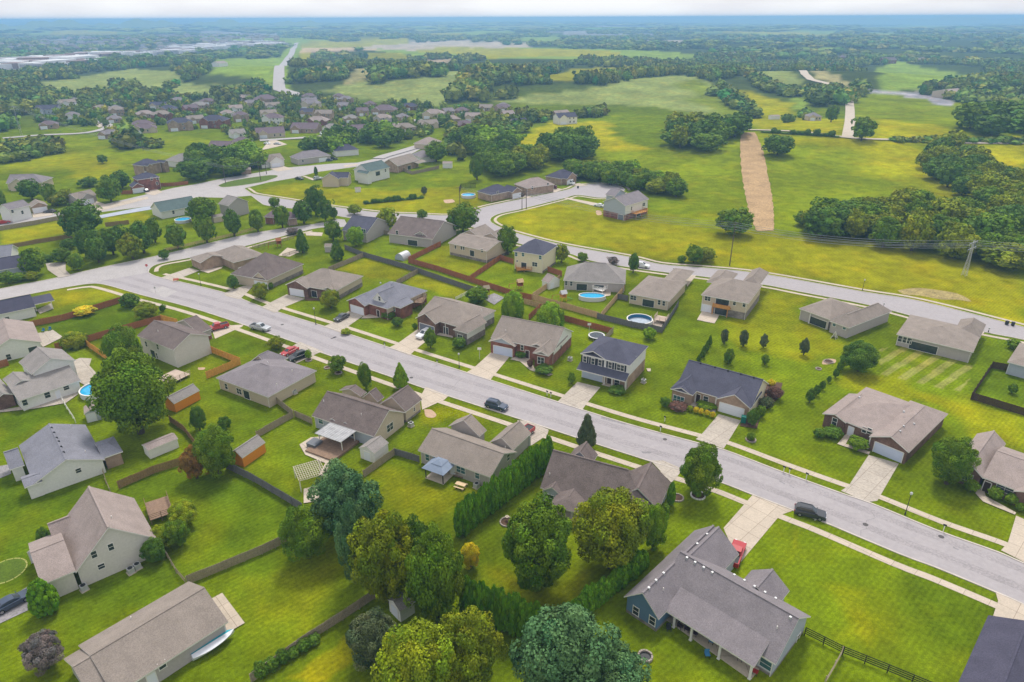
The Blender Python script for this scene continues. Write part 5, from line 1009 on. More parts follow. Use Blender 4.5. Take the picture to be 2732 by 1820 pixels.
NEAR = [ # tile, base, top, width, kind, leaf, label
('L2',850,540,860,92,390,'loose','blue','large blue green pine with billowing crown beside the white pergola'),
('L2',585,700,590,358,300,'round','mid','dense round dark green tree at the corner of the wooden fence'),
('L2',940,860,965,285,235,'loose','blue','tall narrow blue green pine left of the olive tree clump'),
('L2',1150,1000,1180,395,400,'loose','olive','tall feathery olive green tree in the middle of the clump'),
('L2',1370,930,1375,440,250,'loose','dark','dark green tree behind the olive tree, right part of the clump'),
('L2',1490,1190,1500,560,330,'loose','mid','broad green tree at the right end of the clump, above the small shed'),
('L2',1715,765,1718,612,135,'round','gold','small golden yellow tree standing on bare earth by the hedge'),
('L2',1050,1450,1052,1108,335,'round','slate','round slate grey shrub tree below the small white shed'),
('L2',1370,1760,1370,1192,530,'round','yel','big yellow green maple with orange tips at the bottom edge'),
('L2',1690,1600,1680,1140,380,'loose','olive','olive green tree right of the big yellow maple at bottom edge'),
('L3',612,915,620,328,430,'loose','mid','large green tree in the hedged garden, left of its darker neighbour'),
('L3',1110,760,1130,252,500,'round','olive','large green and rust tinted tree in front of the pale blue house'),
('L3',1415,640,1430,338,165,'oval','bright','slim bright green tree right of the big rust tinted tree'),
('L3',800,1730,800,1148,590,'loose','blue','big blue green pine at the bottom centre edge'),
('L3',1110,1800,1100,1375,450,'loose','blue','lighter blue green pine at bottom edge, nearest the stone fire ring'),
('L3',1537,330,1545,178,64,'arb','arb','narrow dark evergreen against the right end of the pale blue house'),
('L3',1490,390,1490,322,80,'round','mid','low leafy shrub at the right corner of the pale blue house'),
('M4',340,1520,368,1172,270,'oval','mid','lone egg shaped green tree in a stone ring by the street'),
('L1',335,1085,250,868,190,'arb','arb','thick evergreen cone at the garage corner of the beige house'),
('L1',322,600,320,482,95,'arb','dark','dark evergreen on the left side of the tall beige house'),
('L1',1290,480,1275,315,190,'round','yel','yellow green shrub at the end of the wooden deck'),
('L1',1250,610,1240,440,160,'round','mid','dark green shrub in the kidney shaped bed behind the beige house'),
('L1',1140,630,1130,480,120,'round','yel','yellow green shrub between deck and beige house wall'),
('L1',1085,725,1085,570,140,'round','dark','dark shrub at the back corner of the tall beige house'),
('L1',335,1470,335,1210,215,'loose','bare','bare grey brown leafless shrub beside the bottom left house'),
('M1',985,1085,990,545,480,'round','mid','huge dense green tree at left, tallest crown beside the round pool'),
('M1',890,640,875,350,240,'round','mid','green tree directly behind the huge one at the left'),
('M1',1395,1065,1382,900,104,'oval','dark','small dark tree on the lawn below the orange shed'),
('M1',1575,1065,1555,975,85,'oval','dark','small dark tree just above the large round one by the fence'),
('M1',1535,1370,1530,1048,260,'round','mid','round green tree at the fence corner beside the lower orange shed'),
('M1',1375,1400,1372,1190,150,'loose','rust','rust brown tree leaning on the round green one by the fence'),
('M1',910,205,905,115,110,'loose','dark','scrubby bush at the corner of the red brown fence'),
('M1',1030,290,1030,180,130,'loose','olive','bushy olive shrub with orange leaves beside the brown fence'),
('M1',1138,238,1138,190,42,'round','dark','tiny round shrub on the lawn near the corner bush'),
('M1',595,262,595,205,140,'flat','gold','bright yellow shrub in the bed by the brown fence'),
('M1',525,480,515,385,170,'willow','olive','weeping small tree hanging over the brown fence by the patio'),
('M2',985,785,970,600,92,'oval','mid','slim green tree on the lawn above the brown roof'),
('M2',1230,770,1212,600,122,'cone','bright','bright green pyramid shaped tree at the pavement edge'),
('M2',790,660,775,548,100,'loose','mid','young tree in a mulch ring left of the slim green tree'),
('M2',585,570,582,505,45,'oval','bright','young sapling in a mulch ring beside the dark car'),
('M2',360,500,355,420,95,'loose','olive','yellow green small tree behind the low grey hipped house'),
('M2',740,215,740,88,135,'round','olive','round brown green tree in front of the taupe brick ranch'),
('M2',252,150,250,38,112,'round','olive','round brown green shrub by the second driveway'),
('M2',320,80,320,36,42,'round','mid','small dark globe shrub by the beige wall house'),
('M2',62,80,60,-15,80,'oval','dark','small dark tree on the corner lot lawn'),
('M2',1435,492,1435,362,84,'oval','mid','small leafy tree beside the white and blue car'),
('M2',1140,285,1140,235,90,'flat','dark','dark spreading shrub at the front of the red brick house'),
('M2',1205,340,1205,280,75,'round','dark','dark round shrub at the corner of the red brick house'),
('M2',1325,360,1325,322,36,'round','dark','small dark shrub beside the grey garage door'),
('M2',1635,490,1635,425,90,'round','dark','dark shrubs under the arched bay window'),
('M2',1760,180,1750,75,140,'loose','mid','untidy green shrub by the timber play structure'),
('M2',845,395,845,362,66,'flat','yel','low yellow shrub at the driveway mouth'),
('M3',440,275,440,98,150,'willow','bright','left of two bright weeping willows by the brown fence'),
('M3',700,345,700,185,180,'willow','bright','right of two bright weeping willows by the brown fence'),
('M3',850,740,852,668,54,'oval','mid','small tree beside the driveway of the two storey white house'),
('M3',950,1190,948,952,152,'cone','slate','grey green spruce on the verge by the main street'),
('M3',1390,430,1390,355,90,'oval','bright','light green young tree behind the grey fence'),
('M3',560,628,558,575,44,'round','plum','dark red shrub in the stone edged bed'),
('M3',660,665,660,620,120,'flat','dark','low green planting under the brick house bay window'),
('M3',500,555,500,515,90,'flat','dark','low shrubs before the brick house porch'),
('M3',1165,800,1165,768,110,'flat','dark','clipped low hedge before the white two storey house porch'),
('M4',107,905,107,838,66,'round','dark','round clipped shrub at the left of the cream brick house'),
('M4',200,920,200,880,120,'flat','plum','reddish low shrubs under the cream house bay window'),
('M4',712,1035,712,922,82,'oval','dark','clipped egg shaped evergreen beside the green bin'),
('M4',772,975,770,895,66,'round','mid','yellow green shrub in the mulch bed by the cream house'),
('M4',868,845,868,765,110,'round','plum','purple shrub at the outer edge of the mulch bed'),
('M4',812,910,812,840,90,'round','slate','grey purple shrub in the mulch bed by the cream house'),
('M4',850,755,850,715,54,'round','gold','golden yellow shrub at the back corner of the cream house'),
('M4',400,905,400,872,130,'flat','mid','low border planting before the cream house porch'),
('M4',1180,1115,1180,1058,80,'flat','dark','dark spreading juniper at the red brown house corner, left one'),
('M4',1275,1110,1280,1050,120,'flat','dark','dark green shrubs under the red brown house window'),
('M4',1450,1190,1450,1120,130,'flat','mid','mixed planting bed before the red brown house porch'),
('M4',708,1138,708,1085,55,'round','mid','small ringed shrub on the lawn right of the green bin'),
('M4',1455,655,1470,463,222,'round','dark','broad dark round tree beside the striped lawn'),
('M4',550,605,550,500,72,'oval','mid','light airy young tree left of the mid lawn pair'),('M4',805,608,805,538,56,'oval','mid','light airy young tree right of the mid lawn pair'),
('D',2175,1112,2187,1006,92,'round','mid','round green tree in front of the brick house at the right edge'),
('R',510,195,510,105,90,'round','mid','round shrub left of the curved front walk at right edge'),('R',680,245,680,160,100,'round','mid','round shrub inside the curve of the front walk'),('R',800,285,800,205,90,'round','mid','round shrub by the porch post at the right edge'),('R',860,335,860,275,60,'flat','mid','low shrub at the end of the curved front walk'),
('M5',1480,1070,1475,1000,60,'round','mid','small tree inside the dark brown fence at the right edge'),('M5',1490,760,1490,695,80,'loose','mid','bushy shrub beside the house cut by the right edge'),
('U3',118,735,120,492,258,'round','mid','broad round green tree at the bend of the back road'),('U3',520,940,530,690,172,'oval','mid','oval green tree left of the cream two storey house'),
('U3',1000,1010,1005,848,112,'loose','olive','airy light tree right of the cream two storey house'),('U3',1190,1000,1190,925,92,'flat','mid','low spreading tree beside the back road'),
('U3',1645,1100,1652,930,96,'oval','dark','dark oval tree beside the parked white car'),('U3',1462,1030,1462,962,80,'loose','bare','small reddish leafless tree behind the grey roof'),
('U3',2185,1012,2190,862,160,'round','mid','bushy green tree in the open field by the back road'),('U3',2300,1000,2290,880,140,'loose','olive','olive shrub right of the bushy field tree'),('U3',2080,1010,2080,950,80,'round','mid','low bush left of the bushy field tree'),
('U3',245,270,255,38,124,'oval','mid','tall column shaped green tree on the upper lawn'),
('U2',700,925,690,708,128,'cone','dark','dark pointed tree above the brown roof'),('U2',1180,865,1182,690,152,'round','bright','bright green round tree in front of the slate blue roof'),
('U2',975,812,968,640,150,'round','mid','green tree left of the bright round one'),('U2',1015,992,1018,800,132,'cone','dark','dark pyramidal tree by the garden shed'),
('U2',612,760,612,700,105,'flat','bare','small pinkish bare tree on the cross road verge'),('U2',1465,722,1470,518,152,'loose','yel','tall airy yellow green tree between two back row houses'),
('U2',1770,622,1768,538,92,'flat','mid','flat topped tree behind the grey brown roof'),('U2',1165,580,1165,490,105,'loose','yel','sparse yellow tree at the back road edge'),
('U2',1790,402,1795,332,54,'oval','slate','small grey green tree on the open lawn'),('U2',820,208+20,820,150,36,'arb','dark','thin dark evergreen beside the slate roofed house'),
('U1',760,790,742,468,305,'round','dark','biggest dark tree left of the street tree row'),
('U1',2085,110,2090,10,200,'round','mid','round tree in the belt behind the arterial'),
('U1',925,122,925,45,82,'round','dark','single dark globe tree on the meadow at upper left'),('U1',1632,185,1632,112,84,'round','mid','small tree on the slope below the pale grey roof'),
('U4',690,288,680,152,196,'round','dark','lone dark tree right of the bare earth track'),('U4',395,822,395,655,225,'flat','mid','dark tree at the foot of the bare earth track'),('U4',860,760,860,672,130,'round','mid','bushy tree at the left end of the big thicket'),
('U4',1258,185,1262,36,152,'round','mid','large lone tree where the far lane meets the road'),('G2',1430,912,1440,702,225,'round','mid','big oak beside the tan house with the white awning'),
('F2',1545,895,1547,848,70,'flat','dark','solitary low bush in the yellow meadow'),('F3',1140,770,1140,662,76,'round','dark','dark tree between far lane and small house'),
]
for a in NEAR: tree(*a)
SM = [('M4',345,585,345,535,38),('M4',372,560,372,478,42),('M4',397,520,397,438,40),('M4',420,478,420,400,38)]
for a in SM: tree(*a,'cone','dark','small dark conifer in the slanting line behind the cream brick house','conifers in the slanting line',name='conifer',cat='conifer')
for n_,(u,v0,v1,w_) in zip(('first','second','third','fourth'),((520,462,362,50),(652,482,368,58),(795,492,400,56),(1075,542,428,62))):
    tree('M4',u,v0,u,v1,w_,'oval','slate',f'{n_} from left of four spaced dark young pear trees on the wide lawn','spaced young trees on the wide lawn')
for n_,(u,v,w_) in zip(('highest','second','third and smallest','fourth','fifth','lowest'),((1328,655,48),(1297,700,42),(1250,735,32),(1202,785,42),(1163,825,48),(1118,872,62))):
    tree('M4',u,v,u,v-w_*1.55,w_,'oval','dark',f'{n_} of six dark shrubs in the line left of the red brown house','shrub line beside the red brown house',name='shrub',cat='shrub')
for n_,(u,v) in zip(('leftmost','second','third','fourth','rightmost'),((285,935),(325,945),(360,955),(400,965),(440,978))):
    tree('M4',u,v,u,v-40,38,'round','gold' if n_!='leftmost' else 'yel',f'{n_} of five yellow globe shrubs before the cream brick house','yellow shrubs by the cream house',name='shrub',cat='shrub',trunk=False)
STR = [('U1',1600,885,1600,660,182),('U1',1860,835,1850,588,162),('U1',2105,775,2090,540,142),('U2',300,735,290,540,132),('U2',520,702,510,500,128),('U2',712,662,700,455,142),('U2',905,640,905,430,124),('U2',820,585,820,328,152),('U2',980,620,980,515,72),('U2',450,520,450,425,92),
 ('U1',820,960,800,690,190),('U1',890,1010,890,780,175),('U1',1020,940,1020,705,172),('U1',1080,860,1070,680,130),('U1',1195,980,1190,755,172),('U1',1295,925,1290,640,205),('U1',1395,830,1390,615,132),('U1',1830,645,1830,428,245),('U1',330,1120,305,885,175),('U1',565,1010,560,880,155),('U1',700,1080,700,930,135),('U1',620,890,620,800,130),
 ('U1',1000,465,1000,240,200),('U1',1100,345,1100,190,155),('U1',290,445,290,265,185),('U1',520,500,520,380,155),('U1',610,480,600,350,135),('U1',800,330,800,245,135),('U1',470,330+170,470,300,120),('U1',20,560,20,340,110),('U1',80,1200,80,1090,120),('U1',180,1180,180,1100,130),('U1',300,1170,300,1090,110),('U1',440,1000,440,940,100),('U1',1480,1060-80,1440,900,90),('U1',340,300+10,340,255,90)]
for i,(t,ub,vb,ut,vt,w_) in enumerate(STR):
    tree(t,ub,vb,ut,vt,w_,random.choice(['round','oval','round','loose']),random.choice(['dark','mid','dark','mid','olive' if i>9 else 'dark']),'leafy street tree in the green belt between cross road and arterial' ,'trees between cross road and arterial')
# clipped evergreen rows: every plant is its own thing
def row(t, a, b, ta, tb, w_, n, kind, leaf, label, group, name='arborvitae', cat='evergreen'):
    for i in range(n):
        k = i/(n-1); u, v = a[0]+(b[0]-a[0])*k, a[1]+(b[1]-a[1])*k; uu, vv = ta[0]+(tb[0]-ta[0])*k, ta[1]+(tb[1]-ta[1])*k
        tree(t,u+random.uniform(-4,4),v,uu+random.uniform(-6,6),vv+random.uniform(-22,20),w_*random.uniform(.85,1.2),kind,leaf,label,group,name=name,cat=cat,trunk=False,lift=0)
row('M3',(685,1320),(80,1800),(650,1105),(40,1590),92,22,'arb','arb','tall clipped evergreen in the long hedge beside the grey sided house','evergreens of the long hedge')
row('L3',(1340,770),(830,1185),(1320,640),(790,1010),100,14,'arb','arb','tall evergreen in the hedge row leading down from the rust tinted tree','evergreens of the right hedge')
row('L3',(130,1120),(600,1270),(110,840),(600,1020),105,11,'arb','arb','tall evergreen in the lower hedge row near the small white shed','evergreens of the lower hedge')
row('L2',(260,1520),(620,1290),(260,1440),(620,1240),100,6,'round','dark','scrubby bush along the foot of the lower wooden fence','bushes along the lower wooden fence','shrub','shrub')
row('U2',(1270,485),(1765,435),(1270,455),(1765,408),46,18,'round','dark','low shrub of the planted line across the open lawn','shrub line on the open lawn','shrub','shrub')
row('U4',(600,135),(1090,165),(600,108),(1090,140),46,16,'round','dark','small roadside tree of the line beyond the bare earth track','roadside trees beyond the track')
GA = 'leafy tree of the thicket beyond the power lines'; GB = 'tree of the creek line running up the right edge'
def grove(t, poly, n, h, r, leaves, kinds, label, group, mind=.75, **k):
    pts = [(q.x,q.y) for q in PP(t,poly)]; xs = [p[0] for p in pts]; ys = [p[1] for p in pts]; got = []; tries = 0
    sp = r[1]*2*mind
    while len(got) < n and tries < 4000:
        tries += 1; x, y = random.uniform(min(xs),max(xs)), random.uniform(min(ys),max(ys))
        if not inpoly(np.array([x]),np.array([y]),pts)[0]: continue
        if any((x-a)**2+(y-b)**2 < sp*sp for a,b in got): 
            if tries % 400 == 0: sp *= .85
            continue
        got.append((x,y))
        plant(Vector((x,y,land(x,y)-.3)), random.uniform(*h), random.uniform(*r), random.choice(kinds), random.choice(leaves), label, group, **k)
RK = ['round','round','oval','loose']
grove('U4',[(850,790),(1080,740),(1500,700),(1720,720),(1960,720),(2000,780),(2200,950),(2354,1060),(2354,1105),(2000,1010),(1500,930),(1000,850),(850,830)],40,(8,13),(4.3,7),['dark','mid','mid','olive','olive'],RK,GA,'trees of the thicket beyond the power lines',.6)
grove('U4',[(1620,300),(1850,250),(1960,330),(2250,480),(2354,620),(2354,900),(2200,800),(2100,680),(1900,560),(1750,440)],30,(8,13),(4.8,7.6),['dark','mid','olive','olive'],RK,GB,'trees of the creek line',.6)
grove('U4',[(0,130),(200,120),(440,140),(445,175),(290,215),(280,255),(0,260)],22,(9,14),(5.6,8.2),['dark','mid','mid','olive'],RK,'tree of the round copse left of the bare earth track','trees of the round copse',.6)
grove('U4',[(1960,110),(2354,40),(2354,155),(1980,158)],12,(12,17),(8,12),['dark','mid'],RK,'tree of the dark wood at the upper right edge','trees of the upper right wood',.6)
grove('U3',[(330,110),(560,110),(850,130),(880,175),(620,205),(480,245),(360,235)],14,(8,12),(5,7.2),['mid','mid','olive'],RK,'tree of the belt behind the turning circle houses','trees behind the turning circle',.6)
grove('U3',[(1090,200),(1350,200),(1650,260),(1900,340),(2080,430),(1850,420),(1560,330),(1120,265)],24,(6,9.5),(3.8,5.8),['mid','olive','mid','bright'],RK,'tree of the hedge line right of the turning circle','trees right of the turning circle',.6)
grove('U3',[(880,60),(1180,50),(1190,90),(890,100)],4,(12,14),(7,9),['mid','dark'],RK,'tree of the tall pair above the turning circle','trees above the turning circle',.7)
grove('U1',[(1720,120),(2250,60),(2300,190),(2000,250),(1750,280),(1700,250)],15,(9,13),(5.5,8),['mid','dark','bright'],RK,'tree of the dense clump above the arterial junction','trees of the clump above the arterial',.6)
grove('G2',[(30,720),(300,680),(600,640),(900,620),(1060,640),(1080,740),(700,780),(300,850),(100,840)],16,(8,12),(4.5,6.8),['mid','dark','bright'],RK,'tree of the belt left of the big oak','trees left of the big oak',.6)
grove('F2',[(960,900),(1080,860),(1350,900),(1400,940),(1300,1000),(1560,1090),(1200,1090),(1100,1000),(1000,960)],16,(9,13),(5.5,8),['mid','dark','bright'],RK,'tree of the hedge line between upper lawn and yellow meadow','trees of the meadow hedge',.6)
grove('F2',[(1560,980),(1780,960),(1780,1010),(1600,1020)],5,(13,16),(7,9),['mid','dark'],RK,'tree of the small clump in the yellow meadow','trees of the meadow clump',.7)
print('TREES', TREES, sum(1 for o in bpy.data.objects if o.get('category')=='tree'))
# ------------------------------------------------------------------ far woodland, hedgerows and town: too many to count
def low_crown(n, size, seed):
    q, t = crown('round',n,size,seed,14); q2, t2 = core('round',.86,seed,4,7); t2 = t2*1.3
    q = np.concatenate([q,q2]); t = np.concatenate([t,t2]); q = q.copy(); q[:,:,2] = (q[:,:,2]+1)/2; return q, t
LOW = {'n':[low_crown(90,.26,s) for s in range(5)],'m':[low_crown(34,.36,s) for s in range(5)],'f':[low_crown(10,.5,s) for s in range(4)]}
gcr = gc.reshape(nr,na,3)
def colour_at(x, y):
    a = np.degrees(np.arctan2(x,y)); j = np.clip(((a+50)/100*899).round().astype(int),0,899); r = np.hypot(x,y); i = np.clip(np.searchsorted(rr,r),0,nr-1); return gcr[i,j]
def scatter(name, XY, hh, rad_, lod, kind='stuff', m='wood', label=None):
    if not len(XY): return
    allq, allt = [], []; z = land_np(XY[:,0],XY[:,1]); pr = LOW[lod]; pick = rng.integers(0,len(pr),len(XY)); ang_ = rng.uniform(0,6.28,len(XY)); tn = rng.uniform(.55,1.45,len(XY)); hu = rng.normal(0,.14,len(XY))
    for v in range(len(pr)):
        s = np.where(pick==v)[0]
        if not len(s): continue
        q, t = pr[v]; n = len(q); c, sn = np.cos(ang_[s]), np.sin(ang_[s])
        x = q[None,:,:,0]; y = q[None,:,:,1]
        X_ = (x*c[:,None,None]-y*sn[:,None,None])*rad_[s][:,None,None]+XY[s,0][:,None,None]; Y_ = (x*sn[:,None,None]+y*c[:,None,None])*rad_[s][:,None,None]+XY[s,1][:,None,None]
        Z_ = q[None,:,:,2]*hh[s][:,None,None]+z[s][:,None,None]-.5
        allq.append(np.stack([X_,Y_,Z_],-1).reshape(-1,4,3)); tt = t[None]*tn[s][:,None,None]*np.stack([1+hu[s]*2,1+hu[s]*.4,np.ones(len(s))],1)[:,None,:]; allt.append(tt.reshape(-1,3))
    q = np.concatenate(allq); t = np.concatenate(allt); V = q.reshape(-1,3); F = np.arange(len(V)).reshape(-1,4)
    o = bpy.data.objects.new(name, mesh_np(name,V,F,LEAF[m],attr=np.repeat(t,4,axis=0))); COL.objects.link(o); return tag(o, label, None, None, kind)
def samples(n, r0, r1, a0=-41, a1=41):
    r = np.sqrt(rng.uniform(r0*r0,r1*r1,n)); a = np.deg2rad(rng.uniform(a0,a1,n)); return np.stack([r*np.sin(a),r*np.cos(a)],1)
def keep_wood(XY, th=.075):
    c = colour_at(XY[:,0],XY[:,1]); g = (c[:,1] < th)&(c[:,0] < .06); n = (np.sin(XY[:,0]/90+1)*np.sin(XY[:,1]/130+2)+.5*np.sin((XY[:,0]-XY[:,1])/61)); return g, n
XY = samples(15000,640,1500); g, n = keep_wood(XY); XY = XY[g&(n>-.4)]
scatter('woodland', XY, rng.uniform(6,12,len(XY)), rng.uniform(3.5,7,len(XY)), 'n')
XY = samples(11000,1500,4200); g, n = keep_wood(XY); XY = XY[g&(n>-.35)]
scatter('woodland', XY, rng.uniform(7,14,len(XY)), rng.uniform(7,17,len(XY)), 'm')
XY = samples(9000,4200,16000); g, n = keep_wood(XY); XY = XY[g]
scatter('far_forest', XY, rng.uniform(10,20,len(XY)), rng.uniform(35,100,len(XY)), 'f')
# scattered garden trees among the distant houses
def polyscatter(name, t, poly, n, h, r, lod='n', m='wood'):
    pts = [(q.x,q.y) for q in PP(t,poly)]; xs = [p[0] for p in pts]; ys = [p[1] for p in pts]
    XY = np.stack([rng.uniform(min(xs),max(xs),n*3),rng.uniform(min(ys),max(ys),n*3)],1); XY = XY[inpoly(XY[:,0],XY[:,1],pts)][:n]
    hx = [o.location for o in bpy.data.objects if o.name.startswith('distant_house')]
    if len(XY):
        D_ = np.min(np.stack([np.hypot(XY[:,0]-p.x, XY[:,1]-(p.y)) for p in hx]),0); D2 = np.min(np.stack([np.hypot(XY[:,0]-p.x*.975, XY[:,1]-(p.y*.975)) for p in hx]),0); XY = XY[(D_>10)&(D2>6.5)]
    return scatter(name, XY, rng.uniform(*h,len(XY))*.8, rng.uniform(*r,len(XY))*.8, lod, m=m)
polyscatter('garden_trees','D',[(80,235),(400,225),(700,215),(800,235),(1100,250),(1330,275),(1200,290),(1000,300),(950,330),(800,330),(700,300),(560,330),(480,300),(300,290),(90,290)],1100,(4.5,9.5),(2.4,4.4))
for t,p,n,hh,r_ in (('F1',[(0,600),(280,650),(240,760),(180,900),(0,920)],90,(10,16),(6,10)),('F1',[(0,1040),(160,1010),(350,1030),(510,1020),(420,1080),(150,1130),(0,1140)],40,(6,10),(4,7)),('F1',[(780,940),(980,930),(980,1010),(900,1050),(800,1020)],18,(9,14),(6,8)),
 ('F1',[(1000,1010),(1170,1000),(1100,1035),(1000,1040)],10,(5,8),(4,6)),('G2',[(1500,520),(1700,640),(2100,560),(2354,520),(2354,600),(2100,640),(1800,640),(1640,700),(1700,900),(1600,880),(1560,650)],80,(8,13),(4,7)),
 ('F2',[(1050,790),(1240,770),(1400,740),(1640,740),(1900,740),(1940,700),(1700,740),(1500,770),(1380,830),(1250,860),(1080,850)],70,(8,13),(5,7)),('F3',[(830,740),(1060,700),(1050,740),(980,790),(860,790)],14,(6,9),(4,6)),('F3',[(1400,880),(2354,880),(2354,905),(1400,890)],40,(3,5),(3,5)),
 ('F1',[(1480,660),(1830,600),(1860,640),(1880,690),(1860,720),(1500,720)],60,(9,14),(5,8)),('F1',[(780,590),(980,590),(960,620),(790,640)],14,(9,12),(7,10)),('F1',[(500,560),(580,560),(580,620),(500,610)],6,(10,14),(8,11)),('F1',[(1160,600),(1245,590),(1240,615),(1170,620)],5,(8,11),(7,9)),
 ('F2',[(470,460),(880,470),(880,490),(600,490),(470,500)],50,(14,20),(9,14)),('F2',[(1200,560),(1500,545),(1800,510),(2354,450),(2354,475),(1800,530),(1220,600)],110,(12,17),(7,11)),('F2',[(940,640),(1180,640),(1200,520),(1400,480),(1100,470),(960,560)],70,(14,20),(8,12)),
 ('F3',[(400,560),(480,560),(600,680),(700,740),(620,740),(520,680),(400,600)],26,(9,14),(7,10)),('F3',[(1020,620),(1240,610),(1240,660),(1050,665)],26,(11,16),(8,12)),('F3',[(1570,545),(1750,545),(2130,500),(2140,520),(1750,558)],40,(8,12),(6,10)),('F3',[(1970,640),(2110,560),(2330,600),(2200,700)],14,(10,14),(9,12)),('F3',[(620,480),(900,590),(1030,570),(1180,560),(1180,600),(900,615),(700,560)],60,(9,13),(7,10)),('F3',[(1280,540),(1340,540),(1330,610),(1290,610)],4,(14,18),(9,12))):
    polyscatter('hedgerow',t,p,n,hh,r_)
# the far shopping strip: many pale roofs, one mass
b = MB()
pts = [(q.x,q.y) for q in PP('F1',[(0,440),(500,400),(1250,340),(1700,300),(1960,290),(1960,330),(1300,370),(820,390),(520,455),(0,505)])]; xs=[p[0] for p in pts]; ys=[p[1] for p in pts]; c_ = 0
while c_ < 260:
    x, y = random.uniform(min(xs),max(xs)), random.uniform(min(ys),max(ys))
    if inpoly(np.array([x]),np.array([y]),pts)[0]: b.box((x,y,land(x,y)-1),(random.uniform(20,80),random.uniform(15,40),random.uniform(6,11)),random.uniform(0,1.5),random.choice([0,0,1,2])); c_ += 1
tag(b.build('town_buildings',[mat('roof_white',(.75,.74,.73),.7,.1,.2),mat('wall_far_grey',(.45,.42,.42),.9,.1,.3),mat('wall_far_brick',(.30,.20,.18),.9,.1,.3)]),kind='stuff')
# the far suburb: hundreds of small roofs read as one mass
b = MB(); n_ = 0
sub_ = [(q.x,q.y) for q in PP('D',[(0,84),(300,78),(560,74),(640,84),(640,100),(430,122),(300,118),(150,122),(0,128)])]; xs=[p[0] for p in sub_]; ys=[p[1] for p in sub_]
while n_ < 420:
    x, y = random.uniform(min(xs),max(xs)), random.uniform(min(ys),max(ys))
    if not inpoly(np.array([x]),np.array([y]),sub_)[0]: continue
    z = land(x,y)-.5; a = random.uniform(-.6,.6); co, si = math.cos(a), math.sin(a); w_, d_, h_ = random.uniform(8,12), random.uniform(5,7), random.uniform(4,7); f = lambda u,v,t: (x+u*co-v*si, y+u*si+v*co, z+t); k_ = random.choice([0,1,2,2]); r_ = random.choice([3,4,5])
    for q in ([(-w_,-d_),(w_,-d_)],[(w_,-d_),(w_,d_)],[(w_,d_),(-w_,d_)],[(-w_,d_),(-w_,-d_)]): b.face([f(*q[0],0),f(*q[1],0),f(*q[1],h_),f(*q[0],h_)],k_)
    b.face([f(-w_-1,-d_-1,h_),f(w_+1,-d_-1,h_),f(w_-4,0,h_+4),f(-w_+4,0,h_+4)],r_); b.face([f(w_+1,d_+1,h_),f(-w_-1,d_+1,h_),f(-w_+4,0,h_+4),f(w_-4,0,h_+4)],r_); b.face([f(w_+1,-d_-1,h_),f(w_+1,d_+1,h_),f(w_-4,0,h_+4)],r_); b.face([f(-w_-1,d_+1,h_),f(-w_-1,-d_-1,h_),f(-w_+4,0,h_+4)],r_); n_ += 1
tag(b.build('far_suburb',[WALL['white'],WALL['beige'],WALL['brickt'],ROOF['tan'],ROOF['grey'],ROOF['plum']]),kind='stuff')
# ridge on the skyline
def ridge_line(name, r0, r1, hs, a0, a1):
    Vv, Ff = [], []; n = 160
    for i in range(n+1):
        a = rad(a0+(a1-a0)*i/n); k = i/n; env = math.sin(math.pi*min(1,max(0,k)))**.5; h = hs*env*(.7+.2*math.sin(i*.31)+.12*math.sin(i*.83+1)+.06*math.sin(i*2.1))
        for r_, z in ((r0,-30),((r0+r1)/2,h),(r1,-30)): Vv.append((r_*math.sin(a),r_*math.cos(a),z))
    for i in range(n):
        for j in range(2): Ff.append((i*3+j,(i+1)*3+j,(i+1)*3+j+1,i*3+j+1))
    o = bpy.data.objects.new(name, mesh_np(name,np.array(Vv,float),np.array(Ff),LEAF['wood'],attr=np.ones((len(Vv),3)),smooth=True)); COL.objects.link(o); tag(o,kind='structure')
ridge_line('distant_hills',5500,7500,79,-48,-7); ridge_line('distant_hills',12000,14500,62,-20,20); ridge_line('distant_hills',10500,13000,72,10,48)
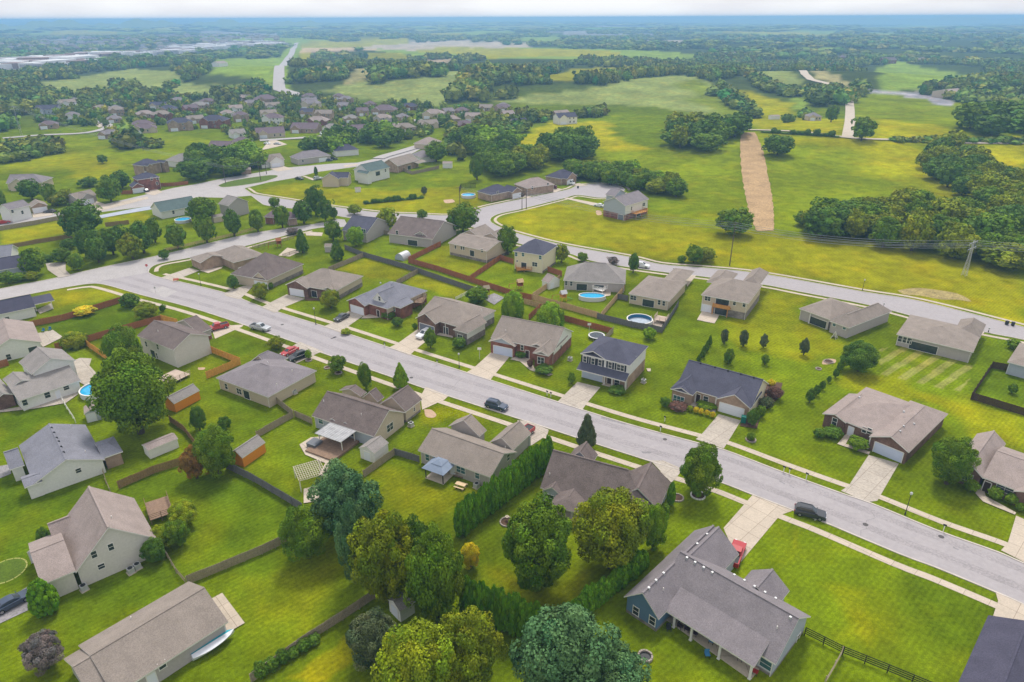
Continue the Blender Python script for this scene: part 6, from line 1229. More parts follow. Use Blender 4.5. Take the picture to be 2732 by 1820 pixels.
# ------------------------------------------------------------------ fences
def wood(name, rgb): return mat(name, lin(*rgb), .9, 2.0, .28, scale2=8, attr=None, stretch=(3,3,.5))
FW = {'new':wood('fence_new_wood',(238,176,84)),'red':wood('fence_red_brown',(176,112,76)),'tan':wood('fence_tan',(214,182,138)),'grey':wood('fence_weathered',(170,156,132)),'slate':wood('fence_slate',(124,122,124)),'brown':wood('fence_brown',(162,132,92)),'dark':wood('fence_dark_brown',(84,60,54)),'black':mat('fence_black',(.02,.018,.018),.7,3,.3),'white':mat('fence_white',lin(220,218,210),.7,2,.1)}
def fence(t, pts, m, label, h=1.7, style='board', group=None, cat='fence'):
    Q = PP(t, pts); o = Q[0]; e = thing('fence', o, label, cat, 0, group); Q = [q-o for q in Q]; b = MB(); rl = MB(); np_ = 0; mt = FW[m]
    for a, c in zip(Q[:-1],Q[1:]):
        d = c-a; Ln = d.length; d.normalize(); n = Vector((-d.y,d.x,0)); rz = math.atan2(d.y,d.x)
        if style == 'board':
            k = max(1,int(Ln/.16)); st = Ln/k; zt = 0
            for i in range(k):
                if i % 15 == 0: zt = random.uniform(-.05,.05)
                p = a+d*(st*(i+.5)); b.box((p.x,p.y,.03),(st*.93,.025,h+zt+random.uniform(-.02,.02)),rz)
            for z in (.3,h*.5,h-.25):
                for s_ in (1,): p = a+d*(Ln/2)-n*.05*s_; rl.box((p.x,p.y,z),(Ln,.045,.09),rz)
        elif style == 'rail':
            for z in np.linspace(.35,h-.08,4): p = a+d*(Ln/2); rl.box((p.x,p.y,z-.05),(Ln,.04,.13),rz)
        elif style == 'picket':
            k = max(1,int(Ln/.22))
            for i in range(k): p = a+d*(Ln/k*(i+.5)); b.box((p.x,p.y,.05),(.08,.025,h),rz)
            for z in (.3,h-.2): p = a+d*(Ln/2)-n*.03; rl.box((p.x,p.y,z),(Ln,.03,.07),rz)
        elif style == 'wire':
            for z in np.linspace(.2,h,4): rl.bar(a+Vector((0,0,z)),c+Vector((0,0,z)),.018,4)
        k = max(1,round(Ln/2.4))
        for i in range(k+(1 if c is Q[-1] else 0)):
            if np_ > 95: break
            p = a+d*(Ln/k*i)-n*.08; q = MB(); q.box((0,0,-.05),(.11,.11,h+.12),rz); q.build('post', mt, e, loc=(p.x,p.y,0)); np_ += 1
    if b.f: b.build('board_panel' if style=='board' else 'picket_panel', mt, e)
    if rl.f: rl.build('rail', mt, e)
    return e
FN = [('L2',[(185,1575),(600,1275),(820,1135),(1045,985)],'grey','long weathered board fence at bottom left, below the big lawn',1.6,'board'),
 ('L1',[(1310,888),(1829,675),(2005,590)],'grey','weathered board fence from the end of the long low house to the dark round tree',1.6,'board'),
 ('L1',[(1142,650),(1235,810),(1300,885)],'grey','short low picket fence beside the beige house shrubs',1.1,'picket'),
 ('M1',[(715,1330),(745,1440),(775,1505)],'grey','short picket fence at the corner of the white blue roofed house',1.1,'picket'),
 ('M1',[(830,1475),(1070,1370),(1310,1295)],'brown','brown board fence running up to the rust brown tree',1.6,'board'),
 ('L2',[(15,80),(200,170),(400,290),(545,378)],'slate','dark grey board fence below the white pergola lawn',1.7,'board'),
 ('M1',[(1190,1010),(1290,1080),(1372,1185)],'brown','brown fence between the small dark tree and the big dense tree',1.5,'board'),
 ('M2',[(362,880),(480,972)],'grey','weathered fence panel at the corner of the wide grey hipped house',1.6,'board'),
 ('M2',[(482,975),(225,1120)],'grey','weathered fence running down to the lower orange shed',1.5,'board'),('M2',[(492,972),(612,1025)],'grey','short weathered fence touching the brown roofed beige house',1.5,'board'),
 ('M2',[(1185,1240),(970,1395)],'grey','weathered fence from the white shed down to the blue green pine',1.5,'board'),('M2',[(1190,1240),(1358,1292)],'slate','short grey fence joining the grey sided house',1.5,'board'),
 ('M1',[(1440,512),(1680,608),(1445,708)],'new','bright orange new board fence around the two storey grey house yard',1.8,'board'),('M1',[(600,475),(775,598)],'new','straight bright orange fence left of the huge green tree',1.8,'board'),
 ('M1',[(1130,305),(1245,335)],'new','short bright orange fence behind the two storey grey house',1.8,'board'),('M1',[(220,345),(450,300),(660,235),(870,170)],'red','upper red brown fence across the left back yards',1.7,'board'),
 ('M1',[(390,505),(600,455),(840,385),(1128,305)],'red','lower red brown fence ending at the orange corner',1.7,'board'),('M1',[(-20,640),(62,615)],'red','short red brown fence at the left edge between white houses',1.7,'board'),
 ('M1',[(408,810),(470,920),(532,1015)],'white','thin pale fence line below the white stepped roof house',1.1,'wire'),
 ('U2',[(1080,895),(1240,960),(1640,1075),(1770,1120),(2265,1290)],'slate','long slate grey fence along the middle of the block',1.8,'board'),('U2',[(1650,1015),(1930,1095),(2205,1188),(2608,1320),(2750,1350)],'red','long red brown fence parallel to the slate grey one',1.8,'board'),
 ('U3',[(732,1345),(1040,1430),(1340,1515)],'tan','tan board fence below the oval pool yard',1.8,'board'),('U3',[(1352,1515),(1565,1265)],'tan','tan board fence right of the oval pool',1.8,'board'),('U3',[(742,1335),(985,1170)],'tan','tan board fence left of the white shed',1.8,'board'),
 ('U3',[(175,1180),(458,985)],'red','orange brown fence left of the cream two storey house yard',1.8,'board'),('U3',[(455,990),(572,1025)],'red','short red brown fence touching the left of the cream house',1.8,'board'),('U3',[(880,1095),(1005,1135)],'red','short red brown fence at the right of the cream house',1.8,'board'),('U3',[(1475,1245),(1562,1262)],'red','short red brown fence beside the oval pool patio',1.8,'board'),
 ('U2',[(1650,1005),(1935,865)],'red','red brown fence beside the arched metal shed',1.8,'board'),('U2',[(930,1095),(1240,965)],'grey','grey fence left of the striped green yard',1.6,'board'),('U2',[(1540,1215),(1735,1108)],'grey','grey fence right of the striped green yard',1.6,'board'),('U2',[(1280,825),(1400,755),(1520,770)],'grey','grey fence between slate roofed and grey brown houses',1.6,'board'),
 ('U2',[(250,890),(460,840),(620,795)],'grey','grey picket fence beside the cross road near the red play tower',1.2,'picket'),('U2',[(520,965),(640,925)],'grey','short grey picket fence behind the brown pediment house',1.2,'picket'),
 ('M3',[(520,185),(650,220)],'tan','short tan fence between the two weeping willows',1.6,'board'),('M3',[(550,300),(632,222)],'red','orange brown fence left of the right willow',1.7,'board'),('M3',[(775,300),(1128,395)],'red','red brown fence right of the right willow',1.7,'board'),('M3',[(1140,385),(1090,440)],'grey','short grey fence above the trampoline',1.7,'board'),
 ('M3',[(1028,290),(1270,350),(1475,388)],'slate','slate grey fence below the round pool with white deck',1.7,'board'),('M3',[(1477,388),(1590,205)],'slate','slate grey fence right of the round pool with white deck',1.7,'board'),('M3',[(1165,150),(1243,168)],'slate','short dark fence touching the beige house by the round pool',1.7,'board'),
 ('M5',[(1455,918),(1340,895),(1195,1112),(1568,1228),(1700,1270)],'dark','dark brown fence enclosing the yard at the right edge',1.7,'board'),('L4',[(905,1240),(1170,1375),(1480,1500),(1829,1645)],'black','black four rail fence at the lower right',1.4,'rail'),('L4',[(1165,1375),(1115,1470),(1050,1580)],'grey','weathered rail fence joining the black one at lower right',1.3,'rail'),
 ('U1',[(1480,915),(1700,865),(2010,795),(2354,705)],'tan','pale three rail fence beside the street tree row',1.2,'rail'),('U1',[(0,725),(300,675),(590,618)],'grey','grey board fence below the arterial at the left',1.7,'board'),('U1',[(90,885),(360,835),(650,790)],'brown','brown fence above the shrubs at the left',1.5,'board'),('U1',[(950,690),(1160,665)],'brown','short brown fence behind the evergreen belt',1.6,'board'),
 ('U1',[(1440,330),(1560,325),(1690,310)],'red','red brown fence right of the brick two storey house',1.7,'board'),('U1',[(1090,400),(1190,395)],'red','short red brown fence left of the brick two storey house',1.7,'board'),('U2',[(1500,155),(1680,222),(1920,170)],'grey','grey fence around the awning house lawn',1.7,'board'),('U2',[(2010,640),(2090,720)],'white','white picket fence by the broad tree at the road bend',1.3,'picket'),
 ('M3',[(40,165),(190,88)],'white','pale rail fence behind the bay window house',1.2,'rail'),('U3',[(85,390),(100,345),(230,340)],'black','tall dark fence around the small raised pool',2.2,'picket')]
for t,pts,m,lb,h_,st in FN: fence(t,pts,m,lb,h_,st)
# ------------------------------------------------------------------ vehicles
M_TYRE = mat('tyre',(.015,.015,.016),.9,4,.2); M_RIM = mat('rim',(.4,.4,.42),.35,4,.1,metal=.7); M_LAMP = mat('headlight_glass',(.75,.77,.8),.2,4,.1); M_TAIL = mat('tail_light',(.35,.02,.02),.3,4,.1)
PAINT = {k:mat('paint_'+k,c,.28,2,.05,spec=.5,coat=.5) for k,c in {'charcoal':(.035,.038,.045),'navy':(.035,.055,.10),'silver':(.42,.44,.46),'red':(.42,.02,.025),'white':(.75,.76,.78),'maroon':(.12,.03,.035),'black':(.015,.016,.02),'blue':(.10,.16,.30)}.items()}
SHAPE = { # length, width, body outline (x,z) lower body, greenhouse outline
 'suv':(4.8,1.9,[(-2.4,.35),(-2.38,.95),(-2.3,1.08),(.95,1.08),(2.1,.95),(2.38,.78),(2.4,.35)],[(-2.25,1.06),(-2.05,1.62),(-1.7,1.72),(.15,1.70),(1.0,1.06)]),
 'sedan':(4.7,1.8,[(-2.35,.32),(-2.33,.85),(-1.9,.96),(1.0,.94),(2.1,.80),(2.33,.65),(2.35,.32)],[(-1.75,.94),(-1.1,1.38),(-.2,1.43),(.3,1.38),(1.15,.92)]),
 'pickup':(5.6,1.95,[(-2.8,.45),(-2.78,1.12),(1.2,1.12),(2.5,1.05),(2.78,.9),(2.8,.45)],[(-.75,1.1),(-.65,1.75),(.55,1.80),(1.3,1.1)]),
 'van':(5.6,2.05,[(-2.8,.4),(-2.8,1.2),(1.9,1.2),(2.6,1.05),(2.8,.85),(2.8,.4)],[(-2.78,1.18),(-2.7,2.45),(-2.4,2.55),(1.2,2.5),(1.7,2.2),(2.25,1.15)])}
def car(t, rear, front, kind, col, label, cat='car', group=None):
    a, b = P(t,*rear), P(t,*front); c = (a+b)/2; ang_ = math.atan2(b.y-a.y,b.x-a.x); Ln, W_, lo, gh = SHAPE[kind]
    e = thing({'suv':'suv','sedan':'sedan_car','pickup':'pickup_truck','van':'panel_van'}[kind], Vector((c.x,c.y,land(c.x,c.y)+.06)), label, cat, ang_, group)
    B = MB(); pm = PAINT[col]
    def loft(mb, outs, mi=0):
        for (A,ya),(C,yc) in zip(outs[:-1],outs[1:]):
            n = len(A)
            for i in range(n): mb.face([(A[i][0],ya,A[i][1]),(A[(i+1)%n][0],ya,A[(i+1)%n][1]),(C[(i+1)%n][0],yc,C[(i+1)%n][1]),(C[i][0],yc,C[i][1])],mi)
        A, ya = outs[0]; mb.face([(p[0],ya,p[1]) for p in A],mi); A, ya = outs[-1]; mb.face([(p[0],ya,p[1]) for p in A[::-1]],mi)
    w = W_/2; sh = lambda o,f,dz: [(x*f,z-dz) for x,z in o]
    loft(B,[(sh(lo,.97,.04),-w),(lo,-w+.08),(lo,w-.08),(sh(lo,.97,.04),w)])
    top = [p for p in gh]; gz = gh[0][1]; tp = max(z for _,z in gh)
    loft(B,[([(x*.93,gz-.05+(z-gz+.05)*.99) for x,z in gh],-w+.22),(gh,-w+.30),(gh,w-.30),([(x*.93,gz-.05+(z-gz+.05)*.99) for x,z in gh],w-.22)])
    if kind == 'pickup':
        for s_ in (-1,1): B.box((-1.75,s_*(w-.09),1.1),(2.0,.1,.14))
        B.box((-2.74,0,1.1),(.08,W_-.2,.14))
    for s_ in (-1,1): B.box((.95,s_*(w+.06),1.0),(.14,.18,.12))
    if kind == 'suv':
        for s_ in (-1,1): B.box((-.75,s_*.55,tp),(1.9,.05,.06))
    B.build('body', pm, e)
    G = MB()
    for s_ in (-1,1):
        y = s_*(w-.215); g0 = [(x*.86 if abs(x)>.5 else x,z) for x,z in gh]; q = [(x, y+(-s_*.05 if z>gz+.2 else s_*.0), gz+.05+(z-gz)*.80) for x,z in g0]
        if kind == 'van': q = [(.7,y,1.35),(1.85,y,1.35),(1.35,y,2.1),(.7,y,2.1)]
        G.face(q if s_<0 else q[::-1])
    def pane(p0,p1,yw):
        (x0,z0),(x1,z1) = p0,p1; L2 = math.hypot(x1-x0,z1-z0); nx, nz = (z1-z0)/L2, -(x1-x0)/L2
        if nz < 0: nx, nz = -nx, -nz
        f = lambda k,y: (x0+(x1-x0)*k+nx*.02, y, z0+(z1-z0)*k+nz*.02); G.face([f(.1,-yw),f(.1,yw),f(.92,yw*.92),f(.92,-yw*.92)])
    pane(gh[-1],gh[-2],w-.36); 
    if kind != 'van': pane(gh[0],gh[1],w-.40)
    G.build('window_glass', M_GLASS, e)
    wx = Ln*.31
    for sx in (-1,1):
        for s_ in (-1,1):
            q = MB(); q.bar((0,-.12,0),(0,.12,0),.36,14); wo_ = q.build('wheel', M_TYRE, e, loc=(sx*wx,s_*(w-.10),.36)); q = MB(); q.bar((0,-.13,0),(0,.13,0),.22,10); q.build('rim', M_RIM, wo_)
    for s_ in (-1,1):
        q = MB(); q.box((Ln/2-.09,s_*(w-.32),.66 if kind!='pickup' else .82),(.16,.34,.15)); q.build('headlight', M_LAMP, e); q = MB(); q.box((-Ln/2+.02,s_*(w-.16),.75),(.10,.2,.28 if kind!='sedan' else .16)); q.build('tail_light', M_TAIL, e)
    if kind == 'pickup': q = MB(); q.box((-1.75,0,.92),(1.9,W_-.42,.205)); q.build('cargo_bed', M_DARK, e)
    return e
CARS = [('L4',(845,385),(1035,430),'suv','charcoal','charcoal suv with roof rails parked on the near kerb of the main street'),('M3',(262,895),(392,930),'suv','navy','blue grey suv parked on the main street opposite the brick house'),
 ('M2',(188,352),(312,378),'pickup','silver','silver pickup truck with open bed parked on the main street'),('M2',(862,268),(768,318),'sedan','charcoal','dark sedan on the drive of the red brick house'),('M2',(1428,392),(1352,432),'suv','white','white suv on the drive before the grey garage door'),
 ('M2',(492,512),(412,552),'sedan','red','red car beside the black suv, behind the wide grey hipped house'),('M2',(562,548),(455,592),'suv','black','black suv beside the red car behind the wide grey hipped house'),('M1',(1560,352),(1478,372),'pickup','red','bright red pickup on the drive of the two storey grey house'),
 ('M3',(536,1092),(484,1130),'pickup','red','faded red pickup mostly hidden by the grey sided house roof'),('L4',(395,770),(450,625),'pickup','red','pink red pickup on the wide drive beside the largest house'),('L1',(-10,1085),(185,980),'sedan','navy','dark car cut by the left edge on a dark driveway'),
 ('U3',(1370,515),(1310,505),'sedan','white','white car beside the house standing alone'),('U3',(660,420),(592,408),'sedan','black','black car on the short drive near the pole pair'),('U3',(955,352),(880,348),'suv','maroon','maroon suv before the tan brick house'),('U3',(1030,308),(1110,315),'van','white','white panel van at the turning circle'),
 ('U3',(1700,1050),(1752,1058),'suv','white','white suv beside the dark oval tree on the back road'),('U1',(1330,380),(1275,372),'sedan','charcoal','grey car on the drive of the brick two storey house'),('U1',(480,562),(420,565),'sedan','charcoal','grey car beside the white garage door at far left'),('U1',(-20,672),(85,655),'sedan','red','red car at the left edge of the arterial'),
 ('U2',(640,262),(700,270),'sedan','black','black car at the tip of the long green lawn'),('U2',(808,272),(870,262),'suv','silver','silver car in front of the slate and white house'),('U2',(905,102),(955,100),'sedan','navy','navy car of the dark pair by the grey ranch'),('U2',(950,92),(1000,90),'suv','black','black car of the dark pair by the grey ranch'),
 ('G2',(205,610),(255,640),'suv','white','white suv at the distant pale roofed house'),('G1',(1590,725),(1650,728),'sedan','white','left of two white cars on the distant forecourt'),('G1',(1700,730),(1755,732),'sedan','silver','right of two pale cars on the distant forecourt')]
for c in CARS: car(*c, cat='pickup' if c[3]=='pickup' else 'van' if c[3]=='van' else 'car')
# ------------------------------------------------------------------ pools
M_WATER = mat('pool_water',(.02,.42,.72),.08,1.5,.25,spec=.5); M_WATER2 = mat('pool_liner',(.45,.52,.60),.5,1.5,.3); M_POOLW = mat('pool_wall',(.62,.62,.62),.6,1,.1)
def pool(t, c, rx_px, h, label, ratio=1.0, rz=0, water=M_WATER, fill=.82, r=None):
    p = P(t,*c); dep_ = (p-EYE).dot(F0); R_ = r or rx_px/TL[t][2]*dep_/FOC; e = thing('swimming_pool', p, label, 'pool', rz)
    b = MB(); b.lathe((0,0,0),[(R_+.02,0),(R_+.02,h),(R_-.10,h),(R_-.10,.02)],28,0,1,ratio); b.build('pool_wall', M_POOLW, e, smooth=False)
    b = MB(); b.lathe((0,0,0),[(R_+.10,h),(R_+.10,h+.07),(R_-.16,h+.07),(R_-.16,h)],28,0,1,ratio); b.build('rim', M_TRIM, e)
    b = MB(); b.lathe((0,0,0),[(R_-.11,h*fill),(0.0,h*fill+.01)],28,0,1,ratio); b.build('water', water, e); 
    if fill < .5: b = MB(); b.lathe((0,0,0),[(R_-.105,h*.97),(R_-.105,.2)],28,0,1,ratio); b.build('liner', mat('liner_blue',(.03,.16,.30),.5,1,.2), e)
    b = MB()
    for s_ in (-.25,.25): b.bar((R_*.9,s_,.05),(R_*.9,s_,h+.9),.03); b.bar((R_*.9+.7,s_,.05),(R_*.9,s_,h+.9),.03)
    for k in range(4): b.box((R_*.9+.55-k*.16,0,.2+k*.28),(.2,.5,.04))
    b.build('ladder', M_METAL, e); return e
pool('U3',(1275,1340),118,1.2,'bright blue oval pool behind the grey hipped house',.58,P('U3',1275,1340).x*0-.08); pool('M3',(1322,320),88,1.25,'round pool nearly empty of water beside a white deck',1,0,M_WATER2,.25)
pool('M1',(690,805),112,1.2,'round blue pool beside the huge green tree at left'); pool('U1',(1645,645),68,1.1,'small bright blue pool below the green roofed house'); pool('U3',(168,425),62,1.2,'raised round pool with dark water inside a tall dark fence'); pool('G1',(1440,650),42,.5,'tiny turquoise pool among the distant houses',.6)
# ------------------------------------------------------------------ sheds and garden buildings
def shed(t, label, a, b, dep_, ez, rf, wl, pitch=.5, ridge='x', door=None, gz=None, wallm=None):
    """a-b are the ground ends of the long side that faces the viewer"""
    h = House(t,'shed',label,'shed',dir=[(*a,0),(*b,0)],ez=ez,roof=rf,wall=wl,oh=.12); A_, B_ = h.pt((*a,0)), h.pt((*b,0)); L2 = B_.x-A_.x
    h.pt = lambda q, z=None, t=None: Vector((q[0],q[1],0)); h.wing(ridge,'gg',[(-.12,-.12),(L2+.12,dep_+.12)],pitch=pitch)
    if door: h.op('door',0,door,0,0,raw=Vector((L2/2,dep_/2,1)) if door[1]=='x' else Vector((L2*.3,0,1)),w=1.5,h=min(1.9,ez-.2),m=M_DOOR)
    return h.done()
WALL['orange'] = mat('shed_orange',lin(222,140,40),.75,2,.12,stretch=(4,4,.5))
shed('M1','upper orange wooden shed with grey roof beside the huge green tree',(1228,942),(1400,850),3.0,2.2,'pale','orange',.7); shed('M2','lower orange wooden shed with grey roof by the round green tree',(135,1325),(288,1218),3.0,2.2,'pale','orange',.7)
shed('M2','white shed with grey gable roof behind the brown roofed house',(1048,1298),(1142,1225),3.4,2.3,'pale','white',.5,door='-x'); shed('L2','small white shed with grey roof under the clump of trees',(1228,1150),(1325,1085),2.6,2.1,'pale','white',.6,'x',door='-x')
shed('M1','pale tan roofed garden shed with double doors left of the huge tree',(610,1015),(735,985),3.0,2.2,'lite','lblue',.5,'y',door='-y'); shed('M1','long white shed with rust stained roof on the lower left lawn',(1050,1268),(1250,1185),2.6,2.0,'lite','white',.35)
shed('U3','white plastic shed beside the tan fence and oval pool yard',(888,1255),(985,1225),3.0,2.2,'lite','white',.7,'y',door='-y'); shed('U2','white shed on the upper lawn beyond the grey fence',(1955,165),(2038,165),3.5,2.6,'lite','white',.4); shed('U2','small grey shed beside the dark pyramidal tree',(900,920),(955,920),2.5,2.1,'tan','grey',.5)
shed('U2','tiny white doghouse like shed on the open lawn',(1175,382),(1222,378),2.0,1.6,'lite','white',.5); shed('U2','low brown shed by the arterial verge',(150,222),(240,215),4,2.4,'lite','brickt',.3); shed('U1','small pale shed beside the rail fence',(1925,655),(2010,640),3,2.2,'tan','beige',.4)
shed('F1','long white barn on the far pasture',(1530,468),(1650,462),14,5,'lite','white',.4); shed('F3','pale metal warehouse on the far asphalt yard',(1888,622),(1978,610),18,5.5,'lite','beige',.25); shed('F3','tiny white trailer beyond the meadow',(765,752),(820,750),4,2.6,'lite','white',.3)
# arched metal shed
p = P('U2',1600,975); b = MB(); n = 12; L_ = 4.2; e = thing('arched_shed', p, 'arched corrugated metal shed against the slate grey fence','shed',rad(60))
pr = [(1.9*math.cos(math.pi*i/n),2.3*math.sin(math.pi*i/n)) for i in range(n+1)]
for (y0,z0),(y1,z1) in zip(pr[:-1],pr[1:]): b.face([(-L_/2,y0,z0),(L_/2,y0,z0),(L_/2,y1,z1),(-L_/2,y1,z1)])
b.build('arch_roof', M_METAL, e); b = MB(); b.face([(-L_/2+.1,y,z) for y,z in pr]); b.face([(L_/2-.1,y,z) for y,z in pr]); b.build('end_wall', WALL['lblue'], e)
# gazebo, patio cover, pergola, decks
def frame_at(t, a, b): A_, B_ = P(t,*a), P(t,*b); return A_, math.atan2(B_.y-A_.y,B_.x-A_.x), (B_-A_).length
o, rz, Ln = frame_at('M2',(1395,1400),(1505,1440)); Ln = 3.9; e = thing('gazebo', o, 'blue grey two tier gazebo behind the grey sided house','gazebo',rz)
for x in (.15,Ln-.15):
    for y in (.15,Ln-.15): b = MB(); b.box((x,y,0),(.14,.14,2.3)); b.build('post', M_DARK, e)
b = MB()
def hip(b, x0, x1, y0, y1, z0, z1, k): b.box(((x0+x1)/2,(y0+y1)/2,z0),(x1-x0,y1-y0,z1-z0),0,0,(k,k))
hip(b,-.35,Ln+.35,-.35,Ln+.35,2.25,2.95,.42); hip(b,Ln*.22,Ln*.78,Ln*.22,Ln*.78,2.98,3.5,.06); b.build('canopy_roof', mat('gazebo_roof',(.22,.27,.36),.5,1.5,.15), e); b = MB(); b.box((Ln/2,Ln/2,-.05),(Ln,Ln,.1)); b.build('floor', M_CONC, e)
o, rz, Ln = frame_at('M2',(650,1190),(800,1240)); rz = H_ANG = math.atan2(*( (lambda q: (q.y,q.x))(P('M2',1040,1110,2.8)-P('M2',605,965,2.8)))); o = P('M2',660,1165)
e = thing('patio_cover', o, 'white ribbed metal patio cover behind the brown roofed house','patio cover',rz)
for x in (.1,5.6):
    for y in (.1,3.6): b = MB(); b.box((x,y,0),(.13,.13,2.6)); b.build('post', M_TRIM, e)
b = MB(); b.box((2.85,1.8,2.6),(6.4,4.6,.10)); [b.box((-.2+i*.55,1.8,2.7),(.06,4.6,.05)) for i in range(12)]; b.build('metal_roof', mat('metal_roof_pale',(.44,.44,.45),.5,1.2,.35,metal=.2), e)
b = MB(); b.box((2.9,.4,.02),(6.8,7.2,.45)); dk = tag(b.build('wooden_deck', M_WOOD, loc=None),'brown wooden deck under the metal patio cover','deck'); dk.location = o; dk.rotation_euler = (0,0,rz)
def place(name, mb, m, o, off, rz, label, cat): 
    c, s_ = math.cos(rz), math.sin(rz); x = mb.build(name, m); x.location = (o.x+off[0]*c-off[1]*s_, o.y+off[0]*s_+off[1]*c, off[2]); x.rotation_euler = (0,0,rz); return tag(x,label,cat)
b = MB(); b.box((0,0,0),(2.1,2.1,.85)); b.box((0,0,.86),(2.2,2.2,.1)); place('hot_tub', b, mat('tub_grey',(.16,.17,.19),.5,2,.2), P('M2',628,1175), (0,0,.0), rz, 'square grey covered hot tub on the pale patio','hot tub')
def bench_table(t, c, rz_, label, m=M_WOODO):
    p = P(t,*c); e = thing('picnic_table', p, label, 'picnic table', rz_); b = MB(); b.box((0,0,.70),(1.9,.8,.06)); b.build('table_top', m, e)
    for s_ in (-1,1): b = MB(); b.box((0,s_*.75,.42),(1.9,.26,.05)); b.build('bench_seat', m, e)
    b = MB(); [b.box((x,0,.0),(.09,1.5,.08)) for x in (-.7,.7)]; [b.bar((x,-.6*s_,.0),(x,-.15*s_,.7),.05) for x in (-.7,.7) for s_ in (-1,1)]; b.build('leg_frame', m, e)
bench_table('M2',(1645,1465),-.45,'light wood picnic table on the lawn behind the grey sided house',mat('table_pale',lin(214,188,150),.8,2,.2)); bench_table('M2',(1640,1385),-.45,'darker picnic table against the grey sided house wall',M_WOOD)
o = P('M2',530,1500); q = P('M2',715,1445); rzp = math.atan2(q.y-o.y,q.x-o.x); Ln = (q-o).length; e = thing('pergola', o, 'white lattice pergola beside the blue green pine','pergola',rzp); b = MB(); D_ = 4.6
for i in range(13): b.box((Ln*i/12,D_/2,2.42),(.07,D_,.10))
for i in range(9): b.box((Ln/2,D_*i/8,2.30),(Ln,.07,.10))
b.build('lattice_roof', M_TRIMB, e)
for x in (.1,Ln-.1):
    for y in (.1,D_-.1): b = MB(); b.box((x,y,0),(.14,.14,2.3)); b.build('post', M_TRIM, e)
def deck(t, a, b_, dep_, h, m, label, rail=True, sides=(0,1,3)):
    o, rz_, Ln = frame_at(t,a,b_); e = thing('wooden_deck', o, label, 'deck', rz_); b = MB(); b.box((Ln/2,dep_/2,h-.12),(Ln,dep_,.12)); b.build('deck_floor', m, e); b = MB()
    for x in (.15,Ln/2,Ln-.15):
        for y in (.15,dep_-.15): b.box((x,y,-.05),(.12,.12,h-.08))
    b.build('deck_leg', m, e)
    if rail:
        b = MB(); C_ = [(0,0),(Ln,0),(Ln,dep_),(0,dep_)]
        for k in sides:
            p0, p1 = C_[k], C_[(k+1)%4]; n_ = max(2,int(math.dist(p0,p1)/1.2)); cx, cy = (p0[0]+p1[0])/2,(p0[1]+p1[1])/2; ln = math.dist(p0,p1); rr_ = math.atan2(p1[1]-p0[1],p1[0]-p0[0])
            for z in (.35,.65,.95): b.box((cx,cy,h+z),(ln,.05,.08),rr_)
            for i in range(n_+1): b.box((p0[0]+(p1[0]-p0[0])*i/n_,p0[1]+(p1[1]-p0[1])*i/n_,h),(.09,.09,1.02))
        b.build('railing', m, e)
    return e
deck('M1',(1190,760),(1330,690),5.0,.6,M_DECKW,'pale wooden deck with slatted railing beside the upper orange shed',True,(0,)); deck('L1',(1055,475),(1215,420),5.2,1.0,M_WOOD,'grey brown raised deck behind the tall beige house'); deck('U3',(600,1100),(735,1095),3.2,.7,M_WOODO,'small brown deck behind the cream two storey house')
deck('U3',(100,960),(235,990),4,1.3,M_WOOD,'raised deck with white furniture behind the beige house'); deck('U2',(1640,810),(1745,835),3.2,.6,M_WOOD,'small wooden deck behind the grey brown roofed house'); deck('U3',(1370,1300),(1455,1250),3.5,1.1,M_TRIM,'white railed deck at the end of the oval pool'); deck('M3',(1420,320),(1500,335),3.2,1.1,M_DECKW,'pale deck beside the nearly empty round pool')
deck('U3',(1670,630),(1775,600),3.5,2.4,M_WOODO,'brown raised deck on the house standing alone'); deck('M2',(1380,235),(1412,190),2.4,2.4,M_WOOD,'small raised deck behind the red brick house')
# trampoline, play sets, rings, boat
p = P('M3',1022,425); e = thing('trampoline', p, 'round black trampoline with grey rim behind the two storey white house','trampoline'); b = MB(); b.lathe((0,0,0),[(2.1,.82),(2.1,.9),(1.75,.9)],24); b.build('rim_pad', M_METAL, e); b = MB(); b.lathe((0,0,0),[(1.76,.87),(0,.85)],24); b.build('jump_mat', M_GLASS, e)
for k in range(6): b = MB(); a = k*math.pi/3; b.bar((2*math.cos(a),2*math.sin(a),0),(2*math.cos(a),2*math.sin(a),.85),.04); b.build('leg', M_METAL, e)
def playset(t, c, label, roof_m, slide=None):
    p = P(t,*c); e = thing('play_tower', p, label, 'play set', .4); b = MB()
    for x in (-.7,.7):
        for y in (-.7,.7): b.box((x,y,0),(.1,.1,2.4))
    b.box((0,0,1.2),(1.5,1.5,.1)); b.box((0,.7,1.3),(1.5,.06,.7)); b.box((.7,0,1.3),(.06,1.5,.7)); b.build('tower_frame', FW['new'] if slide else FW['red'], e); b = MB(); b.box((0,0,2.4),(1.9,1.9,.9),0,0,(1,.05)); b.build('roof', roof_m, e)
    b = MB(); b.bar((-.7,0,2.2),(-3.4,0,2.2),.06); b.bar((-3.4,0,2.2),(-3.8,.9,0),.05); b.bar((-3.4,0,2.2),(-3.8,-.9,0),.05); b.bar((-1.8,0,2.2),(-1.8,0,.6),.015); b.bar((-2.3,0,2.2),(-2.3,0,.6),.015); b.box((-2.05,0,.55),(.55,.25,.05)); b.build('swing_beam', FW['red'], e)
    if slide: b = MB(); b.face([(.75,-.3,1.25),(.75,.3,1.25),(3.0,.3,.2),(3.0,-.3,.2)]); [b.box((1.85,y,.2),(2.3,.05,.2)) for y in ()]; b.build('slide', slide, e)
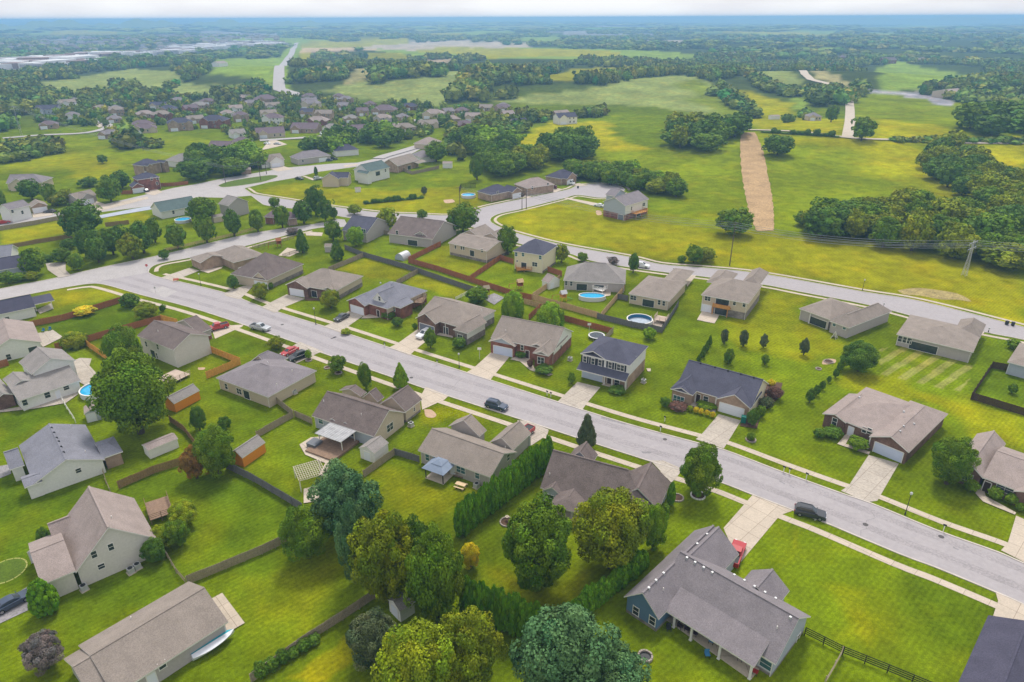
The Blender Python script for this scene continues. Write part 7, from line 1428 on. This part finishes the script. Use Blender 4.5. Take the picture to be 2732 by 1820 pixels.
playset('M3',(790,165),'wooden play tower with green slide in the oval pool yard',M_METAL,mat('slide_green',(.02,.25,.12),.4,2,.1)); playset('M3',(255,130),'timber play structure behind the bay window house',FW['grey']); playset('U2',(490,870),'red brown play tower beside the cross road fence',FW['red']); playset('U3',(630,1250),'pale wooden swing frame in the cream house yard',FW['tan'])
M_STONE = mat('stone_ring',(.42,.36,.31),.95,4,.4)
def ring(name, t, c, r, label, cat, h=.22, m=None, inner=True):
    p = P(t,*c); e = thing(name, p, label, cat); n = 16
    b = MB()
    for k in range(n): a = 2*math.pi*k/n; b.box((r*math.cos(a),r*math.sin(a),0),(.36*r*.95,.22,h*random.uniform(.85,1.15)),a+math.pi/2)
    b.build('stone', m or M_STONE, e); b = MB(); b.lathe((0,0,0),[(r-.05,.06),(0,.07)],16); b.build('fill', M_MULCH if inner else (M_GRASS if r>2 else M_DARK), e)
ring('fire_pit','L3',(1362,1395),.85,'stone fire ring on the lawn left of the largest house porch','fire pit',.35,inner=False); ring('garden_ring','L3',(400,455),1.1,'stone edged ring bed with a small bird bath','garden bed'); ring('tree_ring','M4',(340,1522),1.15,'pale stone ring round the lone egg shaped tree','edging',.2,M_TRIM)
ring('tree_ring','M2',(585,580),.7,'mulch ring round the sapling by the black suv','edging'); ring('tree_ring','M2',(715,632),.7,'empty mulch ring left of the young tree','edging'); ring('tree_ring','M2',(792,668),.75,'mulch ring round the young tree','edging'); ring('fire_pit','M4',(1250,590),1.0,'fire pit on the reddish bare circle of the wide lawn','fire pit'); ring('fire_pit','M4',(1180,640),.6,'small ring below the reddish bare circle','fire pit'); ring('tree_ring','M4',(708,1135),.9,'ring round the small shrub right of the green bin','edging'); ring('garden_ring','L3',(1585,285),1.0,'crescent flower bed beside the pale blue house','garden bed'); ring('garden_ring','L1',(40,795),2.6,'pale circular edging on the lawn at the left edge','edging',.06,mat('ring_pale',(.34,.35,.10),.9,3,.2),False)
p = P('L3',400,440); b = MB(); b.lathe((0,0,0),[(.16,0),(.07,.1),(.07,.65),(.34,.75),(.34,.8),(0,.72)],12); o_ = tag(b.build('bird_bath', M_CONC),'pale bird bath standing in the stone ring bed','bird bath'); o_.location = p
o, rz, Ln = frame_at('L1',(1345,1425),(1560,1290)); e = thing('boat', o, 'white boat with turquoise cover along the bottom left house','boat',rz); b = MB(); S_ = []
for i in range(9):
    k = i/8; w_ = .95*math.sin(math.pi*min(1,.12+k*.88))**.6 if k<1 else .02; x = k*5.6; S_.append([(x,-w_,.95+.15*k),(x,-w_*.55,.35+.25*k),(x,0,.22+.4*k*k),(x,w_*.55,.35+.25*k),(x,w_,.95+.15*k)])
for A_, C_ in zip(S_[:-1],S_[1:]):
    for i in range(4): b.face([A_[i],A_[i+1],C_[i+1],C_[i]])
b.face(S_[0][::-1]); [b.face([A_[0],C_[0],(C_[2][0],0,1.2),(A_[2][0],0,1.2)]) for A_,C_ in zip(S_[:-1],S_[1:])]; b.build('hull', mat('boat_white',(.72,.74,.78),.35,2,.1), e, smooth=True); b = MB()
for A_, C_ in zip(S_[:-1],S_[1:]): b.face([A_[4],(A_[2][0],0,1.22),(C_[2][0],0,1.22),C_[4]][::-1]) 
b.build('boat_cover', mat('cover_turquoise',(.03,.40,.50),.6,2,.3), e)
p = P('L3',1010,1345); e = thing('covered_heap', p, 'pale plastic covered heap beside the pines at bottom centre','tarp heap',.5); b = MB(); b.lathe((0,0,0),[(1.5,0),(1.35,.5),(.9,.85),(.3,1.0),(0,1.02)],9,0,1.1,.7); b.build('sheet_cover', mat('sheet_white',(.55,.56,.57),.5,3,.3), e)
# ------------------------------------------------------------------ street furniture
def pole_h(t, bs, tp): b = P(t,*bs); return b, max(1.2,height_at(b,t,*tp))
def lamp(t, bs, tp, label):
    p, h = pole_h(t,bs,tp); e = thing('street_lamp', p, label, 'street lamp', 0, 'street lamps'); b = MB(); b.bar((0,0,0),(0,0,h-.45),.07,8,0,.045); b.bar((0,0,0),(0,0,.5),.12,8); b.build('pole', M_DARK, e)
    b = MB(); b.lathe((0,0,h-.5),[(.07,0),(.2,.1),(.22,.42),(.05,.55),(0,.56)],8); b.build('lantern', M_METAL, e)
lamp('L4',(1605,402),(1655,245),'black street lamp on the verge at the lower right'); lamp('M2',(635,330),(618,212),'black street lamp by the drive of the red brick house'); lamp('M2',(1634,632),(1627,528),'black street lamp below the bay window house')
lamp('U4',(1265,1200),(1290,1125),'street lamp beside the back road at the open meadow'); lamp('U1',(1805,1222),(1785,1108),'street lamp on the corner lot'); lamp('M5',(585,478),(592,440),'street lamp by the back road drive at the right'); lamp('M5',(1318,645),(1326,610),'street lamp nearest the right edge of the back road'); lamp('U3',(2005,1105),(2008,1060),'street lamp before the concrete fan drive')
def mailbox(t, bs, tp, label, stone=False, col=None):
    p, h = pole_h(t,bs,tp); h = min(1.5,h); e = thing('mailbox', p, label, 'mailbox', random.uniform(-1,-.5), 'mailboxes'); b = MB(); b.box((0,0,0),(.45,.45,h-.25) if stone else (.1,.1,h-.2)); b.build('post', M_TRIM if not stone else M_CONC, e); b = MB(); b.box((0,0,h-.24),(.5,.2,.16)); b.bar((-.25,0,h-.09),(.25,0,h-.09),.1,10); b.build('box', col or M_DARK, e)
for a in [('M3',(1468,1075),(1470,1035),'mailbox on white post before the cream brick house'),('L4',(915,158),(920,100),'tall white mailbox post opposite the largest house'),('L4',(978,440),(990,395),'mailbox right beside the charcoal suv'),('M2',(1115,485),(1117,458),'mailbox on the verge before the bay window house drive'),('M2',(1480,607),(1480,582),'mailbox on the verge left of the wide brick house drive'),
 ('L4',(758,105),(768,62),'left of two thin mailboxes opposite the blue house'),('L4',(797,120),(806,75),'right of two thin mailboxes opposite the blue house'),('R',(312,485),(312,412),'mailbox on the verge at lower right'),('M3',(678,825),(678,800),'left of two mailboxes on the verge below the brick house'),('M3',(704,835),(704,812),'right of two mailboxes on the verge below the brick house'),('M4',(108,1004),(108,990),'small white marker on the cream house lawn')]: mailbox(*a)
def bin_(t, c, m, label, s_=1.0):
    p = P(t,*c); e = thing('wheeled_bin', p, label, 'bin', random.uniform(0,3)); b = MB(); b.box((0,0,.08),(.55*s_,.6*s_,.9*s_),0,0,(1.12,1.12)); b.build('bin_body', m, e); b = MB(); b.box((0,0,.99*s_),(.66*s_,.7*s_,.1)); b.build('lid', m, e)
M_GREEN = mat('bin_teal',(.01,.16,.13),.5,2,.1); bin_('M4',(655,1015),M_GREEN,'dark teal wheeled bin beside the cream brick house garage',1.5)
bin_('M5',(1445,592),M_DARK,'left of two dark bins at the back road kerb'); bin_('M5',(1487,600),M_DARK,'right of two dark bins at the back road kerb'); bin_('M5',(505,522),M_DARK,'dark bin at the end of the back road drive'); bin_('U3',(1150,345),M_DARK,'dark bin at the turning circle kerb')
def acu(t, c, label): p = P(t,*c); e = thing('air_conditioner', p, label, 'air conditioner', -.7, 'air conditioners'); b = MB(); b.box((0,0,.1),(.85,.85,.8)); b.build('casing', M_METAL, e); b = MB(); b.lathe((0,0,.9),[(.34,0),(.34,.05),(0,.05)],12); b.build('fan_grille', M_DARK, e); b = MB(); b.box((0,0,0),(1.1,1.1,.1)); b.build('pad', M_CONC, e)
for a in [('M2',(1298,1038),'air conditioner at the beige end wall of the brown roofed house'),('M2',(487,810),'air conditioner beside the wide grey hipped house'),('L1',(916,805),'left air conditioner of the pair below the beige house'),('L1',(962,775),'right air conditioner of the pair below the beige house'),('M3',(838,580),'air conditioner beside the tan roofed brick house'),('M3',(1350,735),'air conditioner beside the two storey white house'),('M2',(1755,1465),'air conditioner behind the grey sided house by the hedge'),('L1',(590,925),'dark air conditioner near the evergreen cone')]: acu(*a)
# road signs
p, h_ = pole_h('U1',(1330,1100),(1332,1045)); e = thing('stop_sign', p, 'red octagonal stop sign at the corner of the cross road','road sign',rad(20)); b = MB(); b.bar((0,0,0),(0,0,2.3),.04); b.build('pole', M_METAL, e)
b = MB(); R_ = .42; o8 = [(R_*math.cos(math.pi/8+k*math.pi/4),R_*math.sin(math.pi/8+k*math.pi/4)) for k in range(8)]; b.face([(x,-.06,2.4+z) for x,z in o8]); b.face([(x,-.04,2.4+z) for x,z in o8[::-1]]); [b.face([(o8[k][0],-.06,2.4+o8[k][1]),(o8[k][0],-.04,2.4+o8[k][1]),(o8[(k+1)%8][0],-.04,2.4+o8[(k+1)%8][1]),(o8[(k+1)%8][0],-.06,2.4+o8[(k+1)%8][1])]) for k in range(8)]; b.build('sign_plate', mat('sign_red',(.55,.02,.02),.4,2,.05), e)
p = P('U1',1582,1180); e = thing('road_barrier', p, 'orange work barrier at the kerb by the corner house drive','barrier',.3); b = MB(); b.box((0,0,.35),(1.6,.12,.35)); b.box((0,0,.8),(1.6,.12,.2)); b.build('board', mat('barrier_orange',(.70,.12,.02),.5,2,.1), e); b = MB(); [b.box((x,0,0),(.08,.6,.06)) for x in (-.6,.6)]; [b.box((x,0,.05),(.08,.06,1.0)) for x in (-.6,.6)]; b.build('stand', M_METAL, e)
p = P('U1',1400,1290); b = MB(); b.bar((0,0,0),(0,0,2.0),.05); b.box((0,0,1.6),(.5,.05,.6)); o_ = tag(b.build('sign_post', M_METAL),'grey sign post on the verge at the junction','road sign'); o_.location = p
for t,bs,tp,lb in (('M3',(208,570),(235,500),'basketball hoop on the bay window house lawn'),('M3',(970,400),(970,330),'thin pole with small top behind the trampoline')):
    p, h_ = pole_h(t,bs,tp); e = thing('basketball_hoop' if 'basket' in lb else 'thin_pole', p, lb, 'hoop' if 'basket' in lb else 'pole'); b = MB(); b.bar((0,0,0),(0,0,h_),.06); b.build('pole', M_METAL, e); b = MB(); b.box((0,0,h_-.2),(.9,.05,.6)); b.build('board', M_TRIM, e)
# tent frame and scattered yard things
p = P('M4',1290,425); e = thing('swing_tent', p, 'small white cone frame on the lawn below the grey house','tent'); b = MB(); [b.bar((.9*math.cos(a),.9*math.sin(a),0),(0,0,1.9),.05) for a in (0,1.57,3.14,4.71)]; b.build('frame', M_TRIM, e); b = MB(); b.face([(.9,0,0),(0,.9,0),(0,0,1.85)]); b.face([(0,.9,0),(-.9,0,0),(0,0,1.85)]); b.build('canvas', M_TRIM, e)
# ------------------------------------------------------------------ power line
M_POLE = mat('pole_wood',(.13,.10,.08),.9,2,.3)
def upole(t, bs, tp, label, arms=1, rz=.3):
    p, h = pole_h(t,bs,tp); e = thing('utility_pole', p, label, 'utility pole', rz, 'utility poles'); b = MB(); b.bar((0,0,0),(0,0,h),.17,8,0,.11); b.build('pole', M_POLE, e)
    for k in range(arms): b = MB(); b.box((0,.15,h-.6-k*1.1),(2.4,.1,.12)); [b.bar((x,.15,h-.5-k*1.1),(x,.15,h-.25-k*1.1),.05) for x in (-1.1,-.5,.5,1.1)]; b.build('crossarm', M_POLE, e)
    return p+Vector((0,0,h))
T0 = upole('U3',(648,530),(650,390),'left of two utility poles beside the back road bend'); T1 = upole('U3',(686,532),(684,362),'right and taller of two utility poles beside the back road bend'); T2 = upole('U4',(370,1032),(408,742),'tall dark utility pole in the field before the thicket')
T3 = upole('U2',(2110,512),(2108,328),'utility pole beside the raised pool'); T4 = upole('U1',(2025,302),(2000,138),'utility pole on the arterial island'); T5 = upole('U2',(322,272),(310,100),'utility pole at the pale forecourt of the arterial'); T6 = upole('U2',(375,220),(372,120),'shorter utility pole behind the arterial island'); 
T7 = upole('F1',(1000,1050),(985,960),'slim pale pole on the meadow at upper left'); upole('G1',(322,785),(300,650),'second slim pole on the meadow left of the tree belt')
# lattice tower on four splayed legs
def pylon(t, bs, tp, label, w0=1.25):
    p, h = pole_h(t,bs,tp); e = thing('lattice_tower', p, label, 'pylon', rad(35), 'lattice towers'); k = .036
    C_ = lambda z: w0*(1-z/h*.85)/2
    for sx in (-1,1):
        for sy in (-1,1): b = MB(); b.bar((sx*w0/2,sy*w0/2,0),(sx*C_(h),sy*C_(h),h),k*1.3,5); b.build('leg', M_METAL, e)
    b = MB(); n = 9
    for i in range(n):
        z0, z1 = h*i/n, h*(i+1)/n; a0, a1 = C_(z0), C_(z1)
        for (x0,y0),(x1,y1) in (((-1,-1),(1,-1)),((1,-1),(1,1)),((1,1),(-1,1)),((-1,1),(-1,-1))): b.bar((x0*a0,y0*a0,z0),(x1*a1,y1*a1,z1),k*.7,4); b.bar((x1*a0,y1*a0,z0),(x0*a1,y0*a1,z1),k*.7,4); b.bar((x0*a1,y0*a1,z1),(x1*a1,y1*a1,z1),k*.7,4)
    b.build('lattice', M_METAL, e)
    for z in (h-.6,h-2.4): b = MB(); b.bar((-2.6,0,z),(2.6,0,z),.09,5); [b.bar((x,0,z),(x,0,z-.8),.05,5) for x in (-2.5,-1.3,1.3,2.5)]; b.build('crossarm', M_METAL, e)
    return p+Vector((0,0,h))
T8 = pylon('U4',(1950,1100),(2012,862),'steel lattice tower before the thicket at the right'); T9 = pylon('F1',(152,945),(90,738),'steel lattice tower at the far left edge')
M_CABLE = mat('cable',(.33,.35,.37),.5,1,.1,metal=.3)
def cable(a, b_, sag, label, off=(0,0,0), r=.045):
    b = MB(); n = 16; off = Vector(off); a, b_ = a+off, b_+off; prev = None
    for i in range(n+1):
        k = i/n; q = a.lerp(b_,k)-Vector((0,0,sag*4*k*(1-k)))
        if prev is not None: b.bar(prev-a,q-a,r,4,cap=False)
        prev = q
    o = b.build('power_cable', M_CABLE); o.location = a; tag(o,label,'cable','power cables')
dirw = (T8-T2); dirw.z = 0; dirw.normalize(); nw = Vector((-dirw.y,dirw.x,0)); T10 = T8+dirw*170; TL0 = T2-dirw*190+nw*18
for i,(s_,z) in enumerate(((-1.1,-.3),(1.1,-.3),(-.5,-1.4),(.5,-1.4),(1.1,-2.6))):
    for A_,B_,nm in ((T2,T8,'cable strung between the dark field pole and the lattice tower'),(T8,T10,'cable leaving the lattice tower toward the right edge'),(T1,T2,'cable from the road bend poles to the dark field pole')): cable(A_,B_,2.2,nm,nw*s_*1.2+Vector((0,0,z)))
for i,(s_,z) in enumerate(((-1,-.3),(1,-.3),(0,-1.2))):
    cable(T4,T5,.9,'cable between the arterial poles',Vector((0,s_,z)),.035); cable(T9,T4,3,'long cable crossing the upper left meadow',Vector((0,s_,z)),.05); cable(T3,T0,1.0,'cable from raised pool pole to the bend poles',Vector((0,s_,z)),.03)
# porch furniture of the largest house and the patio of the left white house
def chair(t, c, m, label, z=.12, rz=0):
    p = P(t,*c); e = thing('garden_chair', Vector((p.x,p.y,z)), label, 'chair', rz, 'porch chairs'); b = MB(); b.box((0,0,.40),(.6,.6,.12)); b.build('seat', m, e); b = MB(); b.box((0,.28,.5),(.6,.1,.5)); b.build('backrest', m, e)
    for x in (-.25,.25):
        for y in (-.25,.25): q = MB(); q.box((x,y,0),(.06,.06,.4)); q.build('leg', M_DARK, e)
CH = mat('cushion_dark',(.06,.03,.05),.8,2,.3); CB = mat('cushion_blue',(.05,.20,.38),.7,2,.2); CR = mat('cushion_red',(.35,.03,.03),.7,2,.2)
for c,m,lb in (((35,1195),CH,'dark chair at the left end of the covered back porch'),((85,1215),CH,'second dark chair on the covered back porch'),((140,1245),CH,'dark chair right of the first porch post'),((255,1300),CB,'blue chair in the middle of the covered back porch'),((560,1515),CR,'red chair at the right end of the covered back porch'),((455,1420),CH,'dark chair near the right porch post')): chair('L4',c,m,lb,rz=.9)
chair('L4',(225,1390),CB,'blue grey chair on the lawn below the porch',0); chair('L3',(1525,1210),M_DARK,'black barbecue chair at the porch left end'); chair('M1',(305,385),CB,'left blue lounge chair on the left patio'); chair('M1',(350,375),CB,'right blue lounge chair on the left patio'); chair('M2',(440,840),CR,'chair behind the hipped house') if False else None
chair('U3',(1400,1220),CB,'blue chair on the oval pool patio'); chair('M3',(505,535),M_DARK,'dark chair on the brick house porch'); chair('M4',(390,870),M_DARK,'left dark chair on the cream house porch'); chair('M4',(425,880),M_DARK,'right dark chair on the cream house porch')
for o_ in bpy.data.objects:
    if o_.name == 'stop_sign':
        tc_ = bpy.data.curves.new('lettering','FONT'); tc_.body = 'STOP'; tc_.size = .30; tc_.align_x = 'CENTER'; tc_.align_y = 'CENTER'; tc_.extrude = .004
        tx = bpy.data.objects.new('lettering', tc_); COL.objects.link(tx); tx.parent = o_; tx.location = (0,-.068,2.4); tx.rotation_euler = (math.pi/2,0,0); tc_.materials.append(M_TRIM); bpy.context.view_layer.update(); me_ = bpy.data.meshes.new_from_object(tx.evaluated_get(bpy.context.evaluated_depsgraph_get())); mo_ = bpy.data.objects.new('lettering_mesh', me_); COL.objects.link(mo_); mo_.parent = o_; mo_.location = tx.location; mo_.rotation_euler = tx.rotation_euler; bpy.data.objects.remove(tx); mo_.name = 'lettering'; break
# ------------------------------------------------------------------ the air: far things fade to blue
def haze():
    b = MB(); b.box((0,18000,-72),(90000,90000,72+81)); o = b.build('haze', bpy.data.materials.new('haze_air'))
    m = o.data.materials[0]; m.use_nodes = True; nt = m.node_tree; nt.nodes.clear(); out = N(nt,'ShaderNodeOutputMaterial'); v = N(nt,'ShaderNodeVolumePrincipled')
    v.inputs['Color'].default_value = (.33,.60,.97,1); v.inputs['Density'].default_value = HAZE; v.inputs['Anisotropy'].default_value = 0.1
    nt.links.new(v.outputs[0], out.inputs['Volume']); tag(o, kind='stuff'); return o
HAZE = 0.00027
haze()
